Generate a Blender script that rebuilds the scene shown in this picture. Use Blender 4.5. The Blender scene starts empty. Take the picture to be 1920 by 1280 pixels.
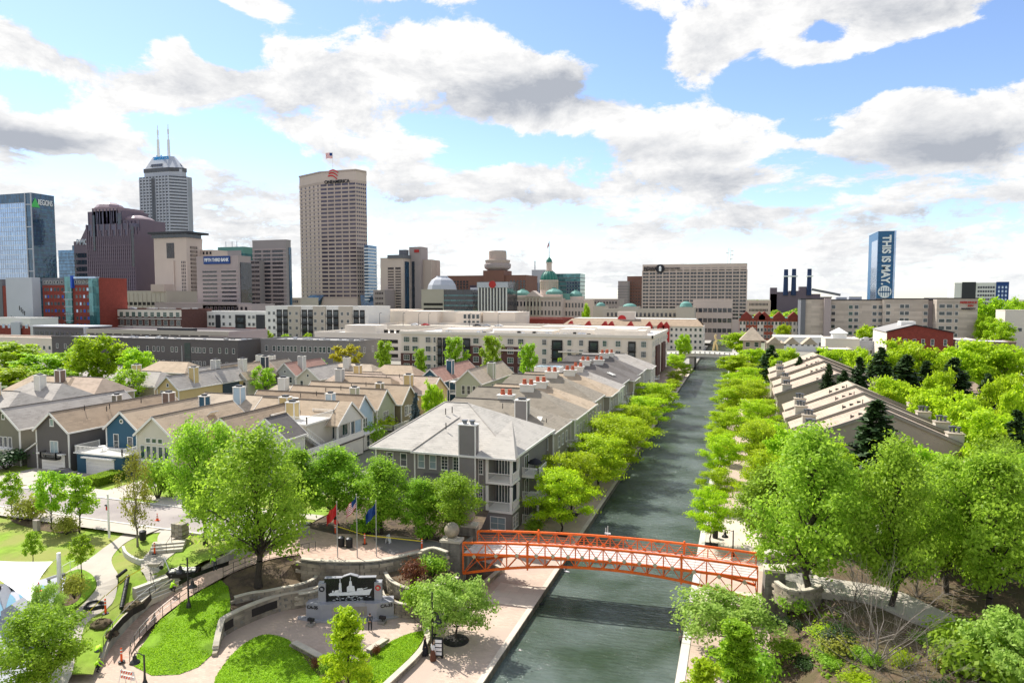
import bpy,math,random
import numpy as np
from mathutils import Vector,Matrix
from mathutils.geometry import delaunay_2d_cdt,tessellate_polygon
R=math.radians
rnd=random.Random(7)
SC=bpy.context.scene
COL=SC.collection
# ------------------------------------------------------------------ camera
# The world is laid out on the street grid: +Y runs down the canal (south), +X is west.
F_PX=1280.0;PITCH=math.atan(83/1280);YAW=R(18.5);CAM_H=30.0
cam_d=bpy.data.cameras.new('camera');cam=bpy.data.objects.new('camera',cam_d);COL.objects.link(cam)
cam.location=(0,0,CAM_H);cam.rotation_euler=(math.pi/2 - PITCH,0,YAW)
cam_d.sensor_width=36;cam_d.lens=24;cam_d.clip_start=0.5;cam_d.clip_end=20000
SC.camera=cam
# ------------------------------------------------------------------ sun, sky, exposure
SUN_EL=R(49);SUN_DIR=Vector((-0.88,0.475,0)).normalized()
to_sun=Vector((SUN_DIR.x*math.cos(SUN_EL),SUN_DIR.y*math.cos(SUN_EL),math.sin(SUN_EL)))
sl=bpy.data.lights.new('sun','SUN');so=bpy.data.objects.new('sun',sl);COL.objects.link(so)
sl.energy=3.4;sl.angle=R(0.53);sl.color=(1.0,0.955,0.88)
so.rotation_euler=to_sun.to_track_quat('Z','Y').to_euler()
so.location=(0,0,400)
SC.view_settings.view_transform='Standard';SC.view_settings.look='None'
SC.view_settings.exposure=1.1;SC.view_settings.gamma=1.0;SC.view_settings.use_curve_mapping=False

_c,_s=math.cos(YAW),math.sin(YAW);_cp,_sp=math.cos(PITCH),math.sin(PITCH)
def ray(u,v):
    a=(u-960)/F_PX;b=(640-v)/F_PX
    fw=(-_s*_cp,_c*_cp,-_sp);rt=(_c,_s,0);up=(-_s*_sp,_c*_sp,_cp)
    return [fw[i]+a*rt[i]+b*up[i] for i in range(3)]
def G(u,v,z=0.0):
    d=ray(u,v);t=(z-CAM_H)/d[2];return (d[0]*t,d[1]*t,z)
def AY(u,v,Y):
    d=ray(u,v);t=Y/d[1];return (d[0]*t,Y,CAM_H+d[2]*t)
def AX(u,v,X):
    d=ray(u,v);t=X/d[0];return (X,d[1]*t,CAM_H+d[2]*t)
def G2(u,v,z=0.0):return G(u,v,z)[:2]

def build_world():
    w=bpy.data.worlds.new('World');SC.world=w;w.use_nodes=True
    nt=w.node_tree;nt.nodes.clear();N=nt.nodes.new;L=nt.links.new
    out=N('ShaderNodeOutputWorld');bg=N('ShaderNodeBackground');L(bg.outputs[0],out.inputs[0])
    sky=N('ShaderNodeTexSky');sky.sky_type='NISHITA';sky.sun_disc=False
    sky.sun_elevation=SUN_EL;sky.sun_rotation=math.atan2(to_sun.x,to_sun.y)
    sky.altitude=250;sky.air_density=1.0;sky.dust_density=0.35;sky.ozone_density=1.0
    def vm(op,a,b=None):
        n=N('ShaderNodeVectorMath');n.operation=op
        for i,x in enumerate((a,b)):
            if x is None:continue
            if isinstance(x,(tuple,list)):n.inputs[i].default_value=x
            else:L(x,n.inputs[i])
        return n.outputs['Value'] if op=='LENGTH' else n.outputs[0]
    def ma(op,a,b=None,clamp=False,c=None):
        n=N('ShaderNodeMath');n.operation=op;n.use_clamp=clamp
        for i,x in enumerate((a,b,c)):
            if x is None:continue
            if isinstance(x,(int,float)):n.inputs[i].default_value=x
            else:L(x,n.inputs[i])
        return n.outputs[0]
    def mr(x,a,b,c,d,smooth=True):
        n=N('ShaderNodeMapRange');n.interpolation_type='SMOOTHSTEP' if smooth else 'LINEAR'
        L(x,n.inputs[0])
        for i,q in enumerate((a,b,c,d)):n.inputs[i+1].default_value=q
        return n.outputs[0]
    tc=N('ShaderNodeTexCoord');D=tc.outputs['Generated']
    sep=N('ShaderNodeSeparateXYZ');L(D,sep.inputs[0])
    x,y,z=sep.outputs
    az=ma('ARCTAN2',x,y);el=ma('ARCSINE',z)
    # cloud-deck coordinates: a flat layer seen in perspective
    den=ma('ADD',ma('MAXIMUM',z,0.0),0.16)
    cmb=N('ShaderNodeCombineXYZ');L(ma('DIVIDE',x,den),cmb.inputs[0]);L(ma('DIVIDE',y,den),cmb.inputs[1]);L(ma('MULTIPLY',z,1.5),cmb.inputs[2])
    P=cmb.outputs[0]
    def noise(v,sc,det,rough,dist=0.0):
        n=N('ShaderNodeTexNoise');n.inputs['Scale'].default_value=sc;n.inputs['Detail'].default_value=det
        n.inputs['Roughness'].default_value=rough;n.inputs['Distortion'].default_value=dist
        L(v,n.inputs['Vector']);return n
    n1=noise(P,1.25,9,0.56,0.25).outputs['Fac']
    n1b=noise(vm('ADD',P,(-0.10,0.02,0.16)),1.25,6,0.56,0.25).outputs['Fac']
    nf=noise(P,4.6,8,0.6,0.35).outputs['Fac']
    warp=noise(D,4.5,5,0.6).outputs['Color']
    cae=N('ShaderNodeCombineXYZ');L(az,cae.inputs[0]);L(el,cae.inputs[1])
    W=vm('ADD',cae.outputs[0],vm('MULTIPLY',vm('SUBTRACT',warp,(0.5,0.5,0.5)),(0.10,0.06,0.0)))
    def field(blobs,start):
        acc=start
        for (u,v,ru,rv,amp) in blobs:
            d=Vector(ray(u,v)).normalized()
            a0=math.atan2(d.x,d.y);e0=math.asin(d.z)
            q=vm('LENGTH',vm('MULTIPLY',vm('SUBTRACT',W,(a0,e0,0)),(F_PX/ru,F_PX/rv,0)))
            m=mr(q,0.15,1.35,amp,0.0)
            acc=ma('ADD',acc,m) if acc is not None else m
        return acc
    cover=[(150,28,120,46,-1.4),(205,85,85,50,-1.3),(110,-10,150,40,-1.0),(30,150,60,35,-.55),(75,185,60,40,-.6),
      (335,10,70,32,-1.0),(395,45,85,42,-1.3),(425,92,60,38,-1.1),(480,112,60,26,-.6),(570,40,70,45,-.9),(640,12,90,22,-.6),
      (780,8,90,18,-.5),(960,10,90,22,-.7),(1075,55,130,60,-1.3),(1010,32,70,40,-.6),(1215,70,60,42,-.8),(1190,135,75,45,-1.0),(1262,170,55,34,-.8),
      (1440,150,105,50,-1.3),(1530,190,80,40,-.9),(1610,140,80,45,-1.0),(1710,112,120,45,-1.0),(1850,100,110,50,-1.1),(1905,40,60,70,-1.0),(1130,150,60,30,-.5),
      (1470,40,45,20,-.6),(1550,52,70,20,-.7),(370,262,130,44,-1.0),(490,300,95,44,-1.0),(300,245,80,25,-.4),(560,325,60,25,-.5),
      (800,235,90,26,-.6),(900,292,110,36,-.8),(1010,262,150,34,-.8),(1080,300,110,46,-.75),(1530,248,70,14,-.5),(1530,305,130,22,-.55),
      (125,312,60,26,-.7),(40,170,40,40,-.4),(840,385,120,18,-.3),(330,350,60,22,-.3),(1420,385,160,16,-.3),(620,250,60,20,-.35),
      (250,120,180,70,.45),(300,60,70,50,.6),(560,140,200,50,.5),(480,20,80,20,.5),(760,90,160,60,.55),(660,15,60,18,.45),(980,130,150,80,.6),
      (1290,110,110,70,.75),(1400,70,80,50,.5),(1560,100,90,26,.75),(1500,85,50,40,.5),(1580,10,280,34,.8),(1700,55,150,30,.8),(1780,230,220,70,.6),(1660,190,90,45,.5),
      (680,260,180,60,.55),(1180,240,260,50,.4),(150,250,160,60,.6),(350,270,40,14,.5),(1040,22,40,12,.5),(950,330,110,28,.6),(1250,320,250,70,.4),(60,60,120,60,.5)]
    gray=[(985,178,200,48,1.0),(900,200,120,30,.4),(1060,150,90,45,.4),(370,140,130,42,.55),(480,195,90,30,.5),(60,262,120,22,.75),(10,235,60,30,.6),(1720,18,210,26,.6),
      (1800,262,210,42,.75),(1700,290,140,22,.4),(1310,345,110,26,.7),(1340,288,90,24,.6),(70,330,80,50,.3),(1590,402,170,16,.5),(1240,432,80,15,.5),
      (770,378,120,15,.5),(1860,370,120,30,.4),(700,200,120,30,.3),(600,160,60,30,.3),(100,105,60,40,.3),(430,330,60,30,.3),(1000,375,90,14,.35),(500,375,90,16,.35),(640,300,70,22,.3)]
    B=field(cover,ma('ADD',mr(el,0.0,0.75,0.13,0.0),0.0))
    Dp=vm('MULTIPLY',D,(1.0,1.0,1.9));n3=noise(Dp,7.5,10,0.72,0.3).outputs['Fac'];n3b=noise(vm('ADD',Dp,(-0.022,0.012,0.045)),7.5,8,0.68,0.3).outputs['Fac']
    dn=ma('ADD',ma('ADD',ma('MULTIPLY',ma('SUBTRACT',n1,0.5),1.0),ma('MULTIPLY',ma('SUBTRACT',nf,0.5),1.3)),ma('MULTIPLY',ma('SUBTRACT',n3,0.5),3.0))
    Dn=ma('ADD',B,dn)
    mask=mr(Dn,-0.22,0.20,0.0,1.0)
    g=field(gray,None)
    relief=ma('MULTIPLY',ma('SUBTRACT',n1b,n1),1.2)
    core=mr(Dn,0.35,1.3,0.0,0.30)
    low=ma('MULTIPLY',mr(el,0.30,0.06,0.0,1.0),mr(n3,0.44,0.62,0.0,0.55))
    shade=ma('ADD',low,ma('ADD',ma('MULTIPLY',g,ma('ADD',0.35,nf)),ma('ADD',relief,core)))
    nfb=noise(vm('ADD',P,(-0.03,0.006,0.05)),4.6,5,0.6,0.35).outputs['Fac']
    shade=ma('ADD',shade,ma('MULTIPLY',ma('SUBTRACT',nfb,nf),1.0));shade=ma('ADD',shade,ma('MULTIPLY',ma('SUBTRACT',n3b,n3),2.8))
    shade=mr(shade,-0.08,1.2,0.0,1.0,False)
    cc=N('ShaderNodeMix');cc.data_type='RGBA';L(shade,cc.inputs[0])
    cc.inputs[6].default_value=(0.49,0.487,0.482,1);cc.inputs[7].default_value=(0.22,0.235,0.265,1)
    sk=N('ShaderNodeVectorMath');sk.operation='MULTIPLY';L(sky.outputs[0],sk.inputs[0]);sk.inputs[1].default_value=(0.082,0.085,0.097)
    mx=N('ShaderNodeMix');mx.data_type='RGBA';L(mask,mx.inputs[0]);L(sk.outputs[0],mx.inputs[6]);L(cc.outputs[2],mx.inputs[7])
    # pale band of far cloud low over the horizon; below it plain sky colour
    hz=N('ShaderNodeMix');hz.data_type='RGBA';L(mr(el,0.0,0.08,0.28,0.0),hz.inputs[0]);L(mx.outputs[2],hz.inputs[6]);hz.inputs[7].default_value=(0.50,0.52,0.53,1)
    L(hz.outputs[2],bg.inputs[0]);bg.inputs[1].default_value=1.0
    w.cycles.sampling_method='MANUAL';w.cycles.sample_map_resolution=512
build_world()

# ------------------------------------------------------------------ materials
MT={}
def mat(name,col,rough=0.8,var=0.12,vscale=0.6,bump=0.0,bscale=8.0,spec=0.3,metal=0.0,kind=None,col2=None,**k):
    m=bpy.data.materials.new(name);m.use_nodes=True;nt=m.node_tree;N=nt.nodes.new;L=nt.links.new
    b=nt.nodes['Principled BSDF'];b.inputs['Roughness'].default_value=rough;b.inputs['Metallic'].default_value=metal
    b.inputs['Specular IOR Level'].default_value=spec
    tc=N('ShaderNodeTexCoord');geo=N('ShaderNodeNewGeometry')
    pos=geo.outputs['Position']
    n=N('ShaderNodeTexNoise');n.inputs['Scale'].default_value=vscale;n.inputs['Detail'].default_value=6;n.inputs['Roughness'].default_value=0.65;L(pos,n.inputs['Vector'])
    cr=N('ShaderNodeValToRGB');c2=col2 or col
    cr.color_ramp.elements[0].position=0.28;cr.color_ramp.elements[1].position=0.72
    cr.color_ramp.elements[0].color=(*[c*(1-var) for c in col],1);cr.color_ramp.elements[1].color=(*[min(1,c*(1+var)) for c in c2],1)
    L(n.outputs['Fac'],cr.inputs[0]);colout=cr.outputs[0];height=None
    def mixc(f,a,bb,typ='MIX'):
        q=N('ShaderNodeMix');q.data_type='RGBA';q.blend_type=typ
        for i,s in ((0,f),(6,a),(7,bb)):
            if isinstance(s,(int,float)):q.inputs[i].default_value=s
            elif isinstance(s,tuple):q.inputs[i].default_value=s
            else:L(s,q.inputs[i])
        return q.outputs[2]
    if kind=='brickish':      # courses on vertical walls or roofs: k: bw, bh, mortar
        sp=N('ShaderNodeSeparateXYZ');L(pos,sp.inputs[0])
        ad=N('ShaderNodeMath');ad.operation='ADD';L(sp.outputs[0],ad.inputs[0]);L(sp.outputs[1],ad.inputs[1])
        cb=N('ShaderNodeCombineXYZ')
        L(ad.outputs[0],cb.inputs[0]);L(sp.outputs[2] if not k.get('flat') else sp.outputs[1],cb.inputs[1])
        if k.get('flat'):L(sp.outputs[0],cb.inputs[0])
        bt=N('ShaderNodeTexBrick');L(cb.outputs[0],bt.inputs['Vector']);bt.inputs['Scale'].default_value=1.0
        bt.inputs['Brick Width'].default_value=k['bw'];bt.inputs['Row Height'].default_value=k['bh'];bt.inputs['Mortar Size'].default_value=k.get('ms',0.01)
        bt.inputs['Color1'].default_value=(k.get('b1',.8),)*3+(1,);bt.inputs['Color2'].default_value=(k.get('b2',1.15),)*3+(1,);bt.inputs['Mortar'].default_value=(k.get('mo',.6),)*3+(1,)
        bt.inputs['Bias'].default_value=0
        colout=mixc(1.0,colout,bt.outputs['Color'],'MULTIPLY');height=bt.outputs['Fac']
    if kind=='siding':
        sp=N('ShaderNodeSeparateXYZ');L(pos,sp.inputs[0])
        mm=N('ShaderNodeMath');mm.operation='FRACT';m2=N('ShaderNodeMath');m2.operation='MULTIPLY';L(sp.outputs[2],m2.inputs[0]);m2.inputs[1].default_value=1/0.16;L(m2.outputs[0],mm.inputs[0])
        height=mm.outputs[0]
        r2=N('ShaderNodeValToRGB');r2.color_ramp.elements[0].color=(.72,.72,.72,1);r2.color_ramp.elements[1].position=0.22;r2.color_ramp.elements[1].color=(1,1,1,1)
        L(mm.outputs[0],r2.inputs[0]);colout=mixc(1.0,colout,r2.outputs[0],'MULTIPLY')
    if kind=='streaks':       # vertical rain streaks and grime on concrete or stone
        mp=N('ShaderNodeMapping');mp.inputs['Scale'].default_value=(1.5,1.5,0.12);L(pos,mp.inputs[0])
        n2=N('ShaderNodeTexNoise');n2.inputs['Scale'].default_value=k.get('ss',1.0);n2.inputs['Detail'].default_value=5;L(mp.outputs[0],n2.inputs['Vector'])
        r2=N('ShaderNodeValToRGB');r2.color_ramp.elements[0].position=.35;r2.color_ramp.elements[0].color=(k.get('dk',.62),)*3+(1,);r2.color_ramp.elements[1].position=.6;r2.color_ramp.elements[1].color=(1,1,1,1)
        L(n2.outputs['Fac'],r2.inputs[0]);colout=mixc(1.0,colout,r2.outputs[0],'MULTIPLY')
    if k.get('patch'):
        n3=N('ShaderNodeTexNoise');n3.inputs['Scale'].default_value=k.get('pscale',0.15);n3.inputs['Detail'].default_value=4;L(pos,n3.inputs['Vector'])
        r3=N('ShaderNodeValToRGB');r3.color_ramp.elements[0].position=.42;r3.color_ramp.elements[1].position=.62
        r3.color_ramp.elements[0].color=(0,0,0,1);r3.color_ramp.elements[1].color=(1,1,1,1);L(n3.outputs['Fac'],r3.inputs[0])
        colout=mixc(r3.outputs[0],colout,(*k['patch'],1))
    if k.get('objvar'):
        oi=N('ShaderNodeObjectInfo');hs=N('ShaderNodeHueSaturation');L(colout,hs.inputs['Color'])
        mrr=N('ShaderNodeMapRange');L(oi.outputs['Random'],mrr.inputs[0]);mrr.inputs[3].default_value=1-k['objvar'];mrr.inputs[4].default_value=1+k['objvar'];L(mrr.outputs[0],hs.inputs['Value'])
        colout=hs.outputs[0]
    L(colout,b.inputs['Base Color'])
    if bump or height is not None:
        bp=N('ShaderNodeBump');bp.inputs['Strength'].default_value=max(bump,0.35 if height is not None else 0);bp.inputs['Distance'].default_value=k.get('bdist',0.03)
        if height is not None:L(height,bp.inputs['Height'])
        else:
            nb=N('ShaderNodeTexNoise');nb.inputs['Scale'].default_value=bscale;nb.inputs['Detail'].default_value=5;L(pos,nb.inputs['Vector']);L(nb.outputs['Fac'],bp.inputs['Height'])
        L(bp.outputs[0],b.inputs['Normal'])
    if k.get('emit'):
        b.inputs['Emission Color'].default_value=(*col,1);b.inputs['Emission Strength'].default_value=k['emit']
    MT[name]=m;return m
def glassm(name,col,rough=0.06,metal=0.0,spec=0.8,panes=None,var=0.3):
    """Glazing: dark reflective body, each pane a slightly different tone and tilt."""
    m=bpy.data.materials.new(name);m.use_nodes=True;nt=m.node_tree;N=nt.nodes.new;L=nt.links.new
    b=nt.nodes['Principled BSDF'];b.inputs['Roughness'].default_value=rough;b.inputs['Metallic'].default_value=metal;b.inputs['Specular IOR Level'].default_value=spec
    geo=N('ShaderNodeNewGeometry')
    n=N('ShaderNodeTexWhiteNoise') if panes else N('ShaderNodeTexNoise')
    if panes:
        vm=N('ShaderNodeVectorMath');vm.operation='MULTIPLY';vm.inputs[1].default_value=(1/panes[0],1/panes[0],1/panes[1]);L(geo.outputs['Position'],vm.inputs[0])
        fl=N('ShaderNodeVectorMath');fl.operation='FLOOR';ad=N('ShaderNodeVectorMath');ad.operation='ADD';ad.inputs[1].default_value=(.013,.017,.011);L(vm.outputs[0],ad.inputs[0]);L(ad.outputs[0],fl.inputs[0]);L(fl.outputs[0],n.inputs['Vector']);fac=n.outputs['Value']
    else:
        n.inputs['Scale'].default_value=0.7;L(geo.outputs['Position'],n.inputs['Vector']);fac=n.outputs['Fac']
    cr=N('ShaderNodeValToRGB');cr.color_ramp.elements[0].color=(*[c*(1-var) for c in col],1);cr.color_ramp.elements[1].color=(*[min(1,c*(1+var)) for c in col],1)
    L(fac,cr.inputs[0]);L(cr.outputs[0],b.inputs['Base Color'])
    n2=N('ShaderNodeTexNoise');n2.inputs['Scale'].default_value=0.35;n2.inputs['Detail'].default_value=2;L(geo.outputs['Position'],n2.inputs['Vector'])
    bp=N('ShaderNodeBump');bp.inputs['Strength'].default_value=0.25;bp.inputs['Distance'].default_value=0.3;L(n2.outputs['Fac'],bp.inputs['Height']);L(bp.outputs[0],b.inputs['Normal'])
    MT[name]=m;return m

# ------------------------------------------------------------------ mesh helpers
def wloc(o):
    v=Vector((0,0,0))
    while o is not None:
        v=v+Vector(o.location);o=o.parent
    return v
def link(o,parent=None):
    COL.objects.link(o)
    if parent is not None:o.parent=parent
    return o
def tag(o,label=None,cat=None,group=None,kind=None):
    if label:o['label']=label
    if cat:o['category']=cat
    if group:o['group']=group
    if kind:o['kind']=kind
    return o
def thing(name,label,cat,loc=(0,0,0),group=None,rz=0.0):
    o=bpy.data.objects.new(name,None);o.location=loc;o.rotation_euler=(0,0,rz);o.empty_display_size=0.5
    link(o);return tag(o,label,cat,group)
class MB:
    def __init__(s):s.v=[];s.f=[];s.m=[]
    def add(s,vs,fs,m=0):
        k=len(s.v);s.v.extend(vs);s.f.extend([tuple(i+k for i in f) for f in fs]);s.m.extend([m]*len(fs));return s
    def box(s,x0,y0,z0,x1,y1,z1,m=0,mt=None):
        if x0>x1:x0,x1=x1,x0
        if y0>y1:y0,y1=y1,y0
        k=len(s.v)
        s.v += [(x0,y0,z0),(x1,y0,z0),(x1,y1,z0),(x0,y1,z0),(x0,y0,z1),(x1,y0,z1),(x1,y1,z1),(x0,y1,z1)]
        s.f += [(k,k+3,k+2,k+1),(k+4,k+5,k+6,k+7),(k,k+1,k+5,k+4),(k+1,k+2,k+6,k+5),(k+2,k+3,k+7,k+6),(k+3,k,k+4,k+7)]
        s.m += [m,m if mt is None else mt,m,m,m,m];return s
    def poly(s,pts,m=0):return s.add([tuple(p) for p in pts],[tuple(range(len(pts)))],m)
    def prism(s,p2,z0,z1,m=0,mt=None):
        """p2: ccw outline (x,y); z1 may be a list"""
        n=len(p2);z1s=z1 if isinstance(z1,(list,tuple)) else [z1]*n;z0s=z0 if isinstance(z0,(list,tuple)) else [z0]*n
        vs=[(x,y,z0s[i]) for i,(x,y) in enumerate(p2)]+[(x,y,z1s[i]) for i,(x,y) in enumerate(p2)]
        s.add(vs,[(i,(i+1) % n,n+(i+1) % n,n+i) for i in range(n)],m)
        tri=tessellate_polygon([[Vector((x,y,0)) for x,y in p2]])
        k=len(s.v) - 2*n
        s.f += [(k+n+a,k+n+b,k+n+c) for a,b,c in tri];s.m += [m if mt is None else mt]*len(tri)
        return s
    def tube(s,a,b,r0,r1=None,n=6,m=0,cap=True):
        a=Vector(a);b=Vector(b);r1=r0 if r1 is None else r1
        d=(b-a);d.normalize();u=d.orthogonal().normalized();w=d.cross(u)
        vs=[tuple(a+(u*math.cos(2*math.pi*i/n)+w*math.sin(2*math.pi*i/n))*r0) for i in range(n)]+[tuple(b+(u*math.cos(2*math.pi*i/n)+w*math.sin(2*math.pi*i/n))*r1) for i in range(n)]
        fs=[(i,(i+1) % n,n+(i+1) % n,n+i) for i in range(n)]
        if cap:fs += [tuple(range(n-1,-1,-1)),tuple(range(n,2*n))]
        return s.add(vs,fs,m)
    def bar(s,a,b,w,h,m=0):
        """rectangular bar from a to b, w sideways, h up"""
        a=Vector(a);b=Vector(b);d=(b-a).normalized();up=Vector((0,0,1))
        if abs(d.z)>.99:up=Vector((0,1,0))
        sd=d.cross(up).normalized()*w/2;uu=sd.cross(d).normalized()*h/2
        vs=[tuple(p+x*sd+yy*uu) for p in (a,b) for x,yy in ((-1,-1),(1,-1),(1,1),(-1,1))]
        return s.add(vs,[(0,1,2,3),(7,6,5,4),(0,4,5,1),(1,5,6,2),(2,6,7,3),(3,7,4,0)],m)
    def lathe(s,prof,n=16,c=(0,0,0),m=0):
        vs=[];fs=[]
        for r,z in prof:
            for i in range(n):t=2*math.pi*i/n;vs.append((c[0]+r*math.cos(t),c[1]+r*math.sin(t),c[2]+z))
        for j in range(len(prof)-1):
            for i in range(n):fs.append((j*n+i,j*n+(i+1) % n,(j+1)*n+(i+1) % n,(j+1)*n+i))
        fs.append(tuple(range(n-1,-1,-1)));fs.append(tuple((len(prof)-1)*n+i for i in range(n)))
        return s.add(vs,fs,m)
    def pathtube(s,pts,r,n=6,m=0):
        for a,b in zip(pts[:-1],pts[1:]):s.tube(a,b,r,r,n,m)
        return s
    def ribbon(s,L,Rr,m=0):
        """quad strip between two equally long point rows"""
        k=len(s.v);n=len(L);s.v += [tuple(p) for p in L]+[tuple(p) for p in Rr]
        s.f += [(k+i,k+n+i,k+n+i+1,k+i+1) for i in range(n-1)];s.m += [m]*(n-1);return s
    def wallpath(s,pts,th,z0,z1,m=0,mt=None):
        """thick wall along a 2D polyline (centre line); z0,z1 numbers or lists"""
        n=len(pts);P=[Vector(p[:2]) for p in pts];Lf=[];Rt=[]
        for i in range(n):
            d=(P[min(i+1,n-1)]-P[max(i-1,0)]).normalized();nn=Vector((-d.y,d.x))*th/2;Lf.append(P[i]+nn);Rt.append(P[i]-nn)
        Z0=z0 if isinstance(z0,list) else [z0]*n;Z1=z1 if isinstance(z1,list) else [z1]*n
        k=len(s.v)
        for i in range(n):s.v += [(Rt[i].x,Rt[i].y,Z0[i]),(Lf[i].x,Lf[i].y,Z0[i]),(Lf[i].x,Lf[i].y,Z1[i]),(Rt[i].x,Rt[i].y,Z1[i])]
        for i in range(n-1):
            a=k+4*i;b=a+4
            s.f += [(a,b,b+3,a+3),(b+1,a+1,a+2,b+2),(a+3,b+3,b+2,a+2)];s.m += [m,m,m if mt is None else mt]
        s.f += [(k,k+3,k+2,k+1),(k+4*n-4,k+4*n-3,k+4*n-2,k+4*n-1)];s.m += [m,m];return s
    def mesh(s,name,mats,smooth=False):
        me=bpy.data.meshes.new(name);me.from_pydata(s.v,[],s.f)
        for q in (mats if isinstance(mats,(list,tuple)) else [mats]):me.materials.append(MT[q] if isinstance(q,str) else q)
        if len(me.polygons)==len(s.m):me.polygons.foreach_set('material_index',s.m)
        if smooth:me.polygons.foreach_set('use_smooth',[True]*len(me.polygons))
        me.update();return me
    def build(s,name,mats,parent=None,smooth=False,world=True,loc=None):
        if parent is not None and world:
            o=wloc(parent);s.v=[(a-o.x,b-o.y,c-o.z) for a,b,c in s.v]
        if loc is not None:s.v=[(a-loc[0],b-loc[1],c-loc[2]) for a,b,c in s.v]
        ob=bpy.data.objects.new(name,s.mesh(name,mats,smooth))
        if loc is not None:ob.location=loc
        return link(ob,parent)
def struct(ob):ob['kind']='structure';return ob
def inst(name,me,parent,loc,rz=0.0,scale=None,world=True):
    """object sharing mesh data; loc given in world coordinates under an unrotated parent"""
    o=bpy.data.objects.new(name,me);p=wloc(parent) if (parent is not None and world) else Vector((0,0,0))
    o.location=Vector(loc)-p;o.rotation_euler=(0,0,rz)
    if scale is not None:o.scale=scale if isinstance(scale,(tuple,list)) else (scale,)*3
    return link(o,parent)
def copy_tree(o,parent=None):
    c=o.copy();COL.objects.link(c);c.parent=parent
    for ch in list(o.children):copy_tree(ch,c)
    return c
def smooth_curve(pts,n=8,closed=False):
    """Catmull-Rom through points of any dimension"""
    P=[np.array(p,float) for p in pts];out=[];N_=len(P)
    rng=range(N_ if closed else N_-1)
    for i in rng:
        g=(lambda j:P[j % N_]) if closed else (lambda j:P[max(0,min(N_-1,j))])
        a,b,c,d=g(i-1),g(i),g(i+1),g(i+2)
        for k in range(n):
            t=k/n;out.append(tuple(0.5*((2*b)+(-a+c)*t+(2*a-5*b+4*c-d)*t*t+(-a+3*b-3*c+d)*t**3)))
    if not closed:out.append(tuple(P[-1]))
    return out
def sheet(name,pts3,m,off=0.0,step=None,hfun=None,kind='structure',parent=None,th=0.0):
    """Surface inside an outline of (x,y,z) points; heights blend smoothly from the outline (or follow hfun)."""
    P=np.array(pts3,float);n=len(P);bb0=P[:,:2].min(0);bb1=P[:,:2].max(0)
    coords=[Vector((p[0],p[1])) for p in P]
    if step:
        poly=P[:,:2]
        for gx in np.arange(bb0[0]+step*.5,bb1[0],step):
            for gy in np.arange(bb0[1]+step*.5,bb1[1],step):
                x=gx+rnd.uniform(-.2,.2)*step;y=gy+rnd.uniform(-.2,.2)*step;ins=False;j=n-1
                for i in range(n):
                    if ((poly[i,1]>y) != (poly[j,1]>y)) and x<(poly[j,0]-poly[i,0])*(y-poly[i,1])/(poly[j,1]-poly[i,1])+poly[i,0]:ins=not ins
                    j=i
                if ins and np.min(np.hypot(poly[:,0]-x,poly[:,1]-y))>step*.35:coords.append(Vector((x,y)))
    r=delaunay_2d_cdt(coords,[],[list(range(n))],1,1e-4)
    vs=[]
    for q in r[0]:
        if hfun:z=hfun(q.x,q.y)
        else:
            d=np.hypot(P[:,0]-q.x,P[:,1]-q.y)
            z=float(P[np.argmin(d),2]) if d.min()<1e-3 else float((P[:,2]/d**2.5).sum()/(1/d**2.5).sum())
        vs.append((q.x,q.y,z+off))
    fs=[]
    for f in r[2]:
        a,b,c=[Vector(vs[i]) for i in f[:3]]
        fs.append(tuple(f) if (b-a).cross(c-a).z>0 else tuple(reversed(f)))
    me=MB();me.add(vs,fs)
    if th:
        k=len(me.v);me.v += [(p[0],p[1],p[2]+off) for p in P]+[(p[0],p[1],p[2]+off-th) for p in P]
        me.f += [(k+i,k+(i+1) % n,k+n+(i+1) % n,k+n+i) for i in range(n)];me.m += [0]*n
    o=me.build(name,m,parent);o['kind']=kind
    if not kind:del o['kind']
    return o
def text(parent,s,loc,size,mt,rz=0.0,name='lettering',vertical=False,bold=0.02,extrude=0.05,align='CENTER',sx=1.0,rot=None,fit=None):
    cu=bpy.data.curves.new(name,'FONT');cu.body=s;cu.size=size;cu.align_x=align;cu.align_y='CENTER';cu.offset=bold*size;cu.extrude=extrude
    tmp=bpy.data.objects.new('tmp',cu);COL.objects.link(tmp);dg=bpy.context.evaluated_depsgraph_get()
    me=bpy.data.meshes.new_from_object(tmp.evaluated_get(dg));bpy.data.objects.remove(tmp);me.materials.clear();me.materials.append(MT[mt])
    o=bpy.data.objects.new(name,me);p=wloc(parent) if parent is not None else Vector((0,0,0));o.location=Vector(loc)-p
    o.rotation_euler=rot if rot else (math.pi/2,R(90) if vertical else 0,rz)
    if fit:xs=[v.co.x for v in me.vertices];sx=fit/(max(xs)-min(xs))
    o.scale=(sx,1,1)
    return link(o,parent)
# ------------------------------------------------------------------ material list
mat('concrete',(.42,.40,.36),.85,.12,.8,.15,12,kind='streaks')
mat('concrete_white',(.56,.54,.48),.8,.08,.8,.1,10)
mat('path_concrete',(.45,.405,.34),.85,.08,.5,.1,14)
mat('quay_paving',(.50,.385,.305),.85,.08,.5,.08,kind='brickish',bw=.4,bh=.2,flat=True,ms=.008,b1=.9,b2=1.08,mo=.8,patch=(.44,.345,.28),pscale=.22)
mat('quay_pale',(.58,.50,.41),.85,.08,.6,.08,kind='brickish',bw=1.5,bh=1.5,flat=True,ms=.012,b1=.95,b2=1.05,mo=.7)
mat('brick_path',(.52,.37,.29),.85,.08,.6,.08,kind='brickish',bw=.4,bh=.2,flat=True,ms=.01,b1=.85,b2=1.1,mo=.75)
mat('asphalt',(.17,.15,.145),.9,.12,.6,.2,30,patch=(.21,.19,.18),pscale=.1)
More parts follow.
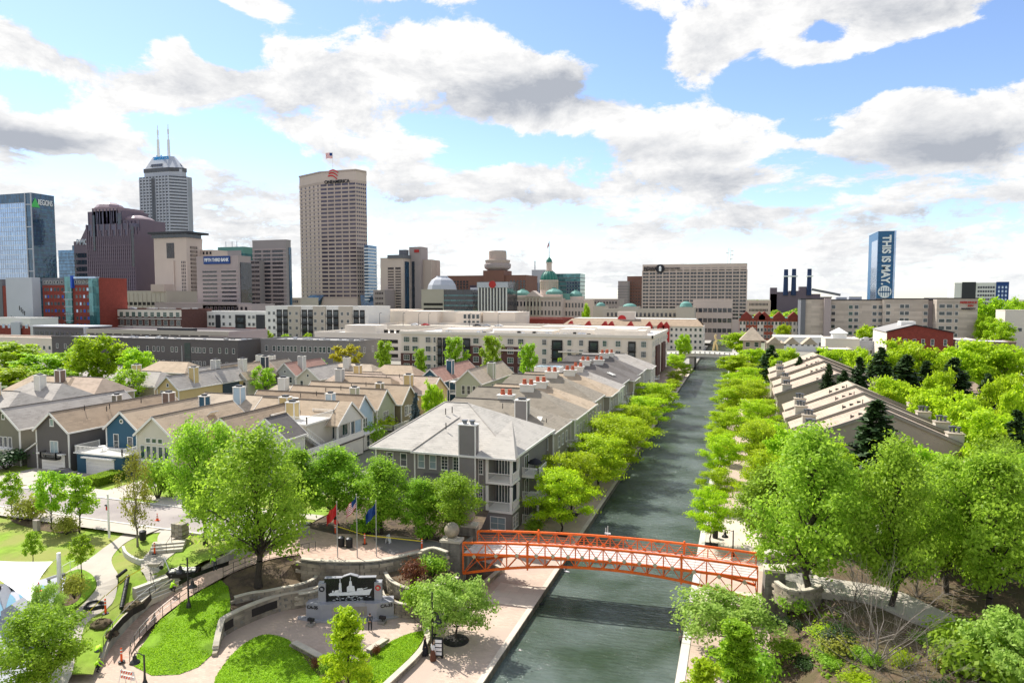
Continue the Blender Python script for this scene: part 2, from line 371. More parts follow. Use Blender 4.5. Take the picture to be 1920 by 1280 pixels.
mat('asphalt_pale',(.29,.255,.24),.9,.10,.4,.2,30,patch=(.37,.33,.30),pscale=.15)
mat('far_ground',(.26,.245,.21),.95,.2,.02,patch=(.09,.13,.04),pscale=.006)
mat('soil',(.085,.06,.042),.95,.45,2.0,.6,6,patch=(.14,.10,.06),pscale=.8,bdist=.1)
mat('mulch',(.13,.09,.055),.95,.4,2.5,.6,6,patch=(.10,.08,.04),pscale=.5,bdist=.1)
mat('lawn',(.20,.30,.025),.95,.25,1.2,.5,30,col2=(.21,.33,.03),patch=(.27,.29,.07),pscale=.25,bdist=.08)
mat('lawn_bright',(.22,.37,.02),.95,.2,1.5,.5,35,col2=(.22,.40,.025),patch=(.15,.27,.02),pscale=.5,bdist=.08)
mat('stone',(.36,.31,.235),.9,.25,1.5,.4,6,objvar=.22,patch=(.20,.17,.13),pscale=.5,bdist=.05)
mat('stone_cap',(.50,.45,.36),.9,.15,1.2,.3,6)
mat('pier_stone',(.25,.235,.20),.9,.3,1.2,.4,5,kind='streaks',dk=.5)
mat('ball_stone',(.36,.30,.22),.85,.3,1.5,.3,4,patch=(.22,.20,.15),pscale=.9)
mat('bridge_orange',(.84,.145,.01),.5,.10,1.2,spec=.4,patch=(.66,.12,.02),pscale=1.4)
mat('gusset_pale',(.48,.44,.30),.5,.1,2)
mat('deck_pale',(.58,.52,.49),.75,.12,1.4,patch=(.50,.45,.43),pscale=.8)
mat('steel',(.45,.46,.47),.4,.05,1,metal=.7)
mat('rust_rail',(.20,.12,.09),.6,.1,2)
mat('black_metal',(.018,.018,.02),.4,.1,2,spec=.5)
mat('black_plastic',(.02,.02,.022),.55,.3,3,.3,6)
mat('white_paint',(.78,.77,.74),.6,.04,1)
mat('white_trim',(.74,.72,.67),.65,.05,1)
mat('white_fabric',(.86,.86,.85),.8,.03,1)
mat('signal_orange',(.85,.10,.015),.6,.05,2)
mat('hi_vis',(.45,.85,.02),.7,.05,5)
mat('marble_gray',(.32,.32,.34),.35,.1,1.5,spec=.5)
mat('black_granite',(.012,.015,.014),.25,.2,2,spec=.5)
mat('engraved_white',(.72,.74,.75),.6,.1,5)
mat('bronze_plate',(.03,.027,.025),.4,.2,4)
mat('red_paint',(.55,.03,.03),.5,.06,2)
mat('blue_paint',(.02,.08,.45),.5,.06,2)
mat('cloth_dark',(.02,.02,.025),.9,.2,5)
mat('cloth_gray',(.08,.085,.10),.9,.2,5)
mat('cloth_white',(.7,.7,.72),.9,.1,5)
mat('cloth_brown',(.12,.05,.03),.9,.1,5)
mat('skin',(.50,.30,.22),.6,.05,5)
mat('hair',(.03,.02,.015),.7,.1,5)
mat('pad_blue',(.12,.27,.38),.8,.1,.6)
mat('pad_gray',(.36,.37,.42),.8,.08,.4)
mat('yellow_tape',(.75,.62,.04),.6,.05,2)
mat('gray_stone_block',(.30,.27,.23),.9,.15,3,objvar=.2)
mat('canal_wall',(.16,.145,.11),.9,.3,2,.4,5,kind='streaks')
glassm('pane',(.045,.06,.065),.05,spec=.7)
glassm('pane_green',(.03,.075,.06),.05,spec=.7)
glassm('pane_pale',(.25,.32,.33),.08,spec=.6)
glassm('dark_glass',(.02,.024,.035),.06,spec=.8,panes=(1.5,3.6))
glassm('purple_glass',(.06,.045,.075),.1,.3,.8,panes=(1.6,3.7))
glassm('navy_glass',(.02,.07,.13),.06,.25,1.0,panes=(1.5,3.9),var=.4)
glassm('sky_glass',(.36,.46,.62),.10,.75,1.0,panes=(1.6,3.9),var=.12)
glassm('blue_glass',(.10,.2,.33),.08,.5,1.0,panes=(1.6,3.8),var=.3)
glassm('teal_glass',(.06,.20,.22),.08,.4,1.0,panes=(2,3.6),var=.35)

# ------------------------------------------------------------------ water
def water_mat():
    m=bpy.data.materials.new('canal_water');m.use_nodes=True;nt=m.node_tree;N=nt.nodes.new;L=nt.links.new
    b=nt.nodes['Principled BSDF'];b.inputs['Roughness'].default_value=.045;b.inputs['IOR'].default_value=1.33;b.inputs['Specular IOR Level'].default_value=.6
    g=N('ShaderNodeNewGeometry');n=N('ShaderNodeTexNoise');n.inputs['Scale'].default_value=.13;n.inputs['Detail'].default_value=4;L(g.outputs['Position'],n.inputs['Vector'])
    cr=N('ShaderNodeValToRGB');cr.color_ramp.elements[0].position=.35;cr.color_ramp.elements[1].position=.65
    cr.color_ramp.elements[0].color=(.035,.058,.032,1);cr.color_ramp.elements[1].color=(.11,.14,.125,1);L(n.outputs['Fac'],cr.inputs[0]);L(cr.outputs[0],b.inputs['Base Color'])
    mp=N('ShaderNodeMapping');mp.inputs['Scale'].default_value=(.75,2.3,1);mp.inputs['Rotation'].default_value=(0,0,R(-12));L(g.outputs['Position'],mp.inputs[0])
    a=N('ShaderNodeTexNoise');a.inputs['Scale'].default_value=1.25;a.inputs['Detail'].default_value=4;a.inputs['Roughness'].default_value=.6;a.inputs['Distortion'].default_value=.8;L(mp.outputs[0],a.inputs['Vector'])
    c=N('ShaderNodeTexNoise');c.inputs['Scale'].default_value=.09;c.inputs['Detail'].default_value=3;L(g.outputs['Position'],c.inputs['Vector'])
    rr=N('ShaderNodeMapRange');L(c.outputs['Fac'],rr.inputs[0]);rr.inputs[1].default_value=.35;rr.inputs[2].default_value=.65;rr.inputs[3].default_value=.35;rr.inputs[4].default_value=1.0
    mu=N('ShaderNodeMath');mu.operation='MULTIPLY';L(a.outputs['Fac'],mu.inputs[0]);L(rr.outputs[0],mu.inputs[1])
    bp=N('ShaderNodeBump');bp.inputs['Strength'].default_value=1.0;bp.inputs['Distance'].default_value=.34;L(mu.outputs[0],bp.inputs['Height']);L(bp.outputs[0],b.inputs['Normal'])
    MT['canal_water']=m
water_mat()
CL,CR_=-18.4,-4.3          # canal edges
ZU=3.7                        # street level above the canal walk
mb=MB();mb.poly([(CL-.05,-60,-.55),(CR_+.05,-60,-.55),(CR_+.05,620,-.55),(CL-.05,620,-.55)]);struct(mb.build('canal_water','canal_water'))
# walks along the water, copings and walls of the canal basin
mb=MB();mb.poly([(-75,20,-.01),(CL-.35,20,-.01),(CL-.35,300,-.01),(-75,300,-.01)][:4]);struct(mb.build('canal_walk','quay_paving'))
mb=MB();mb.box(CL-.35,20,-1.2,CL,620,.03);struct(mb.build('canal_edge','canal_wall'))
mb=MB();mb.box(CL-.55,20,.0,CL-.05,290,.05);struct(mb.build('coping','quay_pale'))
mb=MB();mb.box(CR_,20,-1.2,CR_+.35,620,.03);struct(mb.build('canal_edge','canal_wall'))
mb=MB();mb.box(CR_+.04,20,.0,CR_+.75,290,.05);struct(mb.build('coping','concrete_white'))
mb=MB();mb.poly([(CR_+.35,20,-.01),(4.5,20,-.01),(4.5,300,-.01),(CR_+.35,300,-.01)]);struct(mb.build('canal_walk','quay_paving'))
for (x0,y0,x1,y1) in ((-23.4,61.5,-18.95,66.2),(CR_+.75,66.5,3.2,71.8),(CR_+.75,78,3.8,99)):
    mb=MB();mb.poly([(x0,y0,.004),(x1,y0,.004),(x1,y1,.004),(x0,y1,.004)]);struct(mb.build('pavement','quay_pale'))
# far ground: one sheet with a cut for the canal, reaching the horizon
mb=MB()
mb.poly([(-27.5,300,3.45),(-27.5,9000,3.45),(-9000,9000,3.45),(-9000,300,3.45)])
mb.poly([(-27.5,97,3.45),(-27.5,300,3.45),(-9000,300,3.45),(-9000,97,3.45)])
mb.poly([(-46,75.2,3.45),(-46,97,3.45),(-9000,97,3.45),(-9000,75.2,3.45)])
mb.poly([(8,300,2.9),(9000,300,2.9),(9000,9000,2.9),(8,9000,2.9)])
mb.poly([(8,20,2.9),(9000,20,2.9),(9000,300,2.9),(8,300,2.9)])
mb.poly([(-27.5,620,2.85),(8,620,2.85),(8,9000,2.85),(-27.5,9000,2.85)])
struct(mb.build('ground','far_ground'))
mb=MB();mb.box(-27.5,300,-1,-27.2,620,3.44);mb.box(4,300,-1,8.1,620,2.88);mb.poly([(-27.2,300,-.02),(CL,300,-.02),(CL,620,-.02),(-27.2,620,-.02)]);mb.poly([(CR_,300,-.02),(4,300,-.02),(4,620,-.02),(CR_,620,-.02)])
struct(mb.build('canal_bank','concrete'))

# right bank: slope rising from the walk to the level of the houses
def h_right(x,y):
    t=max(0,min(1,(x-3.0)/(5.5 if y<78 else 4.5)));t=t*t*(3-2*t)
    b=.25*math.sin(x*.7)*math.cos(y*.5)*(1 if 5<x<40 else 0)
    top=3.1 if y<76 else 2.6
    return top*t+b*t+(.0 if t>0 else -.02)
def grid_sheet(name,x0,x1,y0,y1,step,hf,m):
    nx=int((x1-x0)/step)+1;ny=int((y1-y0)/step)+1;b=MB()
    b.v=[(x0+(x1-x0)*i/(nx-1),y0+(y1-y0)*j/(ny-1),hf(x0+(x1-x0)*i/(nx-1),y0+(y1-y0)*j/(ny-1))) for j in range(ny) for i in range(nx)]
    b.f=[(j*nx+i,j*nx+i+1,(j+1)*nx+i+1,(j+1)*nx+i) for j in range(ny-1) for i in range(nx-1)];b.m=[0]*len(b.f)
    return struct(b.build(name,m,smooth=True))
grid_sheet('planted_bank',3.0,60,30,230,1.0,lambda x,y:h_right(x,y)+(.2 if x>8.5 else .0),'mulch')

# ------------------------------------------------------------------ park at left, street level
def PZ(lst):return [G(u,v,z) for u,v,z in lst]
LOW=[(155,1290,.9),(188,1232,.9),(235,1170,1.5),(290,1120,2.2),(318,1092,2.7)]
# big upper lawn sheet (base); all park pieces lie on it
_rl=smooth_curve(PZ([(170,1290,0),(188,1245,.0),(212,1205,.35),(262,1152,1.0),(318,1108,1.75),(345,1092,2.1),(400,1062,2.6),(470,1037,3.1),(545,1012,3.55),(592,1000,ZU)]),3)
up_edge=[(x-.1,y+.1,min(ZU,z+1.0*min(1,.35+.2*i))) for i,(x,y,z) in enumerate(_rl) if i % 2==1][:12]
park=up_edge+[(-47,59.2,ZU),(-44,77,ZU),(-300,77,ZU),(-300,20,2.5),(-90,20,2.0)]
HP=np.array([(p[0],p[1],p[2]) for p in up_edge]+[(-44,60,ZU),(-44,77,ZU),(-60,60,ZU),(-75,60,ZU),(-90,60,ZU),(-120,60,ZU),(-66,53,3.5),(-75,50,3.2),(-62,50,3.3),(-90,40,2.6),(-70,44,2.7),(-62,46,2.8),(-56,50,3.5),(-120,40,3),(-200,60,ZU),(-200,40,3.2),(-90,76,ZU),(-110,76,ZU),(-70,76,ZU),(-120,90,ZU)])
def h_park(x,y):
    d=np.hypot(HP[:,0]-x,HP[:,1]-y)+.05
    return float((HP[:,2]/d**3).sum()/(1/d**3).sum())
def PK(u,v):
    z=3.5
    for _ in range(6):x,y,_z=G(u,v,z);z=h_park(x,y)
    return (x,y,z)
sheet('park_lawn',park,'lawn',0.0,2.2,h_park)
def drape(name,uv,m,off,step=2.0,closed=True,n=5):
    pts=smooth_curve([PK(u,v)[:2] for u,v in uv],n,True) if n>1 else [PK(u,v)[:2] for u,v in uv]
    return sheet(name,[(x,y,h_park(x,y)) for x,y in pts],m,off,step,h_park)
# street with kerbs running across the view
mb=MB();mb.poly([(-300,59.6,ZU+.07),(-47,59.6,ZU+.07),(-47,66.2,ZU+.07),(-300,66.2,ZU+.07)]);struct(mb.build('street','asphalt_pale'))
mb=MB();mb.box(-300,59.3,ZU-.3,-47,59.6,ZU+.16);mb.box(-300,66.2,ZU-.3,-47,66.5,ZU+.16);struct(mb.build('kerb','concrete_white'))
mb=MB();mb.poly([(-300,66.5,ZU+.05),(-47,66.5,ZU+.05),(-47,77,ZU+.05),(-300,77,ZU+.05)]);struct(mb.build('ground','lawn'))
mb=MB();mb.poly([(-300,67.6,ZU+.10),(-47,67.6,ZU+.10),(-47,69.3,ZU+.10),(-300,69.3,ZU+.10)]);mb.poly([(-300,57.0,ZU+.10),(-62,57.0,ZU+.10),(-62,59.3,ZU+.10),(-300,59.3,ZU+.10)]);struct(mb.build('pavement','path_concrete'))
for x0,x1 in ((-110,-106.8),(-102.4,-95.8),(-93.5,-85.6),(-81,-76.5),(-70,-65)):
    mb=MB();mb.poly([(x0-.5,66.2,ZU+.112),(x1+.5,66.2,ZU+.112),(x1,75.2,ZU+.112),(x0,75.2,ZU+.112)]);struct(mb.build('driveway','path_concrete'))
# curving concrete path through the lawn
drape('path',[(262,985),(205,1020),(150,1058),(95,1090),(60,1115),(20,1130),(-60,1160),(-60,1190),(40,1150),(92,1120),(118,1082),(140,1070),(172,1080),(182,1100),(168,1125),(140,1150),(112,1168),(60,1230),(20,1300),(110,1300),(148,1215),(162,1170),(210,1135),(222,1105),(214,1065),(210,1045),(232,1020),(262,1005),(300,998),(330,1000),(345,975)],'path_concrete',.05,2.0,n=4)
drape('splash_pad',[(-60,1110),(30,1098),(75,1088),(110,1078),(130,1088),(128,1105),(100,1130),(90,1180),(60,1230),(20,1300),(-100,1300)],'pad_gray',.09,3.0,n=4)
for pts in ([(70,1098),(97,1094),(80,1108),(68,1112)],[(0,1118),(14,1112),(30,1130),(0,1160)],[(36,1112),(52,1118),(56,1128),(40,1126)]):
    drape('splash_pad_inlay',pts,'pad_blue',.105,3,n=4)
# a round lawn island inside the path, and the circle path's thin kerb
drape('lawn_island',[(118,1096),(128,1078),(150,1068),(172,1078),(180,1098),(170,1120),(140,1145),(118,1160),(100,1150),(110,1130),(124,1115)],'lawn_bright',.10,2.0)
drape('mulch_bed',[(118,1110),(132,1085),(155,1092),(150,1125),(125,1140),(112,1130)],'mulch',.115,2)
drape('mulch_bed',[(20,975),(40,955),(75,958),(108,968),(150,975),(158,990),(120,1000),(60,990)],'mulch',.06,2)
kerb=[(231,1032),(236,1044),(248,1052),(262,1056),(270,1056)]
mb=MB();mb.wallpath([PK(u,v)[:2] for u,v in smooth_curve(kerb,4)],.25,ZU-.5,ZU+.12);struct(mb.build('kerb','concrete_white'))
# upper curved walk between the two flights of steps
walk=[(318,1014),(338,1022),(345,1030),(330,1036),(312,1050),(306,1064),(312,1075),(320,1090),(296,1095),(284,1100),(270,1088),(264,1068),(268,1048),(280,1034),(296,1024)]
drape('path',walk,'path_concrete',.07,2.0,n=4)
drape('path',[(300,1000),(330,985),(352,985),(358,1000),(340,1012),(330,1022),(310,1015),(296,1018)],'path_concrete',.085,2.0,n=3)

# ------------------------------------------------------------------ ramp, steps and stone walls
RL=PZ([(170,1290,0),(188,1245,.0),(212,1205,.35),(262,1152,1.0),(318,1108,1.75),(345,1092,2.1),(400,1062,2.6),(470,1037,3.1),(545,1012,3.55),(592,1000,ZU)])
RR=PZ([(262,1290,0),(243,1240,.0),(262,1198,.35),(305,1155,1.0),(352,1120,1.75),(385,1100,2.1),(438,1072,2.6),(505,1048,3.1),(565,1038,3.55),(600,1030,ZU)])
mb=MB();mb.ribbon(smooth_curve(RL,5),smooth_curve(RR,5));struct(mb.build('ramp','brick_path'))
# ------------------------------------------------------------------ masonry: stones as separate blocks
def blk_mesh(w,d,h,m,ch=.03):
    b=MB();b.box(-w/2+ch,-d/2,-h/2,w/2-ch,d/2,h/2)
    b.v=[(x*(1+rnd.uniform(-.01,.01)),y+rnd.uniform(-.012,.012),z*(1+rnd.uniform(-.02,.02))) for x,y,z in b.v]
    return b.mesh('stone',m)
STONES={}
def stone_wall(name,label,pts,z0,z1,parent=None,th=.4,sl=1.45,sh=.37,mtl='stone',cap=.12,core=True,piece='stone',cat='wall'):
    """battered stone wall along a polyline: every block its own part"""
    P=[Vector(p[:2]) for p in pts];c=P[len(P)//2]
    t=thing(name,label,cat,(c.x,c.y,min(z0) if isinstance(z0,list) else z0))
    L=[0.0]
    for a,b in zip(P[:-1],P[1:]):L.append(L[-1]+(b-a).length)
    def at(s):
        for i in range(len(P)-1):
            if s<=L[i+1] or i==len(P)-2:
                f=(s-L[i])/(L[i+1]-L[i]);d=P[i+1]-P[i];return P[i]+d*f,math.atan2(d.y,d.x),i+f
    def zt(i,Z):
        if not isinstance(Z,list):return Z
        k=min(int(i),len(Z)-2);return Z[k]+(Z[k+1]-Z[k])*(i-k)
    key=(sl,sh,th,mtl)
    if key not in STONES:STONES[key]=[blk_mesh(sl*f,th,sh-.018,mtl) for f in (1.0,1.0,1.0)]
    zmin=min(z0) if isinstance(z0,list) else z0;zmax=max(z1) if isinstance(z1,list) else z1
    r=0;z=zmin+sh/2
    while z<zmax:
        s=(sl/2 if r % 2 else 0.0)+rnd.uniform(-.1,.1)
        while s<L[-1]:
            p,a,i=at(max(0.01,min(L[-1]-.01,s)))
            if z-sh/2>=zt(i,z0)-sh and z+sh*.3<=zt(i,z1):
                o=inst(piece,rnd.choice(STONES[key]),t,(p.x+rnd.uniform(-.012,.012),p.y+rnd.uniform(-.02,.02),z),a)
            s += sl
        z += sh;r += 1
    if core:
        b=MB();b.wallpath(P,th*.86,z0 if isinstance(z0,list) else zmin,[q-.1 for q in z1] if isinstance(z1,list) else zmax-.1);b.build('core','pier_stone',t)
    if cap:
        b=MB();b.wallpath(P,th*1.25,[q-.02 for q in z1] if isinstance(z1,list) else zmax-.02,[q+cap for q in z1] if isinstance(z1,list) else zmax+cap);b.build('coping','stone_cap',t)
    return t
top=[(566,1046),(590,1049),(625,1051),(665,1051.5),(700,1050),(735,1045),(766,1038),(792,1032)]
BW=smooth_curve([G2(u,v,ZU) for u,v in top],3)
stone_wall('retaining_wall','tall curved stone retaining wall shaped like a ship bow behind the black ship memorial',BW,0.0,3.62)
# stem ornament on the bow of the wall
c0=BW[len(BW)//2-1]
t=thing('anchor','small dark anchor ornament hung in the middle of the curved stone bow wall','anchor',(c0[0],c0[1]-.3,1.9))
b=MB();b.tube((c0[0],c0[1]-.3,1.4),(c0[0],c0[1]-.3,2.2),.05);b.tube((c0[0]-.3,c0[1]-.3,2.05),(c0[0]+.3,c0[1]-.3,2.05),.04);b.pathtube([(c0[0]+.38*math.sin(a),c0[1]-.3,1.75-.38*math.cos(a)) for a in [(-1.2+.3*i) for i in range(9)]],.05);b.tube((c0[0],c0[1]-.27,2.2),(c0[0],c0[1]-.27,3.5),.02);b.build('anchor_iron','bronze_plate',t)
# upper plaza behind the wall
UPP=list(BW)+[G2(836,1040,ZU),(-27.6,71.5),(-29,77.8),(-46,77.2),(-52,66),(-47,57.5),G2(540,1012,ZU),G2(560,1035,ZU)]
sheet('upper_plaza',[(x,y,ZU) for x,y in UPP],'soil',-.02)
sheet('upper_plaza',[(x,y,ZU) for x,y in list(BW)+[G2(838,1040,ZU),G2(845,1020,ZU),G2(800,1010,ZU),G2(740,1004,ZU),G2(680,1002,ZU),G2(620,1000,ZU),G2(560,985,ZU),G2(520,990,ZU),G2(550,1020,ZU)]],'brick_path',.03)
sheet('upper_plaza_paving',[(x,y,ZU) for x,y in [G2(700,1010,ZU),G2(760,1008,ZU),G2(836,1018,ZU),G2(836,1036,ZU),G2(790,1028,ZU),G2(735,1040,ZU),G2(712,1030,ZU)]],'asphalt',.06)
# low wall with bronze plaques sweeping round the plaza
lw=[(404,1224),(413,1200),(424,1188),(458,1170),(494,1155),(530,1143),(566,1137),(600,1129)]
LWb=smooth_curve([G2(u,v,0) for u,v in lw],3);n=len(LWb)
lwz=[min(1.55,.35+i*.28) for i in range(n)]
t=stone_wall('plaque_wall','low pale stone wall with dark bronze plaques curving round the memorial plaza',LWb,0.0,lwz,sl=1.2,sh=.3)
for (ua,va,ub,vb) in ((440,1178,460,1168),(476,1148,489,1145),(506,1146,524,1135)):
    pa=G2(ua,va+10,0);pb=G2(ub,vb+10,0)
    k=min(range(n-1),key=lambda i:(LWb[i][0]-pa[0])**2+(LWb[i][1]-pa[1])**2)
    d=(Vector(LWb[k+1])-Vector(LWb[k])).normalized();a=math.atan2(d.y,d.x);nn=Vector((d.y,-d.x));p=Vector(LWb[k])+nn*.24
    b=MB();b.box(-.62,-.03,-.36,.62,.03,.36);me=b.mesh('plaque','bronze_plate');inst('plaque',me,t,(p.x,p.y,.85),a)
# sloping lawn and planting terraces between ramp and walls
RRc=smooth_curve(RR,3)
lawn_p=[p for p in PZ([(262,1215,.25),(250,1248,.0),(285,1266,.0),(335,1264,.0),(372,1250,.0),(394,1230,0),(404,1222,0)])]+[(LWb[i][0]-.15,LWb[i][1]+.1,lwz[i]-.1) for i in range(0,8)]+PZ([(432,1125,1.7),(428,1100,2.0),(415,1088,2.15),(390,1100,2.0),(352,1122,1.7),(306,1158,.95)])
sheet('sloping_lawn',[(p[0],p[1],p[2]) for p in lawn_p],'lawn_bright',.02,1.6)
terr=[(LWb[i][0]-.1,LWb[i][1]+.15,lwz[i]-.12) for i in range(7,n)]+[(BW[0][0],BW[0][1]-.3,1.5),(BW[0][0]-.2,BW[0][1],3.4)]+PZ([(600,1032,3.6),(562,1040,3.5),(503,1050,3.05),(436,1074,2.55),(415,1088,2.1),(430,1105,1.9)])
sheet('planting_bed',terr,'soil',.0,1.5)
for pts,lab in (([(440,1124),(470,1116),(500,1112),(530,1106),(552,1102),(580,1094),(594,1083),(590,1072)],'curving low stone terrace wall in the dark bed under the big maple'),
                 ([(560,1118),(590,1113),(612,1102),(618,1090)],'short stone terrace wall beside the left end of the ship memorial')):
    P=smooth_curve([G2(u,v,1.9) for u,v in pts],3)
    stone_wall('terrace_wall',lab,P,1.1,2.15,sl=.9,sh=.26,th=.3,cap=.08)
# planters right of the memorial
for pts,z0,z1,lab in (([(722,1075),(735,1092),(765,1104),(800,1103),(838,1094),(858,1084)],1.2,2.5,'upper curved stone planter wall with red-leaved shrubs by the bridge pier'),
                         ([(715,1108),(722,1122),(745,1132),(775,1134),(800,1128)],0.0,1.3,'lower curved stone planter wall with yellow groundcover beside the memorial')):
    P=smooth_curve([G2(u,v,z1-.1) for u,v in pts],3)
    stone_wall('planter_wall',lab,P,z0,z1,sl=.9,sh=.3,th=.3,cap=.1)
sheet('planting_bed',[(*G2(720,1075,2.3),2.3),(*G2(735,1092,2.3),2.3),(*G2(765,1104,2.3),2.3),(*G2(838,1094,2.3),2.3),(*G2(858,1080,2.3),2.3),(-29.5,64.5,2.3),(-31.5,62.0,2.4)],'mulch',0)
sheet('planting_bed',[(*G2(715,1108,1.1),1.1),(*G2(722,1122,1.1),1.1),(*G2(745,1132,1.1),1.1),(*G2(800,1128,1.1),1.1),(*G2(850,1105,1.1),1.1),(-28.4,62.5,1.2),(-31,60,1.2)],'mulch',0)
for pts,lab in (([(790,1036),(812,1030),(838,1038)],'curved pale stone parapet next to the bridge pier'),):
    stone_wall('parapet',lab,smooth_curve([G2(u,v,ZU+.4) for u,v in pts],3),1.5,ZU+.55,sl=.9,sh=.3,th=.35)
# dark planting bed and its kerb wall below the bridge
sheet('planting_bed',[(*G2(895,1108,0),.1),(*G2(938,1072,0),.1),(*G2(925,1060,0),.1),(-27.5,70,.5),(-27.6,64.5,.5)],'soil',.02)
stone_wall('bed_wall','low stone kerb wall edging the dark bed below the orange bridge',[G2(938,1074,0),G2(893,1113,0),G2(842,1148,0)],0.0,.5,sl=.8,sh=.25,th=.35,cap=.07)
mb=MB();mb.wallpath([G2(930,1066,0),G2(944,1074,0)],.35,0,.5);struct(mb.build('kerb','stone_cap'))
# V-shaped seat walls and lawns in front of the memorial
VW=[(551,1207),(612,1240),(655,1250)],[(655,1250),(690,1222),(722,1202)]
stone_wall('seat_wall','left arm of the low V-shaped stone seat wall in the plaza',[G2(u,v,.3) for u,v in VW[0][:2]],0,.5,sl=.8,sh=.25,th=.45,cap=.06)
stone_wall('seat_wall','right arm of the low V-shaped stone seat wall in the plaza',[G2(u,v,.3) for u,v in VW[1][1:]],0,.5,sl=.8,sh=.25,th=.45,cap=.06)
ov1=smooth_curve([G(u,v,0) for u,v in [(405,1290),(425,1240),(462,1205),(500,1190),(540,1200),(565,1222),(600,1252),(625,1300),(500,1330)]],5,True)
ov2=smooth_curve([G(u,v,0) for u,v in [(640,1300),(668,1250),(700,1222),(750,1195),(788,1184),(796,1190),(780,1220),(740,1262),(700,1310)]],5,True)
sheet('oval_lawn',ov1,'lawn_bright',.07,1.2,th=.2);sheet('oval_lawn',ov2,'lawn_bright',.07,1.2,th=.2)
sheet('planting_bed',smooth_curve([G(u,v,0) for u,v in [(552,1212),(610,1246),(655,1255),(700,1222),(690,1245),(655,1275),(640,1300),(600,1270),(570,1235)]],3,True),'mulch',.11,1.2)
stone_wall('lawn_edge_wall','low curved stone edging wall beside the oval lawn and the canal walk',smooth_curve([G2(u,v,.2) for u,v in [(800,1186),(800,1205),(782,1232),(745,1268),(700,1310)]],3),0,.45,sl=.8,sh=.25,th=.4,cap=.08)
# walls of the ramp with railings
WL=smooth_curve([(p[0]-.1,p[1]+.1,p[2]) for p in RL],3)
for (a,b_,lab,dz) in ((3,15,'pale concrete retaining wall along the lower left side of the brick ramp',1.05),(17,27,'concrete retaining wall along the upper ramp behind the lamp post',.9)):
    seg=WL[a:b_];t=thing('ramp_wall',lab,'wall',seg[0]);mb=MB()
    mb.wallpath(seg,.35,[p[2]-.3 for p in seg],[p[2]+dz*min(1,.35+.2*i) for i,p in enumerate(seg)]);mb.build('wall_body','concrete',t)
    mb=MB();mb.wallpath(seg,.42,[p[2]+dz*min(1,.35+.2*i)+.002 for i,p in enumerate(seg)],[p[2]+.1+dz*min(1,.35+.2*i) for i,p in enumerate(seg)]);mb.build('coping','stone_cap',t)
# the stairs from the ramp to the upper walk
def stairs(name,label,foot,topp,width,n,z0,z1,m='stone_cap'):
    a=Vector(foot);b=Vector(topp);d=(b-a);L=d.length;t=thing(name,label,'steps',(a.x,a.y,z0),rz=math.atan2(d.y,d.x))
    for i in range(n):
        q=MB();q.box(L*i/n,-width/2,-.3,L*(i+1)/n+(.0 if i<n-1 else .25),width/2,(z1-z0)*(i+1)/n);o=q.build('step',m,t,world=False)
        q2=MB();q2.box(L*i/n-.012,-width/2-.01,(z1-z0)*(i+1)/n-.045,L*i/n+.06,width/2+.01,(z1-z0)*(i+1)/n+.006);q2.build('nosing','white_trim',o,world=False)
    return t
stairs('stone_steps','five broad pale steps rising from the brick ramp to the upper walk',G2(305,1118,1.8),G2(292,1092,2.9),4.2,5,1.75,3.15)
stairs('stone_steps','three short steps at the top of the curved walk by the orange post',G2(311,1036,3.3),G2(318,1020,3.6),3.2,3,3.45,3.95)
# railings
def railing(name,label,pts,h=1.0,m='black_metal',every=2,rails=(1.0,.1),r=.025,cat='railing',group=None):
    t=thing(name,label,cat,pts[0],group)
    for k in rails:
        q=MB();q.pathtube([(p[0],p[1],p[2]+h*k) for p in pts],r,5);q.build('rail',m,t)
    for p in pts[::every]:
        q=MB();q.tube(p,(p[0],p[1],p[2]+h),r*1.1,n=5);q.build('post',m,t)
    return t
RRd=smooth_curve(RR,3)
railing('ramp_railing','dark handrail down the right side of the lower brick ramp',RRd[3:15],every=1,rails=(1.0,.55))
railing('ramp_railing','dark handrail above the planting bed on the upper ramp',RRd[17:27],every=1,rails=(1.0,.5,.1))
railing('ramp_railing','dark handrail on top of the left ramp wall',[(p[0],p[1],p[2]+.9) for p in WL[4:14]],h=.8,every=2,rails=(1.0,))

# ------------------------------------------------------------------ the ship memorial
mc=Vector(G(655,1163,0));ml=Vector(G(553,1164,0));mr_=Vector(G(752,1159,0));ang=math.atan2((mr_-ml).y,(mr_-ml).x)
W_=(mr_-ml).length
mon=thing('ship_memorial','grey marble memorial with a black panel showing a white warship','memorial',mc,rz=ang)
k=W_/2
def L_(b,nme,m,par=mon):return b.build(nme,m,par,world=False)
b=MB();b.prism([(-k,.5),(-k*.62,-.25),(0,-.5),(k*.62,-.25),(k,.5),(k,.9),(-k,.9)],0,.16);L_(b,'plinth','marble_gray')
b=MB();b.prism([(-k*.83,.45),(-k*.52,.02),(-k*.30,.12),(k*.30,.12),(k*.52,.02),(k*.83,.45),(k*.80,1.7),(-k*.80,1.7)],.16,1.55);L_(b,'marble_body','marble_gray')
for sx in (-1,1):
    b=MB();x=sx*k*.20;b.box(x-k*.13,.085,.35,x+k*.13,.125,1.3);L_(b,'name_panel','gray_stone_block')
b=MB();b.box(-k*.30,.09,.2,k*.30,.6,1.62);L_(b,'marble_shelf','marble_gray')
ppx=k*.53
